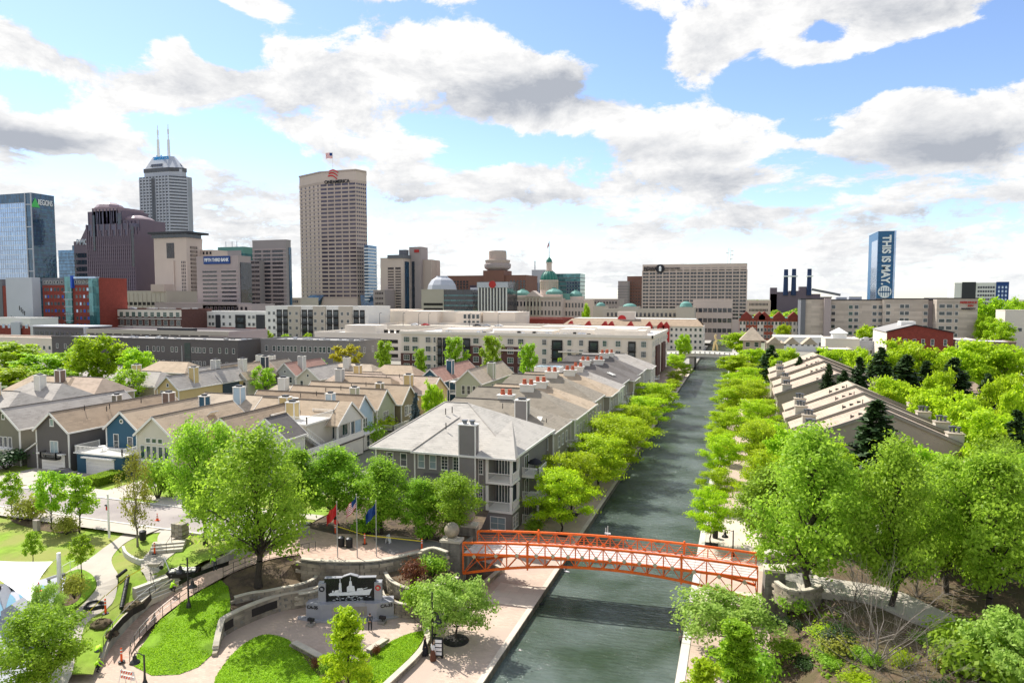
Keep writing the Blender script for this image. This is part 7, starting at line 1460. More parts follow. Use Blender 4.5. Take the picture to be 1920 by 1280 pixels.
for u,w in ((86,1.4),(91,1.4),(97,1.4),(104,1.6),(110,1.6),(118,1.6),(144,1.4),(151,1.4),(158,1.6),(165,1.6),(171,1.4)):
    for r_ in range(nf):g_='blue_paint' if (u*7+r_*5) % 9<2 else ('sky_glass' if (u+r_) % 4==0 else 'pane');inst('window',wmesh(w,1.7,g_,'gray_cladding',.12,.1),t,(xat(u,560,Yg2),y0,ZG+hh*r_+1.0),0)
    inst('window',wmesh(w,1.5,'pane','white_trim',.12,.1),t,(xat(u,560,Yg2),y0-.2,z1-2.4),0)
for r_ in range(8):b=MB();b.box(xat(123,560,Yg2),y0-1.3,ZG+hh*r_,xat(139,560,Yg2),y0-.9,ZG+hh*r_+.35);b.build('stair_landing','pale_gray',t)
for k in range(14):b=MB();u=34+(k*13) % 42;z=ZG+2+(k*7) % 20;a_=xat(u,560,Yg2-5);b.box(a_,Yg2-10.1,z,a_+.6,Yg2-10,z+2.6);b.build('slot_window','shade_and_black' if k % 3 else 'sky_glass',t)
t,x0,x1,y0,y1,z1=apt('apartment_block','low white and brick apartment wing at the left edge below the red tower','apartments',-30,56,0,599,265,'white_stucco',D=16)
b=MB();b.box(x0,y0-.3,ZG,x1,y0,z1-3.4);b.build('brick_base','red_brick',t);fac(t,x0,y0-.32,x1,y0-.32,ZG,z1,8,2,1.8,1.8,'sky_glass','white_trim');panel(t,22,40,604,640,264,'pale_gray',.6,'grey_bay')
t=thing('office_block','low dark block framed by a pale box edge in front of the red brick tower','building',AY(110,635,252)) ;t['category']='building'
a_,c_=AY(58,610,252),AY(162,610,252);b=MB();b.box(a_[0],253,ZG,c_[0],266,a_[2]-.6);b.build('wall','gray_cladding',t);b=MB();b.box(a_[0],251,a_[2]-.6,c_[0],266.5,a_[2]);b.box(c_[0]-.8,251,ZG,c_[0],266,a_[2]-.61);b.build('frame','pale_gray',t);fac(t,a_[0]+1,253,c_[0]-2,253,ZG,a_[2]-1,10,2,1.8,1.6,'pane','gray_cladding')
panel(t,100,136,629,640,250,'red_trim',2,'red_entry')
# concrete parking deck with open bays
Yk=243;t,x0,x1,y0,y1,z1=apt('parking_garage','open concrete car park deck with dark bays above the grey two-storey apartments','garage',163,428,450,626,Yk,'gray_pink',D=26,par=1.0,rm='asphalt')
b=MB();b.box(x0-.2,y0-.3,z1-.9,x1+.2,y0,z1+1.05);b.build('deck_edge','tan_strip',t)
b=MB();b.box(x0+.5,y0-.06,ZG+.6,x1-10,y0,z1-1.0);b.build('opening_shade','shade_and_black',t);piers(t,x0,x1-10,y0-.07,ZG,z1-.9,13,.7,'tan_strip',.3)  # one dark sheet paints the shade inside the open bays
panel(t,304,370,614,626,Yk+12,'dark_cladding',3,'dark_penthouse')
# grey two-storey apartments
Yh_=205;t,x0,x1,y0,y1,z1=apt('apartment_block','long dark grey two-storey apartment block with white windows behind the big green tree','apartments',97,446,0,641,Yh_,'siding_darkgray',D=15,rm='flat_roof_gray',par=.6)
z1_=z1;hh=(z1-ZG)/2
for u in (108,123,222,240,260,277,289,297,306,323,331,362,369,375,383,396,412,425,438):
    for r_ in (0,1):window(t,xat(u,660,Yh_),y0,ZG+hh*r_+.9,1.0,1.7,'N',1,2)
b=MB();a_=xat(346,650,Yh_);c_=xat(357,650,Yh_);b.box(a_,y0-.1,ZG+.4,c_,y0,z1-.8);b.build('glass_stair','pane',t);b=MB();[b.box(a_,y0-.2,ZG+1.5+k*1.7,c_,y0-.1,ZG+1.75+k*1.7) for k in range(3)];b.build('stair_rail','black_metal',t)
clutter(t,x0,x1,y0,y1,z1,26,s=.9)
t,x0,x1,y0,y1,z1=apt('apartment_block','grey two-storey apartment block with a closely spaced row of white windows','apartments',489,672,706,642,214,'siding_gray',D=16,rm='flat_roof_gray',par=.6)
for u in (500,514,523,532,540,547,554,566,572,582,592,601,608,617):window(t,xat(u,660,214),y0,z1-3.9,1.1,1.9,'N',1,2);window(t,xat(u,660,214),y0,ZG+.5,1.1,1.6,'N',1,2)
for yy in (y0+4,y0+10):window(t,x1,yy,z1-3.9,1.2,1.9,'W',1,2)
clutter(t,x0,x1,y0,y1,z1,24,s=.9)
t,x0,x1,y0,y1,z1=apt('low_building','long low pinkish building with a pale roof at the left edge beyond the trees','building',-60,98,0,637,228,'beige_stucco',D=14,rm='roof_pinkish');fac(t,x0,y0,x1,y0,ZG,z1,16,1,1.4,1.6,'pane','white_trim')
# street beside the grey apartments
mb=MB();a_=G(452,668,3.5);mb.poly([(a_[0]-8,170,3.50),(a_[0]+26,170,3.50),(a_[0]+26,330,3.50),(a_[0]-8,330,3.50)]);struct(mb.build('street','asphalt_pale'))
mb=MB();mb.poly([(-320,186,3.49),(-60,186,3.49),(-60,200,3.49),(-320,200,3.49)]);struct(mb.build('street','asphalt'))
mb=MB();mb.poly([(60,240,3.0),(300,240,3.0),(300,256,3.0),(60,256,3.0)]);struct(mb.build('street','asphalt'))
# cars
def carm():
    CM={}
    for cn,c in (('car_white',(.7,.7,.7)),('car_black',(.02,.02,.022)),('car_red',(.45,.02,.02)),('car_silver',(.35,.36,.38)),('car_blue',(.03,.06,.18))):mat(cn,c,.3,.02,1,spec=.6,metal=.1)
carm()
def car_proto():
    b=MB();xs=[(-2.2,.55),(-2.15,.85),(-1.9,.95),(-1.3,1.0),(-.75,1.42),(.55,1.45),(1.2,1.05),(1.95,.92),(2.2,.7),(2.2,.42),(-2.2,.35)]
    def ring(y,s):return [(x,y,z if z<.96 else .96+(z-.96)*s) for x,z in xs]
    L=ring(-.86,.0)+ring(-.72,1)+ring(.72,1)+ring(.86,.0);n=len(xs)
    for k in range(3):b.add([],[]);
    b.v=L;b.f=[(k*n+i,k*n+(i+1) % n,(k+1)*n+(i+1) % n,(k+1)*n+i) for k in range(3) for i in range(n)]+[tuple(range(n-1,-1,-1)),tuple(range(3*n,4*n))];b.m=[0]*len(b.f)
    body=b
    g=MB();g.add([(-1.25,-.74,1.0),(-.72,-.70,1.38),(.52,-.70,1.40),(1.12,-.74,1.04),(-1.25,.74,1.0),(-.72,.70,1.38),(.52,.70,1.40),(1.12,.74,1.04)],[(0,3,2,1),(4,5,6,7),(0,1,5,4),(2,3,7,6)]);g.v=[(x*1.01,y*1.04,z+.015) for x,y,z in g.v]
    w=MB();w.tube((0,-.1,0),(0,.1,0),.32,n=14)
    r=MB();r.tube((0,-.11,0),(0,.11,0),.18,n=10)
    hl=MB();hl.box(-.06,-.16,-.08,.06,.16,.08)
    return body,g,w,r,hl
_cb=car_proto();CARM={}
def car(label,color,x,y,z,rz,group):
    if color not in CARM:CARM[color]=[_cb[0].mesh('body',color),_cb[1].mesh('windows','pane'),_cb[2].mesh('tyre','black_plastic'),_cb[3].mesh('rim','steel'),_cb[4].mesh('headlight','white_paint')]
    t=thing('parked_car',label,'car',(x,y,z),group,rz);M_=CARM[color]
    for nm,me in (('body',M_[0]),('windows',M_[1])):link(bpy.data.objects.new(nm,me),t)
    for dx in (-1.35,1.35):
        for dy in (-.78,.78):
            o=link(bpy.data.objects.new('wheel',M_[2]),t);o.location=(dx,dy,.32);link(bpy.data.objects.new('rim',M_[3]),o)
    for dy in (-.6,.6):o=link(bpy.data.objects.new('headlight',M_[4]),t);o.location=(2.2,dy,.68)
    return t
for u,v,c,lab in ((463,661,'car_black','black car parked at the far left of the street between the grey blocks'),(474,657,'car_silver','silver car in the middle of the street between the grey apartment blocks'),(486,655,'car_blue','dark blue car nearest the second grey apartment block'),(452,668,'car_black','black car at the street corner beside the long grey apartments'),(470,665,'car_white','white car in front of the others between the grey blocks')):
    p=G(u,v,3.52);car(lab,c,p[0],p[1],3.52,rnd.choice([0,math.pi/2]),'cars parked between the grey apartment blocks')
x0,x1,y0,y1,z1=DK
for u,c,lab in ((778,'car_white','white car on the roof deck left of the red car'),(798,'car_red','red car parked on the cream roof deck'),(895,'car_black','black car on the roof deck below the cream blocks'),(912,'car_silver','silver car at the right end of the roof deck row'),(935,'car_white','white car at the right edge of the roof deck')):car(lab,c,xat(u,612,y0+20),y0+20,z1+.06,0,'cars on the roof deck')
for i,(c,lab) in enumerate((('car_black','black car parked by the hedge before the blue garage'),('car_black','black car under the dark shrub at the left edge garages'))):p=PK(150,878) if i==0 else PK(14,880);car(lab,c,-92.6 if i==0 else -111,71.6,ZU+.12,math.pi/2 if i else R(8),'cars on the garage drives')
for u,v,c,lab in ((1624,638,'car_white','white car on the grey roof beside the red brick hall'),(1640,639,'car_silver','silver car on the grey roof nearest the red brick hall')):p=AY(u,v,318);car(lab,c,p[0],p[1],AY(1630,641,310)[2]+.1,0,'cars beside the brick hall')
# street lamps and poles
def lamp_simple(label,x,y,z,h,arm=0.0,m='steel',group='tall street lamps',name='street_lamp'):
    t=thing(name,label,'street lamp',(x,y,z),group);b=MB();b.tube((x,y,z),(x,y,z+h),.14,.08,6);b.build('pole',m,t)
    b=MB();b.tube((x,y,z+h),(x+arm+.5,y,z+h+.3),.06,n=5);b.box(x+arm+.3,y-.15,z+h+.2,x+arm+1.1,y+.15,z+h+.4);b.build('lamp_head',m,t);return t
for i,u in enumerate((712,756,785,804,880,934)):lamp_simple('%s black lamp post on the cream roof deck' % ['leftmost','second','third','fourth','fifth','rightmost'][i],xat(u,612,y0+15),y0+15,z1,6.5,0,'black_metal','lamp posts on the roof deck')
for i,(u,vb,vt) in enumerate(((1840,650,590),(1866,655,588),(1890,655,597),(1903,648,600),(1915,650,585))):p=G(u,vb,3.0);hgt=AY(u,vt,p[1])[2]-3;lamp_simple('%s tall grey street lamp by the road at the far right' % ['leftmost','second','third','fourth','rightmost'][i],p[0],p[1],3.0,max(6,min(14,hgt)),1.0)
p=G(154,712,3.5);lamp_simple('grey utility pole in front of the big round tree by the grey apartments',p[0],p[1],3.5,AY(154,652,p[1])[2]-3.5,0,'gusset_pale','utility poles')
p=G(342,690,3.5);t=thing('traffic_signal','traffic signal mast with yellow lights in front of the long grey apartments','traffic light',p);hgt=AY(342,648,p[1])[2];b=MB();b.tube(p,(p[0],p[1],hgt),.16,.1,6);b.build('pole','steel',t);za=AY(342,683,p[1])[2];b=MB();b.tube((p[0],p[1],za),(xat(312,677,p[1]),p[1],za+.9),.1,.07,5);b.build('mast_arm','steel',t)
for u in (312,326):X_=xat(u,680,p[1]);b=MB();b.box(X_-.25,p[1]-.3,za-.2,X_+.25,p[1]+.1,za+1.1);b.build('signal_head','yellow_tape',t)
# ------------------------------------------------------------------ trees
def leafm(n,dark,light,trans=.35,gloss=.25):
    m=bpy.data.materials.new(n);m.use_nodes=True;nt=m.node_tree;N=nt.nodes.new;L=nt.links.new;b=nt.nodes['Principled BSDF'];out=nt.nodes['Material Output']
    at=N('ShaderNodeAttribute');at.attribute_name='tint';oi=N('ShaderNodeObjectInfo')
    cr=N('ShaderNodeValToRGB');cr.color_ramp.elements[0].color=(*dark,1);cr.color_ramp.elements[1].color=(*light,1);L(at.outputs['Fac'],cr.inputs[0])
    hs=N('ShaderNodeHueSaturation');L(cr.outputs[0],hs.inputs['Color'])
    for o_,a,b_ in (('Hue',.494,.512),('Value',.86,1.14)):
        mr=N('ShaderNodeMapRange');L(oi.outputs['Random'],mr.inputs[0]);mr.inputs[3].default_value=a;mr.inputs[4].default_value=b_;L(mr.outputs[0],hs.inputs[o_])
    L(hs.outputs[0],b.inputs['Base Color']);b.inputs['Roughness'].default_value=.5;b.inputs['Specular IOR Level'].default_value=gloss
    tr=N('ShaderNodeBsdfTranslucent');L(hs.outputs[0],tr.inputs[0]);mx=N('ShaderNodeMixShader');mx.inputs[0].default_value=trans;L(b.outputs[0],mx.inputs[1]);L(tr.outputs[0],mx.inputs[2]);L(mx.outputs[0],out.inputs[0]);MT[n]=m
leafm('leaf_lime',(.30,.44,.012),(.60,.76,.03),.58);leafm('leaf_green',(.22,.38,.022),(.50,.70,.07),.58);leafm('leaf_mid',(.18,.33,.02),(.42,.62,.05),.58)
leafm('leaf_fresh',(.20,.36,.016),(.46,.66,.04),.56);leafm('leaf_yellow',(.40,.38,.02),(.66,.60,.04),.45);leafm('leaf_bronze',(.22,.23,.03),(.44,.44,.06),.45);leafm('leaf_spring',(.27,.43,.014),(.54,.74,.03),.56);leafm('leaf_pale',(.23,.38,.05),(.50,.66,.14),.52)
leafm('needle_dark',(.018,.04,.012),(.06,.12,.03),.2,.2);leafm('needle_blue',(.05,.08,.08),(.12,.17,.17),.1,.2);leafm('leaf_red',(.12,.03,.02),(.22,.09,.03),.3)
mat('bark',(.055,.045,.035),.95,.3,4,.5,10);mat('bark_pale',(.22,.19,.16),.95,.25,4,.4,10)
def leaf_mesh(C,NR,S,m,asp=1.5,seed=0):
    r=np.random.RandomState(seed);n=len(C);NR=NR/np.maximum(1e-6,np.linalg.norm(NR,axis=1,keepdims=True));t=r.normal(size=(n,3));u=np.cross(NR,t);u /= np.maximum(1e-6,np.linalg.norm(u,axis=1,keepdims=True));w=np.cross(NR,u)
    a=S[:,None]*asp*.5;b=S[:,None]*.5;v=np.stack([C-u*a,C+w*b,C+u*a,C-w*b],1).reshape(-1,3)
    me=bpy.data.meshes.new('crown');me.vertices.add(4*n);me.vertices.foreach_set('co',v.astype(np.float32).ravel());me.loops.add(4*n);me.loops.foreach_set('vertex_index',np.arange(4*n,dtype=np.int32));me.polygons.add(n);me.polygons.foreach_set('loop_start',np.arange(0,4*n,4,dtype=np.int32));me.polygons.foreach_set('loop_total',np.full(n,4,np.int32))
    me.materials.append(MT[m]);at=me.attributes.new('tint','FLOAT','FACE');at.data.foreach_set('value',np.clip(r.beta(2,2,n),0,1).astype(np.float32));me.update(calc_edges=True);return me
def env_r(h,f):
    if h=='round':return max(.05,math.sqrt(max(0,1-(2*f-1)**2)))**.85
    if h=='vase':return max(.1,math.sin(math.pi*min(1,max(0,f*.80+.12))))**.7
    if h=='oval':return max(.05,math.sin(math.pi*f**.75))**.9
    if h=='column':return max(.12,math.sin(math.pi*(f*.85+.10)))**.55
    return 1-f
def gen_tree(seed,H,Rr,th,habit,nl,lobes,tw,lpt,ls,m,tr=.16,flat=.55,bark='bark',gap=.0,asp=1.5,crn=True):
    """unit: metres. trunk with limbs and branches; leaves hang in sprays around every twig"""
    q=random.Random(seed);r=np.random.RandomState(seed);b=MB();cz=th;ch=H-th
    def limb(p,e,r0,r1,n=4,sag=.0,sides=5):
        p=Vector(p);e=Vector(e);pts=[p.lerp(e,i/n)+Vector((q.uniform(-1,1),q.uniform(-1,1),q.uniform(-.5,.5)))*(e-p).length*.05*(0<i<n)+Vector((0,0,sag*math.sin(math.pi*i/n)*(e-p).length)) for i in range(n+1)]
        for i in range(n):b.tube(pts[i],pts[i+1],r0+(r1-r0)*i/n,r0+(r1-r0)*(i+1)/n,sides,cap=False)
        return pts
    b.tube((0,0,-.6),(0,0,.25),tr*1.5,tr*1.05,8,cap=False)
    lead=limb((0,0,.2),(q.uniform(-.3,.3),q.uniform(-.3,.3),th+ch*(.35 if habit in('vase','round') else .75)),tr*1.05,tr*.35,6,0,7)
    def lp(z):
        for a,c in zip(lead[:-1],lead[1:]):
            if c.z>=z:return a.lerp(c,(z-a.z)/max(.01,c.z-a.z))
        return lead[-1]
    C=[];
    for i in range(lobes):
        f=((i+.5)/lobes)**.9*.92+.03;az=i*2.399+q.uniform(-.4,.4);rr=Rr*env_r(habit,f)*q.uniform(.5,1.02)*(1 if i % 4 else q.uniform(.2,.6))
        tip=Vector((math.cos(az)*rr,math.sin(az)*rr,cz+ch*f*.95));zs=min(lead[-1].z-.05,max(th*.85,tip.z-rr*q.uniform(.55,1.1)-ch*.12));base=lp(zs)
        pts=limb(base,tip,tr*.42*(1-f*.55),tr*.07,4,.10 if habit != 'vase' else -.04,4);C.append(tip)
        lr=Rr*q.uniform(.17,.33)
        for k in range(tw):
            s=pts[2].lerp(tip,q.uniform(0,1));d=Vector((q.gauss(0,1),q.gauss(0,1),q.gauss(0,.7)+.25)).normalized();e=tip.lerp(s,q.uniform(0,.6))+Vector((d.x,d.y,d.z*flat*1.4))*lr*q.uniform(.4,1.15)
            if q.random()<gap:continue
            b.tube(s,e,tr*.06,tr*.025,3,cap=False);C.append(e)
    trunk=b.mesh('trunk',bark,True)
    if not crn:return trunk,None
    T=np.array([tuple(c) for c in C]);n=len(T)*lpt;idx=np.repeat(np.arange(len(T)),lpt);sp=Rr*.085*q.uniform(.95,1.05)
    P=T[idx]+r.normal(size=(n,3))*np.array([sp,sp,sp*flat]);P[:,2]=np.maximum(P[:,2],th*.8)
    ctr=np.array([0,0,cz+ch*.4]);NRM=(P-ctr)/np.array([Rr,Rr,ch*.6])*.7+r.normal(size=(n,3))*.75+np.array([0,0,.55])
    return trunk,leaf_mesh(P,NRM,ls*r.uniform(.6,1.35,n),m,asp,seed)
def gen_conifer(seed,H,Rr,m,whorls=26,per=9,ns=16,ls=.3):
    q=random.Random(seed);r=np.random.RandomState(seed);b=MB();b.tube((0,0,-.5),(0,0,H*.96),H*.014,.02,6,cap=False);C=[];D=[]
    for w in range(whorls):
        f=w/whorls;z=H*(.06+.92*f);L_n=Rr*(1-f)**.85*q.uniform(.8,1.1)+.12
        for k in range(per if f<.7 else 6):
            az=k*2*math.pi/per+w*.7+q.uniform(-.25,.25);ll=L_n*q.uniform(.7,1.12);e=Vector((math.cos(az)*ll,math.sin(az)*ll,z-ll*.20+ll*.25*f));s=Vector((0,0,z));b.tube(s,e,.03,.012,3,cap=False)
            for j in range(ns):
                g=.25+.75*(j+.5)/ns;p=s.lerp(e,g);C.append((p.x+q.gauss(0,.16)*ll*.4,p.y+q.gauss(0,.16)*ll*.4,p.z-q.random()*.22));D.append((q.gauss(0,.4)+math.cos(az)*.2,q.gauss(0,.4)+math.sin(az)*.2,q.uniform(.2,1.1)))
    C=np.array(C);return b.mesh('trunk','bark',True),leaf_mesh(C,np.array(D),ls*r.uniform(.6,1.3,len(C)),m,2.2,seed)
def gen_shrub(seed,H,Rr,n,ls,m):
    q=random.Random(seed);r=np.random.RandomState(seed);b=MB();L_=[]
    for i in range(14):az=q.uniform(0,6.28);rr=Rr*q.uniform(.2,.8);e=(math.cos(az)*rr,math.sin(az)*rr,H*q.uniform(.5,.95));b.tube((0,0,-.1),e,.03,.01,4,cap=False);L_.append(e)
    T=np.array(L_);idx=r.randint(0,len(T),n);P=T[idx]+r.normal(size=(n,3))*np.array([Rr*.27,Rr*.27,H*.17]);P[:,2]=np.abs(P[:,2]);return b.mesh('trunk','bark',True),leaf_mesh(P,(P-np.array([0,0,H*.3]))+r.normal(size=(n,3))*.5*Rr+np.array([0,0,.3*Rr]),ls*r.uniform(.6,1.3,n),m,1.6,seed)
KIND={}
def reg(k,H,W,pairs):KIND[k]=(H,W,pairs)
reg('maple',12,4.6,[gen_tree(11,12,4.6,2.6,'oval',8,40,17,30,.17,'leaf_green',.25,.6,asp=1.7,gap=.22),gen_tree(12,12,4.6,2.4,'vase',8,40,17,30,.17,'leaf_green',.25,.6,asp=1.7,gap=.22),gen_tree(13,12,4.6,2.2,'oval',8,38,16,30,.17,'leaf_green',.25,.7,asp=1.7,gap=.25)])
reg('locust',8,4.2,[gen_tree(s,8,4.2,1.9,'vase',7,24,18,28,.135,'leaf_lime',.13,.28,asp=2.2) for s in (21,22,23,24)])
reg('street',10,4.2,[gen_tree(31,10,4.2,2.0,'vase',8,32,18,28,.165,'leaf_mid',.2,.6,asp=1.7),gen_tree(32,10,4.2,2.0,'oval',8,32,18,28,.165,'leaf_mid',.2,.6,asp=1.7)])
reg('young',6,2.2,[gen_tree(41,6,2.2,1.7,'oval',5,16,11,18,.17,'leaf_fresh',.08,.7),gen_tree(42,6,2.2,1.7,'round',5,16,11,18,.17,'leaf_fresh',.08,.7)])
reg('upright',10,2.8,[gen_tree(51,10,2.8,1.8,'oval',6,22,13,17,.15,'leaf_bronze',.14,1.1,gap=.25,bark='bark_pale')])
reg('limefar',8,4.6,[gen_tree(s,8,4.6,1.6,'round',6,20,11,28,.30,'leaf_lime',.16,.5) for s in (61,62)])
reg('greenfar',10,5.2,[gen_tree(s,10,5.2,1.4,'round',6,20,11,30,.36,'leaf_spring',.2,.6) for s in (63,64)])
reg('poplar',11,3.0,[gen_tree(71,11,3.0,.9,'column',6,24,11,22,.27,'leaf_fresh',.15,1.0)])
reg('yellow',7,3.0,[gen_tree(73,7,3.0,1.0,'round',6,16,10,24,.26,'leaf_yellow',.12,.7)])
reg('spruce',14,3.3,[gen_conifer(81,14,3.3,'needle_dark',30,10,18,.34),gen_conifer(82,14,3.0,'needle_dark',28,9,18,.34)])
reg('bluespruce',9,2.1,[gen_conifer(83,9,2.1,'needle_blue',26,9,16,.24)])
reg('pale',5.5,3.6,[gen_tree(91,5.5,3.6,1.3,'vase',6,20,16,26,.15,'leaf_pale',.10,.45,asp=1.8)])
reg('feather',8,2.6,[gen_tree(95,8,2.6,1.2,'cone',6,30,12,22,.15,'leaf_lime',.09,.30,gap=.2,asp=2.2)])
reg('feathergreen',8,2.6,[gen_tree(96,8,2.6,1.0,'cone',6,30,12,24,.16,'leaf_fresh',.09,.30,gap=.15,asp=2.2)])
reg('bare',8,4.8,[gen_tree(97,8,4.8,.7,'vase',6,26,16,1,.1,'leaf_mid',.13,1.0,bark='bark_pale',crn=False)])
reg('shrub',1.5,1.3,[gen_shrub(s,1.5,1.3,1700,.13,'leaf_mid') for s in (101,102)]);reg('limeshrub',1.5,1.3,[gen_shrub(103,1.5,1.3,1700,.13,'leaf_lime')]);reg('redshrub',1.3,1.2,[gen_shrub(104,1.3,1.2,1300,.12,'leaf_red')]);reg('darkshrub',1.3,1.1,[gen_shrub(105,1.3,1.1,1500,.11,'needle_dark')]);reg('yellowshrub',1.5,1.4,[gen_shrub(106,1.5,1.4,1700,.12,'leaf_bronze')])
NMS={'maple':'maple_tree','locust':'locust_tree','street':'maple_tree','young':'young_tree','upright':'pear_tree','limefar':'locust_tree','greenfar':'leafy_tree','poplar':'poplar_tree','yellow':'yellow_tree','spruce':'spruce_tree','bluespruce':'spruce_tree','pale':'ornamental_tree','feather':'cypress_tree','feathergreen':'cypress_tree','bare':'bare_tree'}
def plant(kind,label,x,y,z,H,W=None,group=None,rz=None,var=None):
    H0,W0,prs=KIND[kind];W=W or W0*H/H0;q=rnd.randrange(len(prs)) if var is None else var;tm,cm=prs[q]
    sh='shrub' in kind;t=thing('shrub' if sh else NMS[kind],label,'shrub' if sh else 'tree',(x,y,z),group,rnd.uniform(0,6.28) if rz is None else rz)
    for nm,me in (('trunk',tm),('crown',cm)):
        if me is None:continue
        o=link(bpy.data.objects.new(nm,me),t);o.scale=(W/W0,W/W0,H/H0)
    return t
def depth(p):return p[0]*(-_s*_cp)+p[1]*_c*_cp+(p[2]-CAM_H)*(-_sp)
def tree_px(kind,label,u,vb,z,vt,wpx,group=None,**k):
    x,y,_=G(u,vb,z);H=AY(u,vt,y)[2]-z;plant(kind,label,x,y,z,H,wpx/F_PX*depth((x,y,z+H/2))/2,group,**k)
def tree_Y(kind,label,u,vt,Y,wpx,z=ZG,group=None,**k):
    x,_,zt=AY(u,vt,Y);wpx=wpx*(1.45 if kind=='spruce' else 1)
    plant(kind,label,x,Y,z,zt-z,wpx/F_PX*depth((x,Y,zt))/2,group,**k)
ORD=['nearest','second','third','fourth','fifth','sixth','seventh','eighth','ninth','tenth','eleventh','twelfth','thirteenth']
for i,(x,y,H,W) in enumerate(((-21.0,82.5,8.8,4.3),(-21.6,90.5,9.2,4.6),(-20.4,103,8.6,4.6),(-19.8,113.5,9.6,5.2),(-20.2,124,8.0,4.6),(-20,137,8.2,4.4),(-19.8,152,7.8,4.6),(-19.8,168,9.0,5.4),(-20,186,6.0,3.4),(-19.5,214,4.6,2.4),(-20.5,236,5.0,2.4),(-19.5,262,5.0,2.6),(-24,280,7.0,3.4))):
    plant('locust','%s lime green locust on the left bank beyond the orange bridge' % ORD[i],x,y,0,H*(1.1 if i>1 else 1),W*(1.28 if i>1 else 1),'locust trees along the left bank')
for i,(x,y,H,W) in enumerate(((-2.9,84.5,7.4,2.9),(-2.7,99,6.4,2.8),(-2.4,114,8.4,3.6),(-2.6,127,6.8,3.0),(-2.4,143,7.6,4.2),(-2.6,159,6.4,3.2),(-2.2,176,8.4,4.6),(-2.0,198,8.0,4.4),(-1.6,222,6.8,4.0),(-1.5,250,7.2,4.2))):
    plant('locust','%s lime green locust at the water edge of the right bank' % ORD[i],x,y,0,H,W,'locust trees along the right bank edge')
for i,(x,y,H,W) in enumerate(((3.9,95,9.6,3.9),(4.6,106,7.8,3.6),(3.4,118,10.0,4.6),(4.9,131,8.2,3.8),(3.2,146,9.4,4.8),(4.8,160,7.8,4.0),(3.0,176,10.0,5.2),(4.0,196,8.4,4.4),(2.6,216,9.4,5.0),(4.2,240,8.4,4.8))):
    plant('locust','%s locust of the inner row between the right walk and the brown townhouses' % ORD[i],x,y,.3,H,W,'locust trees of the inner right row')
for a in (('maple','big spreading maple with a thick dark trunk beside the right end of the orange bridge',1520,1123,3.0,798,235),('maple','tall dense maple right of the bridge path, its trunk behind the bare shrub',1668,1150,2.9,820,190),('maple','broad maple at the right edge above the curving path',1850,1165,2.9,835,215),('maple','maple half cut off by the right edge of the view',1945,1120,2.9,835,190),
          ('street','maple crown filling the space between the two big maples on the right',1590,1045,2.9,890,120),('street','shorter maple left of the big maple, over the right canal walk',1447,1030,1.5,870,150),('street','dark maple behind the right path, between tall maple and right edge',1762,1075,2.9,860,160),('street','maple behind the low wall at the far right edge',1870,1010,2.9,815,150),
          ('maple','large maple with a thick trunk in the dark bed above the sloping lawn',484,1086,2.5,800,215),('maple','tall light maple on the grass left of the large one, above the upper walk',385,1015,3.7,778,140),('street','maple behind the large maple, in front of the white house',560,985,3.7,838,120),
          ('street','leafy maple in front of the grey condominium roof, left of the flags',632,985,3.7,836,135),('street','round maple behind the US flag by the grey condominium',716,1000,3.7,858,125),('street','maple right of the blue flag, before the condominium windows',787,1005,3.7,896,90),('street','bushy maple directly left of the bridge balls, before the chimney',846,1003,3.7,882,120),
          ('upright','slender bronze green pear tree by the black litter bin',258,1020,3.6,840,72),('young','round fresh green young tree beside the curving path',149,996,3.55,886,78),('young','young green tree left of the round one in the mulch bed',96,990,3.6,878,72),('young','thin young tree at the left edge by the mulch bed',23,968,3.6,884,48),('young','small young tree on the round lawn island',153,1076,3.4,1000,52),('young','tiny young tree on the lawn above the white shade sail',62,1056,3.3,995,42),
          ('street','bushy yellow green tree at the bottom left corner by the workers',78,1300,1.0,1138,165),('pale','thin pale leafed tree growing beside the splash pad',88,1200,2.2,1092,62),('pale','pale leafed tree in a round black mulch ring on the canal walk',855,1198,0,1080,150),('feather','feathery lime cypress in front of the ship memorial',652,1330,0,1128,120),
          ('pale','broad pale green tree on the right walk below the bridge',1362,1215,.4,1105,190),('feathergreen','feathery green cypress at the bottom right walk below the pale tree',1378,1330,.4,1150,130),('feather','lime cypress branch reaching in from the bottom edge of the right walk',1318,1400,0,1225,120),
          ('maple','maple filling the gap between the two right-hand maples at mid height',1775,1120,2.9,848,170),('street','maple behind the path at the right edge, lower than its neighbours',1895,1080,2.9,850,170),('street','shorter maple hanging over the low wall right of the bridge landing',1568,1010,2.9,868,130),('shrub','big dark green bush right of the curving path',1830,1275,2.7,1195,150),
          ('bare','leafless grey tree in the centre of the brown bank',1632,1300,1.2,1035,330),('bare','smaller leafless tree behind the first, beside the curving path',1600,1165,2.2,1010,180),('bare','leafless shrub tree low at the bottom of the brown bank',1730,1330,1.2,1180,230),('bare','thin leafless tree among the maple trunks by the path',1720,1130,2.9,1000,140),
          ('pale','yellow green bushy tree in the bottom right corner',1905,1330,1.0,1140,190)):tree_px(*a)
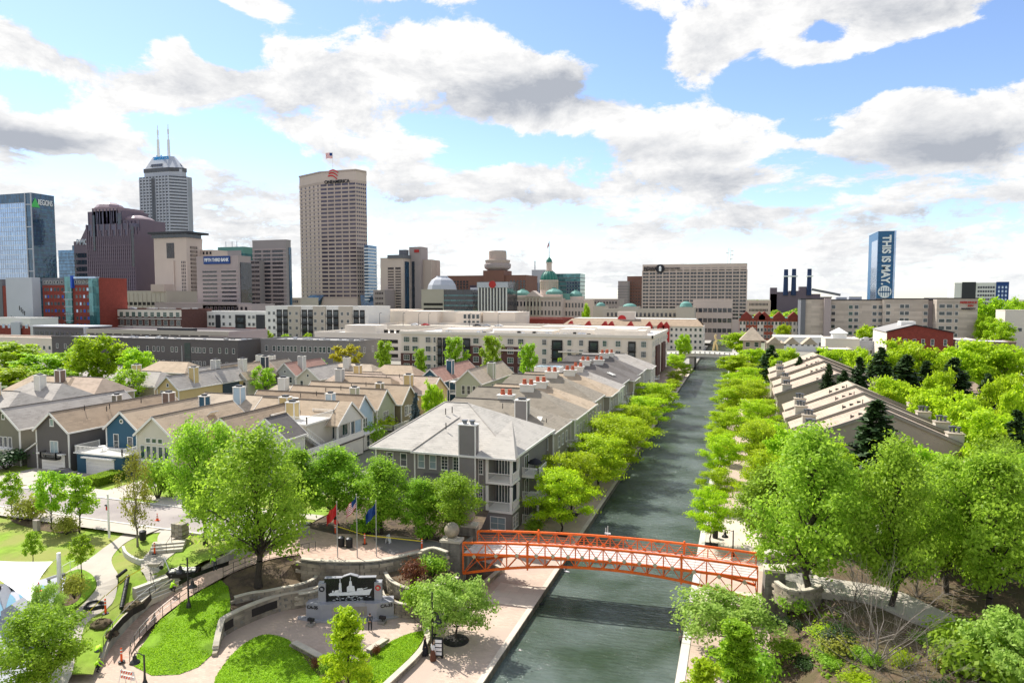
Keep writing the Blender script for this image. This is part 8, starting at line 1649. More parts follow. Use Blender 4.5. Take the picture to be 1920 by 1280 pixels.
for a in (('spruce','tall dark spruce in front of the nearest brown townhouse gable',1645,742,103,120),('spruce','small dark spruce right of the far bridge among lime trees',1446,644,228,48),('spruce','dark spruce left of the far brown townhouses apex',1499,666,205,36),('spruce','dark spruce just behind the far brown roofs',1535,650,250,34),
          ('spruce','dark spruce between the two groups of brown townhouses',1554,678,158,48),('spruce','broad dark spruce at the gap between the brown townhouse groups',1582,690,156,56),('spruce','tall dark spruce right of the townhouse gap',1612,664,160,56),('spruce','dark spruce below the cream cupola building',1652,646,185,64),('spruce','large dark spruce in front of the red brick hall',1699,660,165,86),('spruce','dark spruce right of the large one, under the red brick hall',1738,672,172,60),('spruce','dark spruce left of the mauve roofed house',1790,665,168,76),('spruce','short dark spruce at the right of the mauve roofed house',1852,695,150,56),('spruce','dark spruce at the right edge beside the white gabled house',1908,762,110,70),
          ('bluespruce','blue grey spruce between the khaki house and the condominium roof',779,732,109,36),
          ('greenfar','round green tree right of the blue spruce',812,716,116,46)):tree_Y(*a)
far=[('greenfar','large round bright tree before the dark grey apartments',180,628,160,100),('greenfar','second round tree right of the large one before the grey apartments',256,652,160,78),('young','deep green round tree standing among the grey roofs',240,688,121,78),('greenfar','bright tree at the left edge below the pinkish building',28,640,176,110),('greenfar','broad bright tree second from the left edge',82,662,158,115),('greenfar','bright tree touching the left side of the large round tree',130,655,166,70),('limefar','lime tree lowest at the left edge behind the grey roof',14,688,140,100),('greenfar','yellowish tree behind the long tan hipped roof',105,690,148,80),
       ('young','small green tree in the courtyard beside the pale grey house',494,684,142,50),('young','small green tree left of the yellow tree',600,672,172,36),('yellow','bright yellow tree in front of the second grey apartment block',647,644,196,58),('poplar','first poplar, left of the beige apartment block',719,634,178,40),('poplar','smallest poplar, standing between the first and the broad poplar',788,650,196,26),('poplar','broad poplar before the beige apartments, third from left',853,626,187,46),('poplar','tall poplar right of the broad one',921,624,182,48),('poplar','poplar nearest the dark roofs of the canal row',991,638,172,40),('poplar','very small poplar peeping over the dark row house roofs',1050,668,196,12),
       ('limefar','lime courtyard tree below the cream dormer house',388,716,150,40),('limefar','pale lime courtyard shrub tree right of it',440,722,148,60),
       ('greenfar','rounded tree beside the far bridge on the left bank',1283,626,300,30),('limefar','lime tree left of the pyramid roof by the far bridge',1384,622,335,62),('limefar','lime tree in front of the far bridge abutment on the right',1376,664,250,60),('limefar','lime tree behind the far end of the right bank row',1412,652,262,60),('limefar','lime tree left of the far brown roof apex',1478,652,255,56),('limefar','lime tree between the spruce and the brown roof',1460,668,225,44),('limefar','small lime tree in front of the brick terrace',1469,607,400,30),('limefar','lime tree right of the cream cupola',1632,610,325,54),
       ('limefar','lime tree above the far brown roofs',1560,652,240,70),('limefar','lime tree in front of the tan brick building',1612,652,222,60),('limefar','big lime tree under the red brick hall',1700,636,205,110),('limefar','lime tree left under the red brick hall',1668,655,198,80),('limefar','lime tree right of the big one under the brick hall',1752,658,205,70),('limefar','wide lime tree at the right beyond the mauve roof',1835,636,222,130),('limefar','lime tree right of the wide one near the road',1888,650,215,100),('limefar','second wide lime tree before the low brown wing',1800,652,212,90),
       ('limefar','lime tree right of the farther brown townhouses',1668,705,150,90),('limefar','lime tree beside the chimneys of the nearer townhouses',1735,722,138,100),('limefar','lime tree beyond the nearest right chimneys',1800,738,130,120),('limefar','large lime tree right of the nearest right chimneys',1858,765,114,140),('limefar','lime tree left of the white gabled house',1880,700,142,90),('limefar','lime tree between mauve roof and spruce',1760,690,150,70),('limefar','lime tree at the far right edge in the middle distance',1925,720,122,90),
       ('greenfar','dark green tree before the tan hotel at the far right',1858,558,470,80),('greenfar','tree at the right edge near the cream porch building',1900,588,430,70),('greenfar','roadside tree below the white and navy hotel',1875,600,400,60),('greenfar','yellowish tree behind the tan hotel at far right',1905,560,520,60),('greenfar','tree right of the tan hotel wing',1845,592,410,40),
       ('limefar','lime tree at the foot of the government slab',1440,588,480,40),('limefar','lime tree by the brick terrace roof',1425,590,460,40),('greenfar','dark tree right of the statehouse',1100,568,470,18),('greenfar','dark tree at the corner of the white balconied block',498,618,300,24),('greenfar','dark tree below the white balconied block',536,626,300,26),('greenfar','dark tree at the right foot of the balconied block',577,624,300,20),
       ('greenfar','green tree behind the nearest right canal locusts',1480,800,101,90),('greenfar','green tree filling the slope above the right walk',1500,850,92,110),('greenfar','green tree below the tall spruce on the right',1690,860,92,120),('greenfar','green tree left of the tall spruce on the right',1560,830,97,110),('greenfar','green tree right of the tall spruce, before the townhouse gable',1735,835,99,120),('greenfar','green tree hiding the low hipped pavilion roof corner',1790,880,88,130),('greenfar','green tree at the right edge before the hipped pavilion',1900,850,86,150),('greenfar','low green tree behind the big maple on the right',1610,900,84,120),('greenfar','low green tree behind the tall right maple',1700,920,82,120)]
for a in far:tree_Y(*a,z=2.9 if a[2]>1380 and a[3] else ZG)
# woods towards the horizon read as one mass
def far_wood():
    r=np.random.RandomState(5);n=2600;y=560+3600*r.rand(n)**1.6;x=(r.rand(n)*2-1)*y*1.3;x[:n//3]=y[:n//3]*(.22+.5*r.rand(n//3))
    keep=~((np.abs(x)<20) & (y<700));x=x[keep];y=y[keep];n=len(x);k=26;P=np.repeat(np.stack([x,y,np.full(n,3.0)],1),k,0);s=np.repeat(5+5*r.rand(n),k);d=r.normal(size=(n*k,3));d /= np.linalg.norm(d,axis=1,keepdims=True);d[:,2]=np.abs(d[:,2]);P=P+d*s[:,None]*np.array([1,1,1.1])
    o=bpy.data.objects.new('distant_woods',leaf_mesh(P,d+r.normal(size=d.shape)*.3,s*.75,'leaf_mid',1.1,3));COL.objects.link(o);tag(o,'green woods spreading between the far buildings to the horizon','woods',kind='stuff')
far_wood()
# shrubs
sh=[('darkshrub','dark clipped shrub at the left edge by the garages',12,880,ZU,850,70),('shrub','leafy shrub in front of the cream townhouse',296,935,ZU,865,60),('shrub','dark shrub right of the bronze pear tree',322,930,ZU,890,50),('yellowshrub','yellow green shrub in the mulch bed between young trees',55,975,3.6,935,70),('yellowshrub','brownish shrub in the mulch bed under the round tree',125,1000,3.5,972,50),('yellowshrub','yellow shrub on the round lawn island',140,1120,3.1,1082,50),
      ('redshrub','red leaved shrub in the upper stone planter',775,1098,2.3,1058,50),('shrub','green fern like shrub in the upper stone planter',812,1080,2.3,1048,55),('shrub','green shrub against the lower planter by the canal walk',785,1150,1.0,1100,60),('shrub','shrub under the pale tree left side',805,1160,.3,1120,50),('redshrub','small red shrub behind the right seat wall arm',706,1228,.1,1212,16),('redshrub','small red shrub left of the feathery cypress',592,1252,.1,1236,20),('shrub','low green shrub below the left seat wall arm',618,1268,.1,1240,36),('limeshrub','low lime shrub right of the feathery cypress base',680,1275,.1,1245,34),
      ('shrub','round green shrub in the planting below the condominium balconies',1000,1002,0,975,40),('shrub','dark shrub beside the condominium corner',1020,975,0,945,44),('darkshrub','small dark round shrub, left one of three on the brown bank',1454,1178,1.5,1158,22),('darkshrub','small dark round shrub, middle one of three on the brown bank',1473,1184,1.5,1162,22),('darkshrub','small dark round shrub, right one of three on the brown bank',1497,1188,1.5,1168,20),('shrub','green shrub on the bank right of the right pier',1490,1150,2.0,1118,60),
      ('shrub','shrub at the foot of the big maple on the right bank',1470,1230,1.2,1200,60),('shrub','green shrub lower on the brown bank',1570,1265,1.0,1215,90),('limeshrub','lime shrub at the right end of the path',1790,1215,2.9,1170,90),('shrub','dense shrub beside the path at the right edge',1880,1240,2.4,1170,120),('shrub','low plants in front of the condominium left side',690,1000,ZU,975,60),('shrub','dark shrub left of the stone balls',800,1012,ZU,985,50),('shrub','shrub bed left of the near stone ball',838,1008,ZU,985,36),('limeshrub','garden shrub between the khaki house and the condominium',718,822,ZU,785,60),('shrub','dark plants beside the light blue porch',700,835,ZU,800,50),('shrub','green shrub at the bottom of the right walk trees',1420,1290,.8,1230,90),('shrub','green shrub behind the right bank walk near the bridge',1440,1060,1.5,1020,60)]
for a in sh:tree_px(*a)
OR2=ORD+['fourteenth','fifteenth','sixteenth']
def scatter(n,kinds,box,hs,ws,where,group):
    P=[(kinds[i % len(kinds)],rnd.uniform(*box[:2]),rnd.uniform(*box[2:])) for i in range(n)];c={}
    for (k,w),x,y in sorted(P,key=lambda q:(q[1]*_c+q[2]*_s)/(q[2]*_c-q[1]*_s)):
        if x<8:y=min(y,58)
        c[w]=c.get(w,0)+1;plant(k,'%s from the left of the %s shrubs %s' % (OR2[c[w]-1].replace('nearest','first'),w,where),x,y,h_right(x,y)-.05,rnd.uniform(*hs),rnd.uniform(*ws),group)
scatter(44,[('shrub','rounded green'),('darkshrub','dark needled'),('limeshrub','lime'),('yellowshrub','olive')],(5.2,24,42,61),(.5,1.4),(.7,1.7),'on the brown bank','shrubs scattered over the brown bank')
scatter(14,[('shrub','tall green')],(9,34,75,90),(1.4,2.8),(1.5,2.8),'in the shade behind the right maples','understorey shrubs behind the right maples')
# clipped hedge by the blue garage
t=thing('hedge','dark clipped hedge between the blue garage drive and the white garage','hedge',(-84.5,72,ZU));b=MB();b.box(-86.4,70.2,ZU+.1,-84.0,74.4,ZU+1.2);b.build('hedge_core','needle_dark',t)
r_=np.random.RandomState(9);n=5000;P=np.stack([-86.6+2.8*r_.rand(n),70.0+4.6*r_.rand(n),ZU+.1+1.25*r_.rand(n)],1);side=r_.randint(0,3,n);P[side==0,2]=ZU+1.25;P[side==1,1]=70.05;P[side==2,0]=-83.9
o=bpy.data.objects.new('foliage',leaf_mesh(P-np.array([-84.5,72,ZU]),r_.normal(size=(n,3))+np.array([0,0,.5]),np.full(n,.13),'leaf_mid',1.4,4));link(o,t)
# grass blades on the near lawns
def grass(name,label,poly,hf,n,m,h=.07):
    r=np.random.RandomState(len(name)+n);A_=np.array([(p[0],p[1]) for p in poly]);lo=A_.min(0);hi=A_.max(0);P=lo+(hi-lo)*r.rand(n*2,2);ins=np.zeros(len(P),bool);j=len(A_)-1
    for i in range(len(A_)):
        c=((A_[i,1]>P[:,1]) != (A_[j,1]>P[:,1])) & (P[:,0]<(A_[j,0]-A_[i,0])*(P[:,1]-A_[i,1])/(A_[j,1]-A_[i,1]+1e-9)+A_[i,0]);ins ^= c;j=i
    P=P[ins][:n];z=np.array([hf(x,y) for x,y in P]);C=np.stack([P[:,0],P[:,1],z+h*.4],1);N_=r.normal(size=(len(P),3))*np.array([1,1,.25]);o=bpy.data.objects.new(name,leaf_mesh(C,N_,np.full(len(P),h)*r.uniform(.6,1.4,len(P)),m,1.6,6));COL.objects.link(o);tag(o,label,'grass',kind='stuff')
grass('grass','bright mown grass of the left oval lawn',ov1,lambda x,y:.08,16000,'leaf_fresh');grass('grass','bright mown grass of the right oval lawn',ov2,lambda x,y:.08,9000,'leaf_fresh')
LP_=np.array(lawn_p)
def lawn_h(x,y):d=np.hypot(LP_[:,0]-x,LP_[:,1]-y)+.02;return float((LP_[:,2]/d**2.5).sum()/(1/d**2.5).sum())+.03
grass('grass','mown grass on the sloping lawn beside the ramp',lawn_p,lawn_h,14000,'leaf_fresh')
# ground cover, twigs and stones on the brown bank
r_=np.random.RandomState(12);n=9000;X_=3.5+26*r_.rand(n);Y_=40+40*r_.rand(n);Z_=np.array([h_right(a,b_) for a,b_ in zip(X_,Y_)]);cl=np.sin(X_*.9+1)*np.cos(Y_*.7)+r_.normal(size=n)*.35>.35
P=np.stack([X_,Y_,Z_+.12],1)[cl];o=bpy.data.objects.new('ground_cover',leaf_mesh(P,r_.normal(size=(len(P),3))+np.array([0,0,1]),np.full(len(P),.26)*r_.uniform(.5,1.3,len(P)),'leaf_mid',1.5,8));COL.objects.link(o);tag(o,'patchy green ground cover on the brown bank','ground cover',kind='stuff')
b=MB()
for i in range(900):x=rnd.uniform(4,24);y=rnd.uniform(42,74);z=h_right(x,y)+.05;a=rnd.uniform(0,6.28);L_n=rnd.uniform(.5,1.6);b.tube((x,y,z),(x+math.cos(a)*L_n,y+math.sin(a)*L_n,z+rnd.uniform(.02,.5)),.018,.008,3,cap=False)
o=b.build('dry_twigs','bark_pale');tag(o,'pale dry twigs lying over the brown bank','twigs',kind='stuff')
# ------------------------------------------------------------------ people
def person(label,x,y,z,rz,pose,cols,hair='hair',skirt=None,h=1.75):
    """one continuous skinned body; cols = (top, legs, shoes)"""
    k=h/1.75;J={'pel':(0,0,.95),'wst':(0,0,1.12),'chs':(0,0,1.36),'nck':(0,0,1.50),'hd0':(0,0,1.57),'hd1':(0,-.01,1.72),'hL':(-.10,0,.92),'kL':(-.12,-.02,.50),'aL':(-.13,.02,.09),'tL':(-.14,-.15,.04),'hR':(.10,0,.92),'kR':(.12,-.02,.50),'aR':(.13,.02,.09),'tR':(.14,-.15,.04),'sL':(-.19,0,1.42),'eL':(-.26,.02,1.14),'wL':(-.25,-.08,.90),'fL':(-.25,-.10,.80),'sR':(.19,0,1.42),'eR':(.26,.02,1.14),'wR':(.25,-.08,.90),'fR':(.25,-.10,.80)}
    J.update(pose);E_=[('pel','wst'),('wst','chs'),('chs','nck'),('nck','hd0'),('hd0','hd1'),('pel','hL'),('hL','kL'),('kL','aL'),('aL','tL'),('pel','hR'),('hR','kR'),('kR','aR'),('aR','tR'),('chs','sL'),('sL','eL'),('eL','wL'),('wL','fL'),('chs','sR'),('sR','eR'),('eR','wR'),('wR','fR')]
    RD={'pel':.14,'wst':.125,'chs':.15,'nck':.06,'hd0':.085,'hd1':.095,'hL':.10,'kL':.065,'aL':.05,'tL':.04,'hR':.10,'kR':.065,'aR':.05,'tR':.04,'sL':.07,'eL':.05,'wL':.035,'fL':.035,'sR':.07,'eR':.05,'wR':.035,'fR':.035}
    N_=list(J);me=bpy.data.meshes.new('tmp');me.from_pydata([tuple(c*k for c in J[n]) for n in N_],[(N_.index(a),N_.index(b)) for a,b in E_],[]);o=bpy.data.objects.new('tmp',me);COL.objects.link(o)
    md=o.modifiers.new('s','SKIN');sk=me.skin_vertices[0].data
    for i,n in enumerate(N_):sk[i].radius=(RD[n]*k,RD[n]*k*(.8 if n in ('wst','chs','pel') else 1));sk[i].use_root=(i==0)
    ss=o.modifiers.new('u','SUBSURF');ss.levels=1;ss.render_levels=1
    dg=bpy.context.evaluated_depsgraph_get();m2=bpy.data.meshes.new_from_object(o.evaluated_get(dg));bpy.data.objects.remove(o);m2.materials.clear()
    for c in (*cols,'skin',hair):m2.materials.append(MT[c])
    sg=[(np.array(J[a])*k,np.array(J[b])*k,a,b) for a,b in E_];hd=np.array(J['hd1'])*k
    for p in m2.polygons:
        c=np.array(p.center);best=min(sg,key=lambda s:np.linalg.norm(c-(s[0]+(s[1]-s[0])*np.clip(np.dot(c-s[0],s[1]-s[0])/max(1e-9,np.dot(s[1]-s[0],s[1]-s[0])),0,1))));b_=best[3];a_=best[2]
        p.material_index=0 if b_ in ('wst','chs','sL','sR','eL','eR','wL','wR') else (1 if b_[0] in 'hka' and b_ not in ('hd0','hd1') else (2 if b_[0]=='t' else 3))
        if b_ in ('hd0','hd1') :p.material_index=4 if (c[1]>hd[1]+.01 or c[2]>hd[2]+.02) else 3
        if a_=='pel' and b_ in ('hL','hR'):p.material_index=1
        p.use_smooth=True
    t=thing('person',label,'person',(x,y,z),None,rz);bo=bpy.data.objects.new('body',m2);link(bo,t)
    if skirt:b=MB();b.lathe([(.30*k,.10*k),(.25*k,.5*k),(.15*k,1.0*k)],14);b.build('skirt',skirt,t,world=False)
    return t
back={'wL':(-.12,.14,.98),'fL':(-.02,.16,.98),'wR':(.12,.14,.98),'fR':(.02,.16,.98)}
bend={'wst':(0,-.14,1.08),'chs':(0,-.36,1.16),'nck':(0,-.50,1.18),'hd0':(0,-.58,1.16),'hd1':(0,-.70,1.12),'sL':(-.19,-.40,1.14),'eL':(-.22,-.44,.84),'wL':(-.16,-.52,.60),'fL':(-.14,-.55,.50),'sR':(.19,-.40,1.14),'eR':(.22,-.44,.84),'wR':(.16,-.52,.60),'fR':(.14,-.55,.50),'kL':(-.14,-.10,.52),'kR':(.14,.02,.52)}
crouch={'pel':(0,.10,.42),'wst':(0,.02,.58),'chs':(0,-.14,.78),'nck':(0,-.22,.90),'hd0':(0,-.26,.96),'hd1':(0,-.32,1.08),'hL':(-.11,.08,.40),'kL':(-.20,-.30,.50),'aL':(-.16,-.10,.08),'tL':(-.17,-.28,.04),'hR':(.11,.08,.40),'kR':(.20,-.30,.50),'aR':(.16,-.10,.08),'tR':(.17,-.28,.04),'sL':(-.19,-.16,.82),'eL':(-.24,-.36,.62),'wL':(-.16,-.52,.46),'fL':(-.12,-.58,.38),'sR':(.19,-.16,.82),'eR':(.24,-.36,.62),'wR':(.16,-.52,.46),'fR':(.12,-.58,.38)}
p=G(694,1183,0);person('man in a grey jacket and black trousers standing before the ship memorial',p[0],p[1],0,R(195),back,('cloth_gray','cloth_dark','cloth_white'))
p=G(812,1238,0);person('woman in a white top and long brown skirt facing the display stand',p[0],p[1],0,R(150),{},('cloth_white','cloth_brown','cloth_dark'),skirt='cloth_brown',h=1.65)
p=G(797,1228,0);person('person in long black clothes at the end of the low curved wall',p[0],p[1],0,R(100),{},('cloth_dark','cloth_dark','cloth_dark'),skirt='cloth_dark')
p=G(814,1214,0);person('person in black standing behind the woman in white',p[0],p[1],0,R(60),back,('cloth_dark','cloth_dark','cloth_dark'))
p=G(181,1232,.5);person('worker in a lime vest bending over at the lower end of the ramp wall',p[0],p[1],.1,R(200),bend,('hi_vis','cloth_gray','cloth_dark'),'hi_vis')
p=G(180,1256,.2);person('worker in a lime vest crouching at the foot of the ramp wall',p[0],p[1],.1,R(120),crouch,('hi_vis','cloth_dark','cloth_dark'),'hi_vis')
p=G(322,1112,1.9);person('worker in a lime vest crouching on the steps by the concrete pier',p[0],p[1],2.0,R(170),crouch,('hi_vis','cloth_dark','cloth_dark'),'hi_vis')
p=G(404,1068,3.6);person('worker in a striped lime vest bending behind the upper ramp wall',p[0],p[1],3.5,R(250),bend,('hi_vis','cloth_gray','cloth_dark'),'cloth_white')
p=G(823,1232,0);t=thing('display_stand','black wheeled display stand holding rows of white leaflets beside the walk','display stand',p,rz=R(12))
b=MB();b.box(-.35,-.12,.15,.35,.12,1.7);b.build('cabinet','black_plastic',t,world=False)
for i in range(4):b=MB();b.box(-.27,-.17,.3+.35*i,.27,-.125,.55+.35*i);b.build('leaflet','white_fabric',t,world=False)
for dx in (-.3,.3):b=MB();b.tube((dx,-.15,.12),(dx,.15,.12),.1,n=10);b.build('wheel','black_plastic',t,world=False)
# ------------------------------------------------------------------ flags, lamps, posts
for u,vb,vt,kind,lab in ((633,1047,942,'red','left flagpole on the plaza carrying a limp red flag'),(670,1047,928,'us','tallest middle flagpole on the plaza carrying the US flag'),(706,1045,940,'blue','right flagpole on the plaza carrying a limp blue flag')):
    p=G(u,vb-2,ZU);zt=AY(u,vt,p[1])[2];t=thing('flagpole',lab,'flagpole',(p[0],p[1],ZU),'flagpoles on the upper plaza');b=MB();b.tube(p,(p[0],p[1],zt),.065,.045,8);b.build('pole','steel',t);b=MB();b.lathe([(.01,-.09),(.09,0),(.01,.09)],8,(p[0],p[1],zt+.09));b.build('finial','gusset_pale',t)
    flag_mesh(t,p[0]-.05,p[1],zt-.15,2.0,1.15,kind,.62,math.pi+.3)
def lantern(label,u,vb,z,vt,arms):
    p=G(u,vb,z);zt=AY(u,vt,p[1])[2];h=zt-z;t=thing('lamp_post',label,'lamp post',p,'black canal lamp posts');b=MB();b.lathe([(.22,0),(.2,.25),(.11,.5),(.08,.9),(.065,h),(.02,h+.05)],10,p);b.build('pole','black_metal',t)
    for dx,hz in arms:
        z0=z+hz;b=MB();b.pathtube([(p[0],p[1],z0),(p[0]+dx*.5,p[1],z0+.12),(p[0]+dx,p[1],z0+.02),(p[0]+dx,p[1],z0-.15)],.035,6);a=b.build('arm','black_metal',t);b=MB();b.lathe([(.40,-.75),(.36,-.62),(.16,-.45),(.13,-.2),(.06,-.12)],14,(p[0]+dx,p[1],z0));b.build('lamp_shade','black_metal',a);b=MB();b.lathe([(.05,-.86),(.26,-.80),(.30,-.74)],12,(p[0]+dx,p[1],z0));b.build('bulb_lens','white_fabric',a)
lantern('black lamp post with two bell shades at the top of the sloping lawn',354,1138,1.75,1046,((-.85,3.9),(.5,2.7)))
lantern('black lamp post with one bell shade at the bottom edge left of the oval lawn',272,1285,0,1228,((-.95,2.4),))
lantern('black lamp post with a bell shade by the display stand on the canal walk',811,1226,0,1110,((.5,3.6),))
lantern('black lamp post with one bell shade on the right walk beyond the bridge',1374,1042,0,994,((-.9,2.9),))
p=G(205,1008,3.65);t=thing('light_pole','tall silver pole with a small red box beside the curving path','pole',p);zt=AY(205,926,p[1])[2];b=MB();b.tube(p,(p[0],p[1],zt),.12,.09,8);b.build('pole','white_paint',t);b=MB();b.box(p[0]-.25,p[1]-.1,p[2]+3.1,p[0]-.02,p[1]+.1,p[2]+3.5);b.build('red_box','red_paint',t);b=MB();b.box(p[0]-.4,p[1]-.1,p[2]+3.55,p[0],p[1]+.1,p[2]+3.7);b.build('camera_box','black_plastic',t)
for u,vb,z,vt,lab in ((1517,990,2.8,812,'tall pale wooden pole standing inside the big maple on the right'),(1755,1100,3.0,1014,'bare wooden pole among the maples near the right path')):
    p=G(u,vb,z);zt=AY(u,vt,p[1])[2];t=thing('wooden_pole',lab,'pole',p);b=MB();b.tube(p,(p[0],p[1],zt),.17,.13,8);b.build('pole','siding_tan',t)
# ------------------------------------------------------------------ white shade sail and mast
SA,SB,SC_=Vector(G(99,1052,6.4)),Vector(G(-70,1046,6.6)),Vector(G(57,1128,5.6));t=thing('shade_sail','white triangular shade sail stretched over the splash pad at the left edge','shade sail',SC_-Vector((0,0,2)));b=MB();n=14;cen=(SA+SB+SC_)/3
def sp(i,j):a=i/n;c=j/n;q=SA*(1-a-c)+SB*a+SC_*c;l=1-a-c;pull=(a*c+c*l+l*a)*.62;q=q.lerp(cen,min(.5,pull*.75)*(1-27*a*c*l*.9));return tuple(q-Vector((0,0,.35*27*a*c*l)))
id_={}
for i in range(n+1):
    for j in range(n+1-i):id_[i,j]=len(b.v);b.v.append(sp(i,j))
for i in range(n):
    for j in range(n-i):
        b.f.append((id_[i,j],id_[i+1,j],id_[i,j+1]))
        if i+j<n-1:b.f.append((id_[i+1,j],id_[i+1,j+1],id_[i,j+1]))
b.m=[0]*len(b.f);b.build('sail_cloth','white_fabric',t,smooth=True)
p=G(112,1118,3.0);zt=AY(110,1036,p[1])[2];m_=thing('sail_mast','thick white steel mast holding the right corner of the shade sail','mast',p);b=MB();b.tube((p[0],p[1],2.5),(p[0]+.1,p[1],zt),.2,.17,12);b.build('mast','white_paint',m_);b=MB();b.tube((p[0]+.1,p[1],zt-.4),SA,.02,n=4);b.build('cable','steel',m_)
# ------------------------------------------------------------------ building site
def cone(label,u,v,z):
    p=G(u,v,z);t=thing('traffic_cone',label,'traffic cone',p,'orange traffic cones');b=MB();b.box(p[0]-.22,p[1]-.22,z,p[0]+.22,p[1]+.22,z+.04);b.build('base','signal_orange',t);b=MB();b.lathe([(.16,.04),(.03,.85)],12,p);c=b.build('cone','signal_orange',t);b=MB();b.lathe([(.122,.30),(.098,.45)],12,p);b.build('band','white_paint',c);b=MB();b.lathe([(.088,.55),(.068,.68)],12,p);b.build('band','white_paint',c)
cone('orange cone standing in the street before the white garage',295,975,ZU+.08);cone('orange cone on the splash pad under the white sail',73,1108,3.15);cone('orange cone in the street behind the large maple',441,980,ZU+.08)
def delin(label,u,v,z,h=1.15):
    p=G(u,v,z);t=thing('channelizer',label,'traffic post',p,'orange channelizer posts');b=MB();b.lathe([(.28,0),(.26,.07),(.08,.08)],10,p);b.build('base','black_plastic',t);b=MB();b.lathe([(.09,.06),(.075,h),(.03,h+.05)],10,p);q=b.build('tube','signal_orange',t)
    for k in (.62,.84):b=MB();b.lathe([(.092,h*k),(.09,h*k+.1)],10,p);b.build('band','white_paint',q)
delin('orange post on the curved walk below the three short steps',290,1038,3.5);delin('leaning orange post beside the coil of black hose',198,1150,2.6,1.3);delin('orange post on the upper plaza right of the middle flagpole',684,1020,ZU);delin('orange post near the left stone ball on the upper plaza',791,1030,ZU);delin('orange post tied to tape between street and plaza, behind the red flag',629,1000,ZU);delin('orange post on the ramp foot beside the striped barricade',228,1240,.1)
p=G(238,1284,0);t=thing('barricade','small orange and white striped barricade at the foot of the ramp','barricade',p);
for k in range(2):
    for i in range(5):b=MB();b.add([(p[0]-.6+i*.24,p[1],.5+.4*k),(p[0]-.48+i*.24,p[1],.5+.4*k),(p[0]-.36+i*.24,p[1],.72+.4*k),(p[0]-.48+i*.24,p[1],.72+.4*k)],[(0,1,2,3)]);b.build('stripe','signal_orange',t)
    b=MB();b.box(p[0]-.65,p[1]+.01,.48+.4*k,p[0]+.75,p[1]+.05,.74+.4*k);b.build('board','white_paint',t)
for dx in (-.55,.6):b=MB();b.tube((p[0]+dx,p[1]-.3,0),(p[0]+dx,p[1]+.05,1.2),.025);b.tube((p[0]+dx,p[1]+.4,0),(p[0]+dx,p[1]+.05,1.2),.025);b.build('leg','white_paint',t)
p=PK(178,1144);t=thing('hose_coil','coil of thick black drain hose lying on the grass','hose coil',p);b=MB()
b.pathtube([(p[0]+(.95-.05*(i % 5))*math.cos(i*.42),p[1]+(.8-.05*(i % 5))*math.sin(i*.42),p[2]+.10+.0045*i) for i in range(76)],.065,6);b.build('hose','black_plastic',t)
for lab,a_,c_,r_ in (('long black corrugated pipe lying on the grass',(228,1148),(241,1106),.2),('short black corrugated pipe above the long one',(221,1106),(238,1094),.16)):
    P0,P1=Vector(PK(*a_)),Vector(PK(*c_));P0.z += r_;P1.z += r_;t=thing('drain_pipe',lab,'pipe',P0,'black drain pipes');b=MB()
    for i in range(22):b.tube(P0.lerp(P1,i/22),P0.lerp(P1,(i+.6)/22),r_,n=10);b.tube(P0.lerp(P1,(i+.6)/22),P0.lerp(P1,(i+1)/22),r_*.86,n=10,cap=False)
    b.build('pipe','black_plastic',t)
def heap(label,u,v,w,h,m,cat='soil heap',name='soil_heap'):
    p=PK(u,v);t=thing(name,label,cat,p);b=MB();k=22;r2=random.Random(int(u));
    prof=[(w*(1-i/7)**.8,h*math.sin(math.pi/2*i/7)) for i in range(8)];b.lathe([(max(.02,r_*1),z_) for r_,z_ in prof],k,p);b.v=[(x+r2.uniform(-.12,.12),y+r2.uniform(-.12,.12),z+r2.uniform(-.06,.08)) for x,y,z in b.v];b.build('heap',m,t,smooth=True);return t
heap('straw coloured mulch heap beside the black pipe',250,1136,.9,.35,'mulch');heap('brown soil heap below the hose coil',190,1170,.9,.45,'mulch');heap('brown soil heap at the bottom of the silt fence',210,1190,.6,.35,'soil')
b=MB();L1=[PK(u,v) for u,v in ((284,1122),(272,1138),(250,1152),(232,1166),(215,1186),(205,1200))];b.ribbon([(x,y,z-.1) for x,y,z in L1],[(x+.25,y-.3,z+.65) for x,y,z in L1]);b.ribbon([(x+.27,y-.3,z+.65) for x,y,z in L1],[(x+.05,y-.02,z-.1) for x,y,z in L1]);tag(b.build('silt_fence','black_plastic'),'black plastic silt fence sagging along the grass above the lower ramp wall','silt fence')
b=MB();L2=smooth_curve([(*G2(u,v,3.6),3.55) for u,v in ((335,1096),(352,1086),(372,1078),(398,1068),(428,1058))],3);b.ribbon(L2,[(x+.3,y-.25,z+.55) for x,y,z in L2]);b.ribbon([(x+.32,y-.25,z+.55) for x,y,z in L2],[(x+.06,y,z) for x,y,z in L2]);tag(b.build('silt_fence','black_plastic'),'black plastic silt fence behind the upper ramp wall','silt fence')
for lab,pts in (('yellow caution tape from the curved walk down to the orange post',[PK(270,1092),PK(240,1112),PK(200,1138)]),('yellow caution tape from the leaning orange post to the bottom left',[PK(198,1138),PK(165,1168),PK(140,1190)]),('yellow caution tape between the plaza posts',[(*G2(629,1000,ZU),ZU),(*G2(684,1018,ZU),ZU),(*G2(791,1030,ZU),ZU)])):
    b=MB();P_=[(x,y,z+.95) for x,y,z in pts];b.ribbon(P_,[(x,y,z-.09) for x,y,z in P_]);b.ribbon([(x,y+.01,z-.09) for x,y,z in P_],[(x,y+.01,z) for x,y,z in P_]);tag(b.build('caution_tape','yellow_tape'),lab,'caution tape')
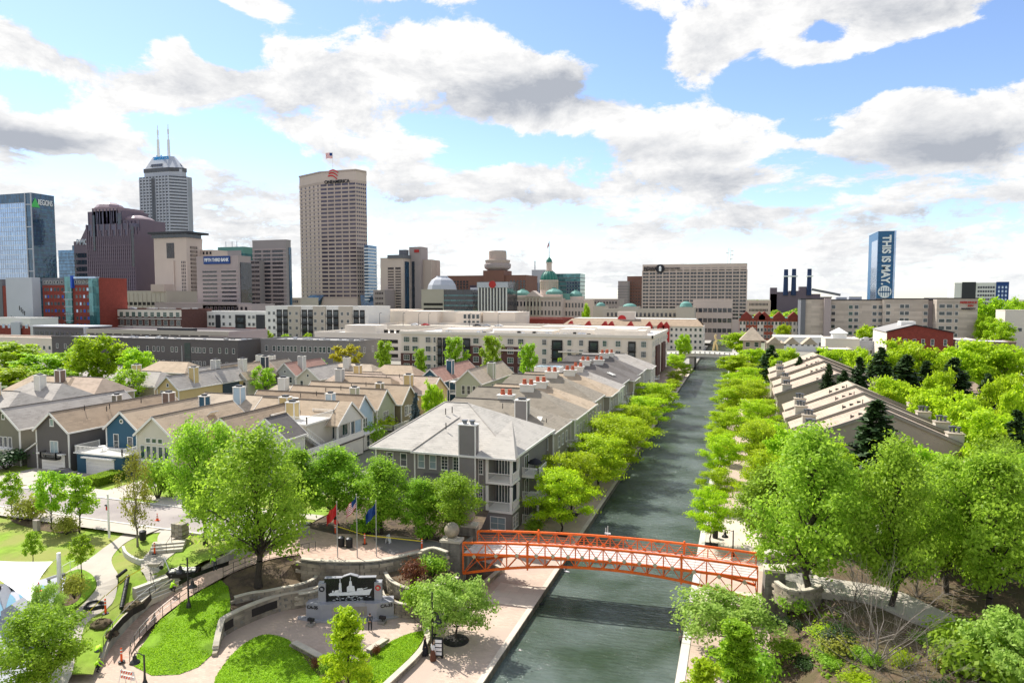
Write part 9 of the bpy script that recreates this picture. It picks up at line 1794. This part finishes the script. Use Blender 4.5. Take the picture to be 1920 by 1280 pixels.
p=G(291,1070,3.3);t=thing('wheelbarrow','grey wheelbarrow on the curved upper walk','wheelbarrow',(p[0],p[1],3.45),rz=R(20));b=MB();b.add([(-.35,-.3,.35),(.35,-.3,.35),(.35,.3,.35),(-.35,.3,.35),(-.55,-.42,.72),(.6,-.42,.72),(.6,.42,.72),(-.55,.42,.72)],[(3,2,1,0),(0,1,5,4),(1,2,6,5),(2,3,7,6),(3,0,4,7),(4,5,6,7)]);b.build('tray','gray_stone_block',t,world=False);b=MB();b.tube((.6,-.05,.2),(.6,.05,.2),.2,n=12);b.build('wheel','black_plastic',t,world=False)
for s_ in (-1,1):b=MB();b.tube((.6,.1*s_,.2),(-1.0,.35*s_,.62),.025);b.tube((-.3,.3*s_,.0),(-.2,.3*s_,.42),.02);b.build('handle','black_metal',t,world=False)
p=G(345,1085,3.4);t=thing('rubble_trailer','black tub full of pale rubble with a tilted shovel by the lamp post','tub',(p[0],p[1],3.5),rz=R(25));b=MB();b.add([(-1.1,-.5,.2),(1.0,-.5,.2),(1.0,.5,.2),(-1.1,.5,.2),(-1.4,-.7,.8),(1.3,-.7,.8),(1.3,.7,.8),(-1.4,.7,.8)],[(3,2,1,0),(0,1,5,4),(1,2,6,5),(2,3,7,6),(3,0,4,7)]);b.build('tub','black_plastic',t,world=False);b=MB();[b.box(x,y,.7,x+rnd.uniform(.15,.4),y+rnd.uniform(.12,.3),.7+rnd.uniform(.1,.3)) for x,y in [(rnd.uniform(-1.2,.9),rnd.uniform(-.6,.4)) for _ in range(26)]];o=b.build('rubble','concrete_white',t,world=False);o['kind']='stuff';b=MB();b.tube((-.9,-.6,.5),(-1.8,.2,2.0),.04);b.build('shovel','white_paint',t,world=False)
p=G(338,1008,ZU);t=thing('stone_pallet','pallet of stacked flat brown stones beside the street','stone stack',(p[0],p[1],ZU))
for i in range(9):
    for j in range(3):b=MB();b.box(-.75+.5*j+rnd.uniform(-.03,.03),-.5,.15+.17*i,-.28+.5*j,.5+rnd.uniform(-.05,.05),.31+.17*i);b.build('stone','gray_stone_block' if (i+j) % 3 else 'stone',t,world=False)
def bin_(label,u,v,z):p=G(u,v,z);t=thing('litter_bin',label,'litter bin',p,'black litter bins');b=MB();b.lathe([(.28,0),(.34,.05),(.36,.9),(.33,.95)],14,p);b.build('bin','black_plastic',t);b=MB();b.lathe([(.38,.93),(.36,1.0),(.15,1.12),(.05,1.13)],14,p);b.build('lid','black_metal',t)
bin_('large black litter bin beside the bronze green pear tree',268,1012,3.6);bin_('black litter bin behind the flagpoles on the plaza',655,1026,ZU);bin_('dark litter bin on the right walk beyond the bridge',1341,1008,0);bin_('black litter bin left of the red flagpole',640,1024,ZU)
def bench(label,p,rz):
    t=thing('bench',label,'bench',p,None,rz)
    for i in range(3):b=MB();b.box(-.8,-.2+.15*i,.42,.8,-.07+.15*i,.46);b.build('slat','black_metal',t,world=False)
    for dx in (-.65,.65):b=MB();b.box(dx-.03,-.2,0,dx+.03,.25,.42);b.build('leg','black_metal',t,world=False)
bench('black bench on the splash pad left of the white mast',G(106,1088,3.1),R(80));bench('black bench at the left edge under the shade sail',G(12,1105,2.9),R(20))
p=G(24,1098,2.9);t=thing('pushchair','blue covered pushchair under the white shade sail','pushchair',p);b=MB();b.lathe([(.3,.4),(.42,.6),(.4,.95),(.1,1.15)],10,p);b.build('hood','blue_paint',t);[(lambda q:(q.tube((p[0]+dx,p[1]+dy-.04,p[2]+.15),(p[0]+dx,p[1]+dy+.04,p[2]+.15),.15,n=10),q.build('wheel','black_plastic',t)))(MB()) for dx,dy in ((-.3,-.25),(.3,-.25),(-.3,.25),(.3,.25))]
for lab,q in (('tilted grey concrete play wedge nearest the sail corner',[(2,1165),(55,1130),(78,1128),(45,1180)]),('long grey concrete play wall at the left edge',[(0,1130),(14,1098),(24,1100),(8,1150)])):
    P_=[PK(u,v) for u,v in q];t=thing('play_wedge',lab,'play structure',P_[0]);b=MB();b.prism([(x,y) for x,y,z in P_][::-1],[z-.2 for x,y,z in P_][::-1],[P_[3-i][2]+(.2 if i<2 else .9) for i in range(4)]);b.build('wedge','pad_gray',t)
p=G(728,1018,ZU);t=thing('folding_sign','white A-frame board on the upper plaza right of the flagpoles','sign',p);[(lambda q:(q.bar((p[0]+s_*.25,p[1],ZU),(p[0]+s_*.03,p[1],ZU+.95),.5,.03),q.build('board','white_paint',t)))(MB()) for s_ in (-1,1)]
p=G(631,1012,ZU);t=thing('stop_paddle','small round red sign on a post left of the red flag','sign',p);b=MB();b.tube(p,(p[0],p[1],ZU+2.2),.03);b.build('post','steel',t);b=MB();b.tube((p[0],p[1]-.03,ZU+2.0),(p[0],p[1]-.06,ZU+2.0),.3,n=16);b.build('disc','red_paint',t)
p=G(69,992,3.6);t=thing('utility_box','small purple grey utility post in the mulch bed','utility box',p);b=MB();b.box(p[0]-.35,p[1]-.2,p[2]-.1,p[0]+.35,p[1]+.2,p[2]+1.1);b.build('cabinet','gray_pink',t)
for u,v,lab in ((855,1200,'round black mulch ring under the pale tree on the walk'),):p=G(u,v,0);b=MB();b.lathe([(1.15,.0),(1.1,.06),(.6,.10),(.1,.16)],24,p);tag(b.build('mulch_ring','shade_and_black'),lab,'mulch ring')
for i,(x,y) in enumerate(((-2.9,84.5),(-2.7,99),(-21.6,90.5),(-21.0,82.5),(-2.4,114))):b=MB();b.box(x-.9,y-.9,.012,x+.9,y+.9,.03);tag(b.build('tree_grate','shade_and_black'),['square dark tree grate at the nearest right bank locust','square dark tree grate at the second right bank locust','square dark tree grate at the second left bank locust','square dark tree grate at the nearest left bank locust','square dark tree grate at the third right bank locust'][i],'tree grate')
# rusty ladder rail and steps into the canal
t=thing('canal_ladder','rusty low handrail and dark ladder at the right canal edge below the bridge','ladder',(-3.9,62,0))
for y in (61.0,62.2,59.4):b=MB();b.pathtube([(-4.5,y,.05),(-4.5,y,.5),(-2.9,y,.5),(-2.9,y,.05)],.035,6);b.build('handrail','rust_rail',t)
b=MB();b.box(-4.45,59.6,-.6,-4.32,61.0,.06);b.build('ladder_recess','shade_and_black',t)
# water birds
for u,v,lab,m_ in ((1014,1133,'dark duck swimming left of the middle of the canal','cloth_dark'),(1234,1016,'dark duck with raised wing beyond the bridge','cloth_dark'),(1063,1072,'pale duck swimming near the left canal wall','cloth_white'),(1388,655,'tiny dark duck under the far bridge','cloth_dark')):
    if v<700:continue
    p=G(u,v,-.55);t=thing('duck',lab,'duck',p,None,rnd.uniform(0,6));b=MB();b.lathe([(.01,-.26),(.11,-.18),(.14,0),(.10,.18),(.02,.30)],10);b.v=[(z*1.3,x*.9,y*.7+.06) for x,y,z in b.v];b.tube((.25,0,.08),(.30,0,.28),.045,.035,6);b.lathe([(.01,-.07),(.06,0),(.01,.07)],8,(.33,0,.31));b.tube((.37,0,.30),(.47,0,.28),.02,.01,5);b.build('body',m_,t,world=False)
# overhead wires, bridge railings near the splash pad
for (ua,va,ub,vb) in ((205,1008,250,1015),):pass
railing('path_railing','thin white metal hoop rail beside the young tree by the path',[PK(u,v) for u,v in ((118,1078),(132,1070),(146,1066))],.9,'white_paint',1,(1.0,))
railing('step_railing','black handrail at the top steps of the curved walk',[(*G2(u,v,3.7),3.75) for u,v in ((322,1020),(312,1036))],.95,'black_metal',1,(1.0,));railing('step_railing','black handrail at the left of the five broad steps',[(*G2(283,1092,3.1),3.2),(*G2(292,1118,1.9),1.85)],.95,'black_metal',1,(1.0,))
railing('walk_railing','white steps and black rail where the plaza meets the canal walk',[G(u,v,0) for u,v in ((778,1170),(790,1180),(806,1184))],.95,'black_metal',1,(1.0,.5))
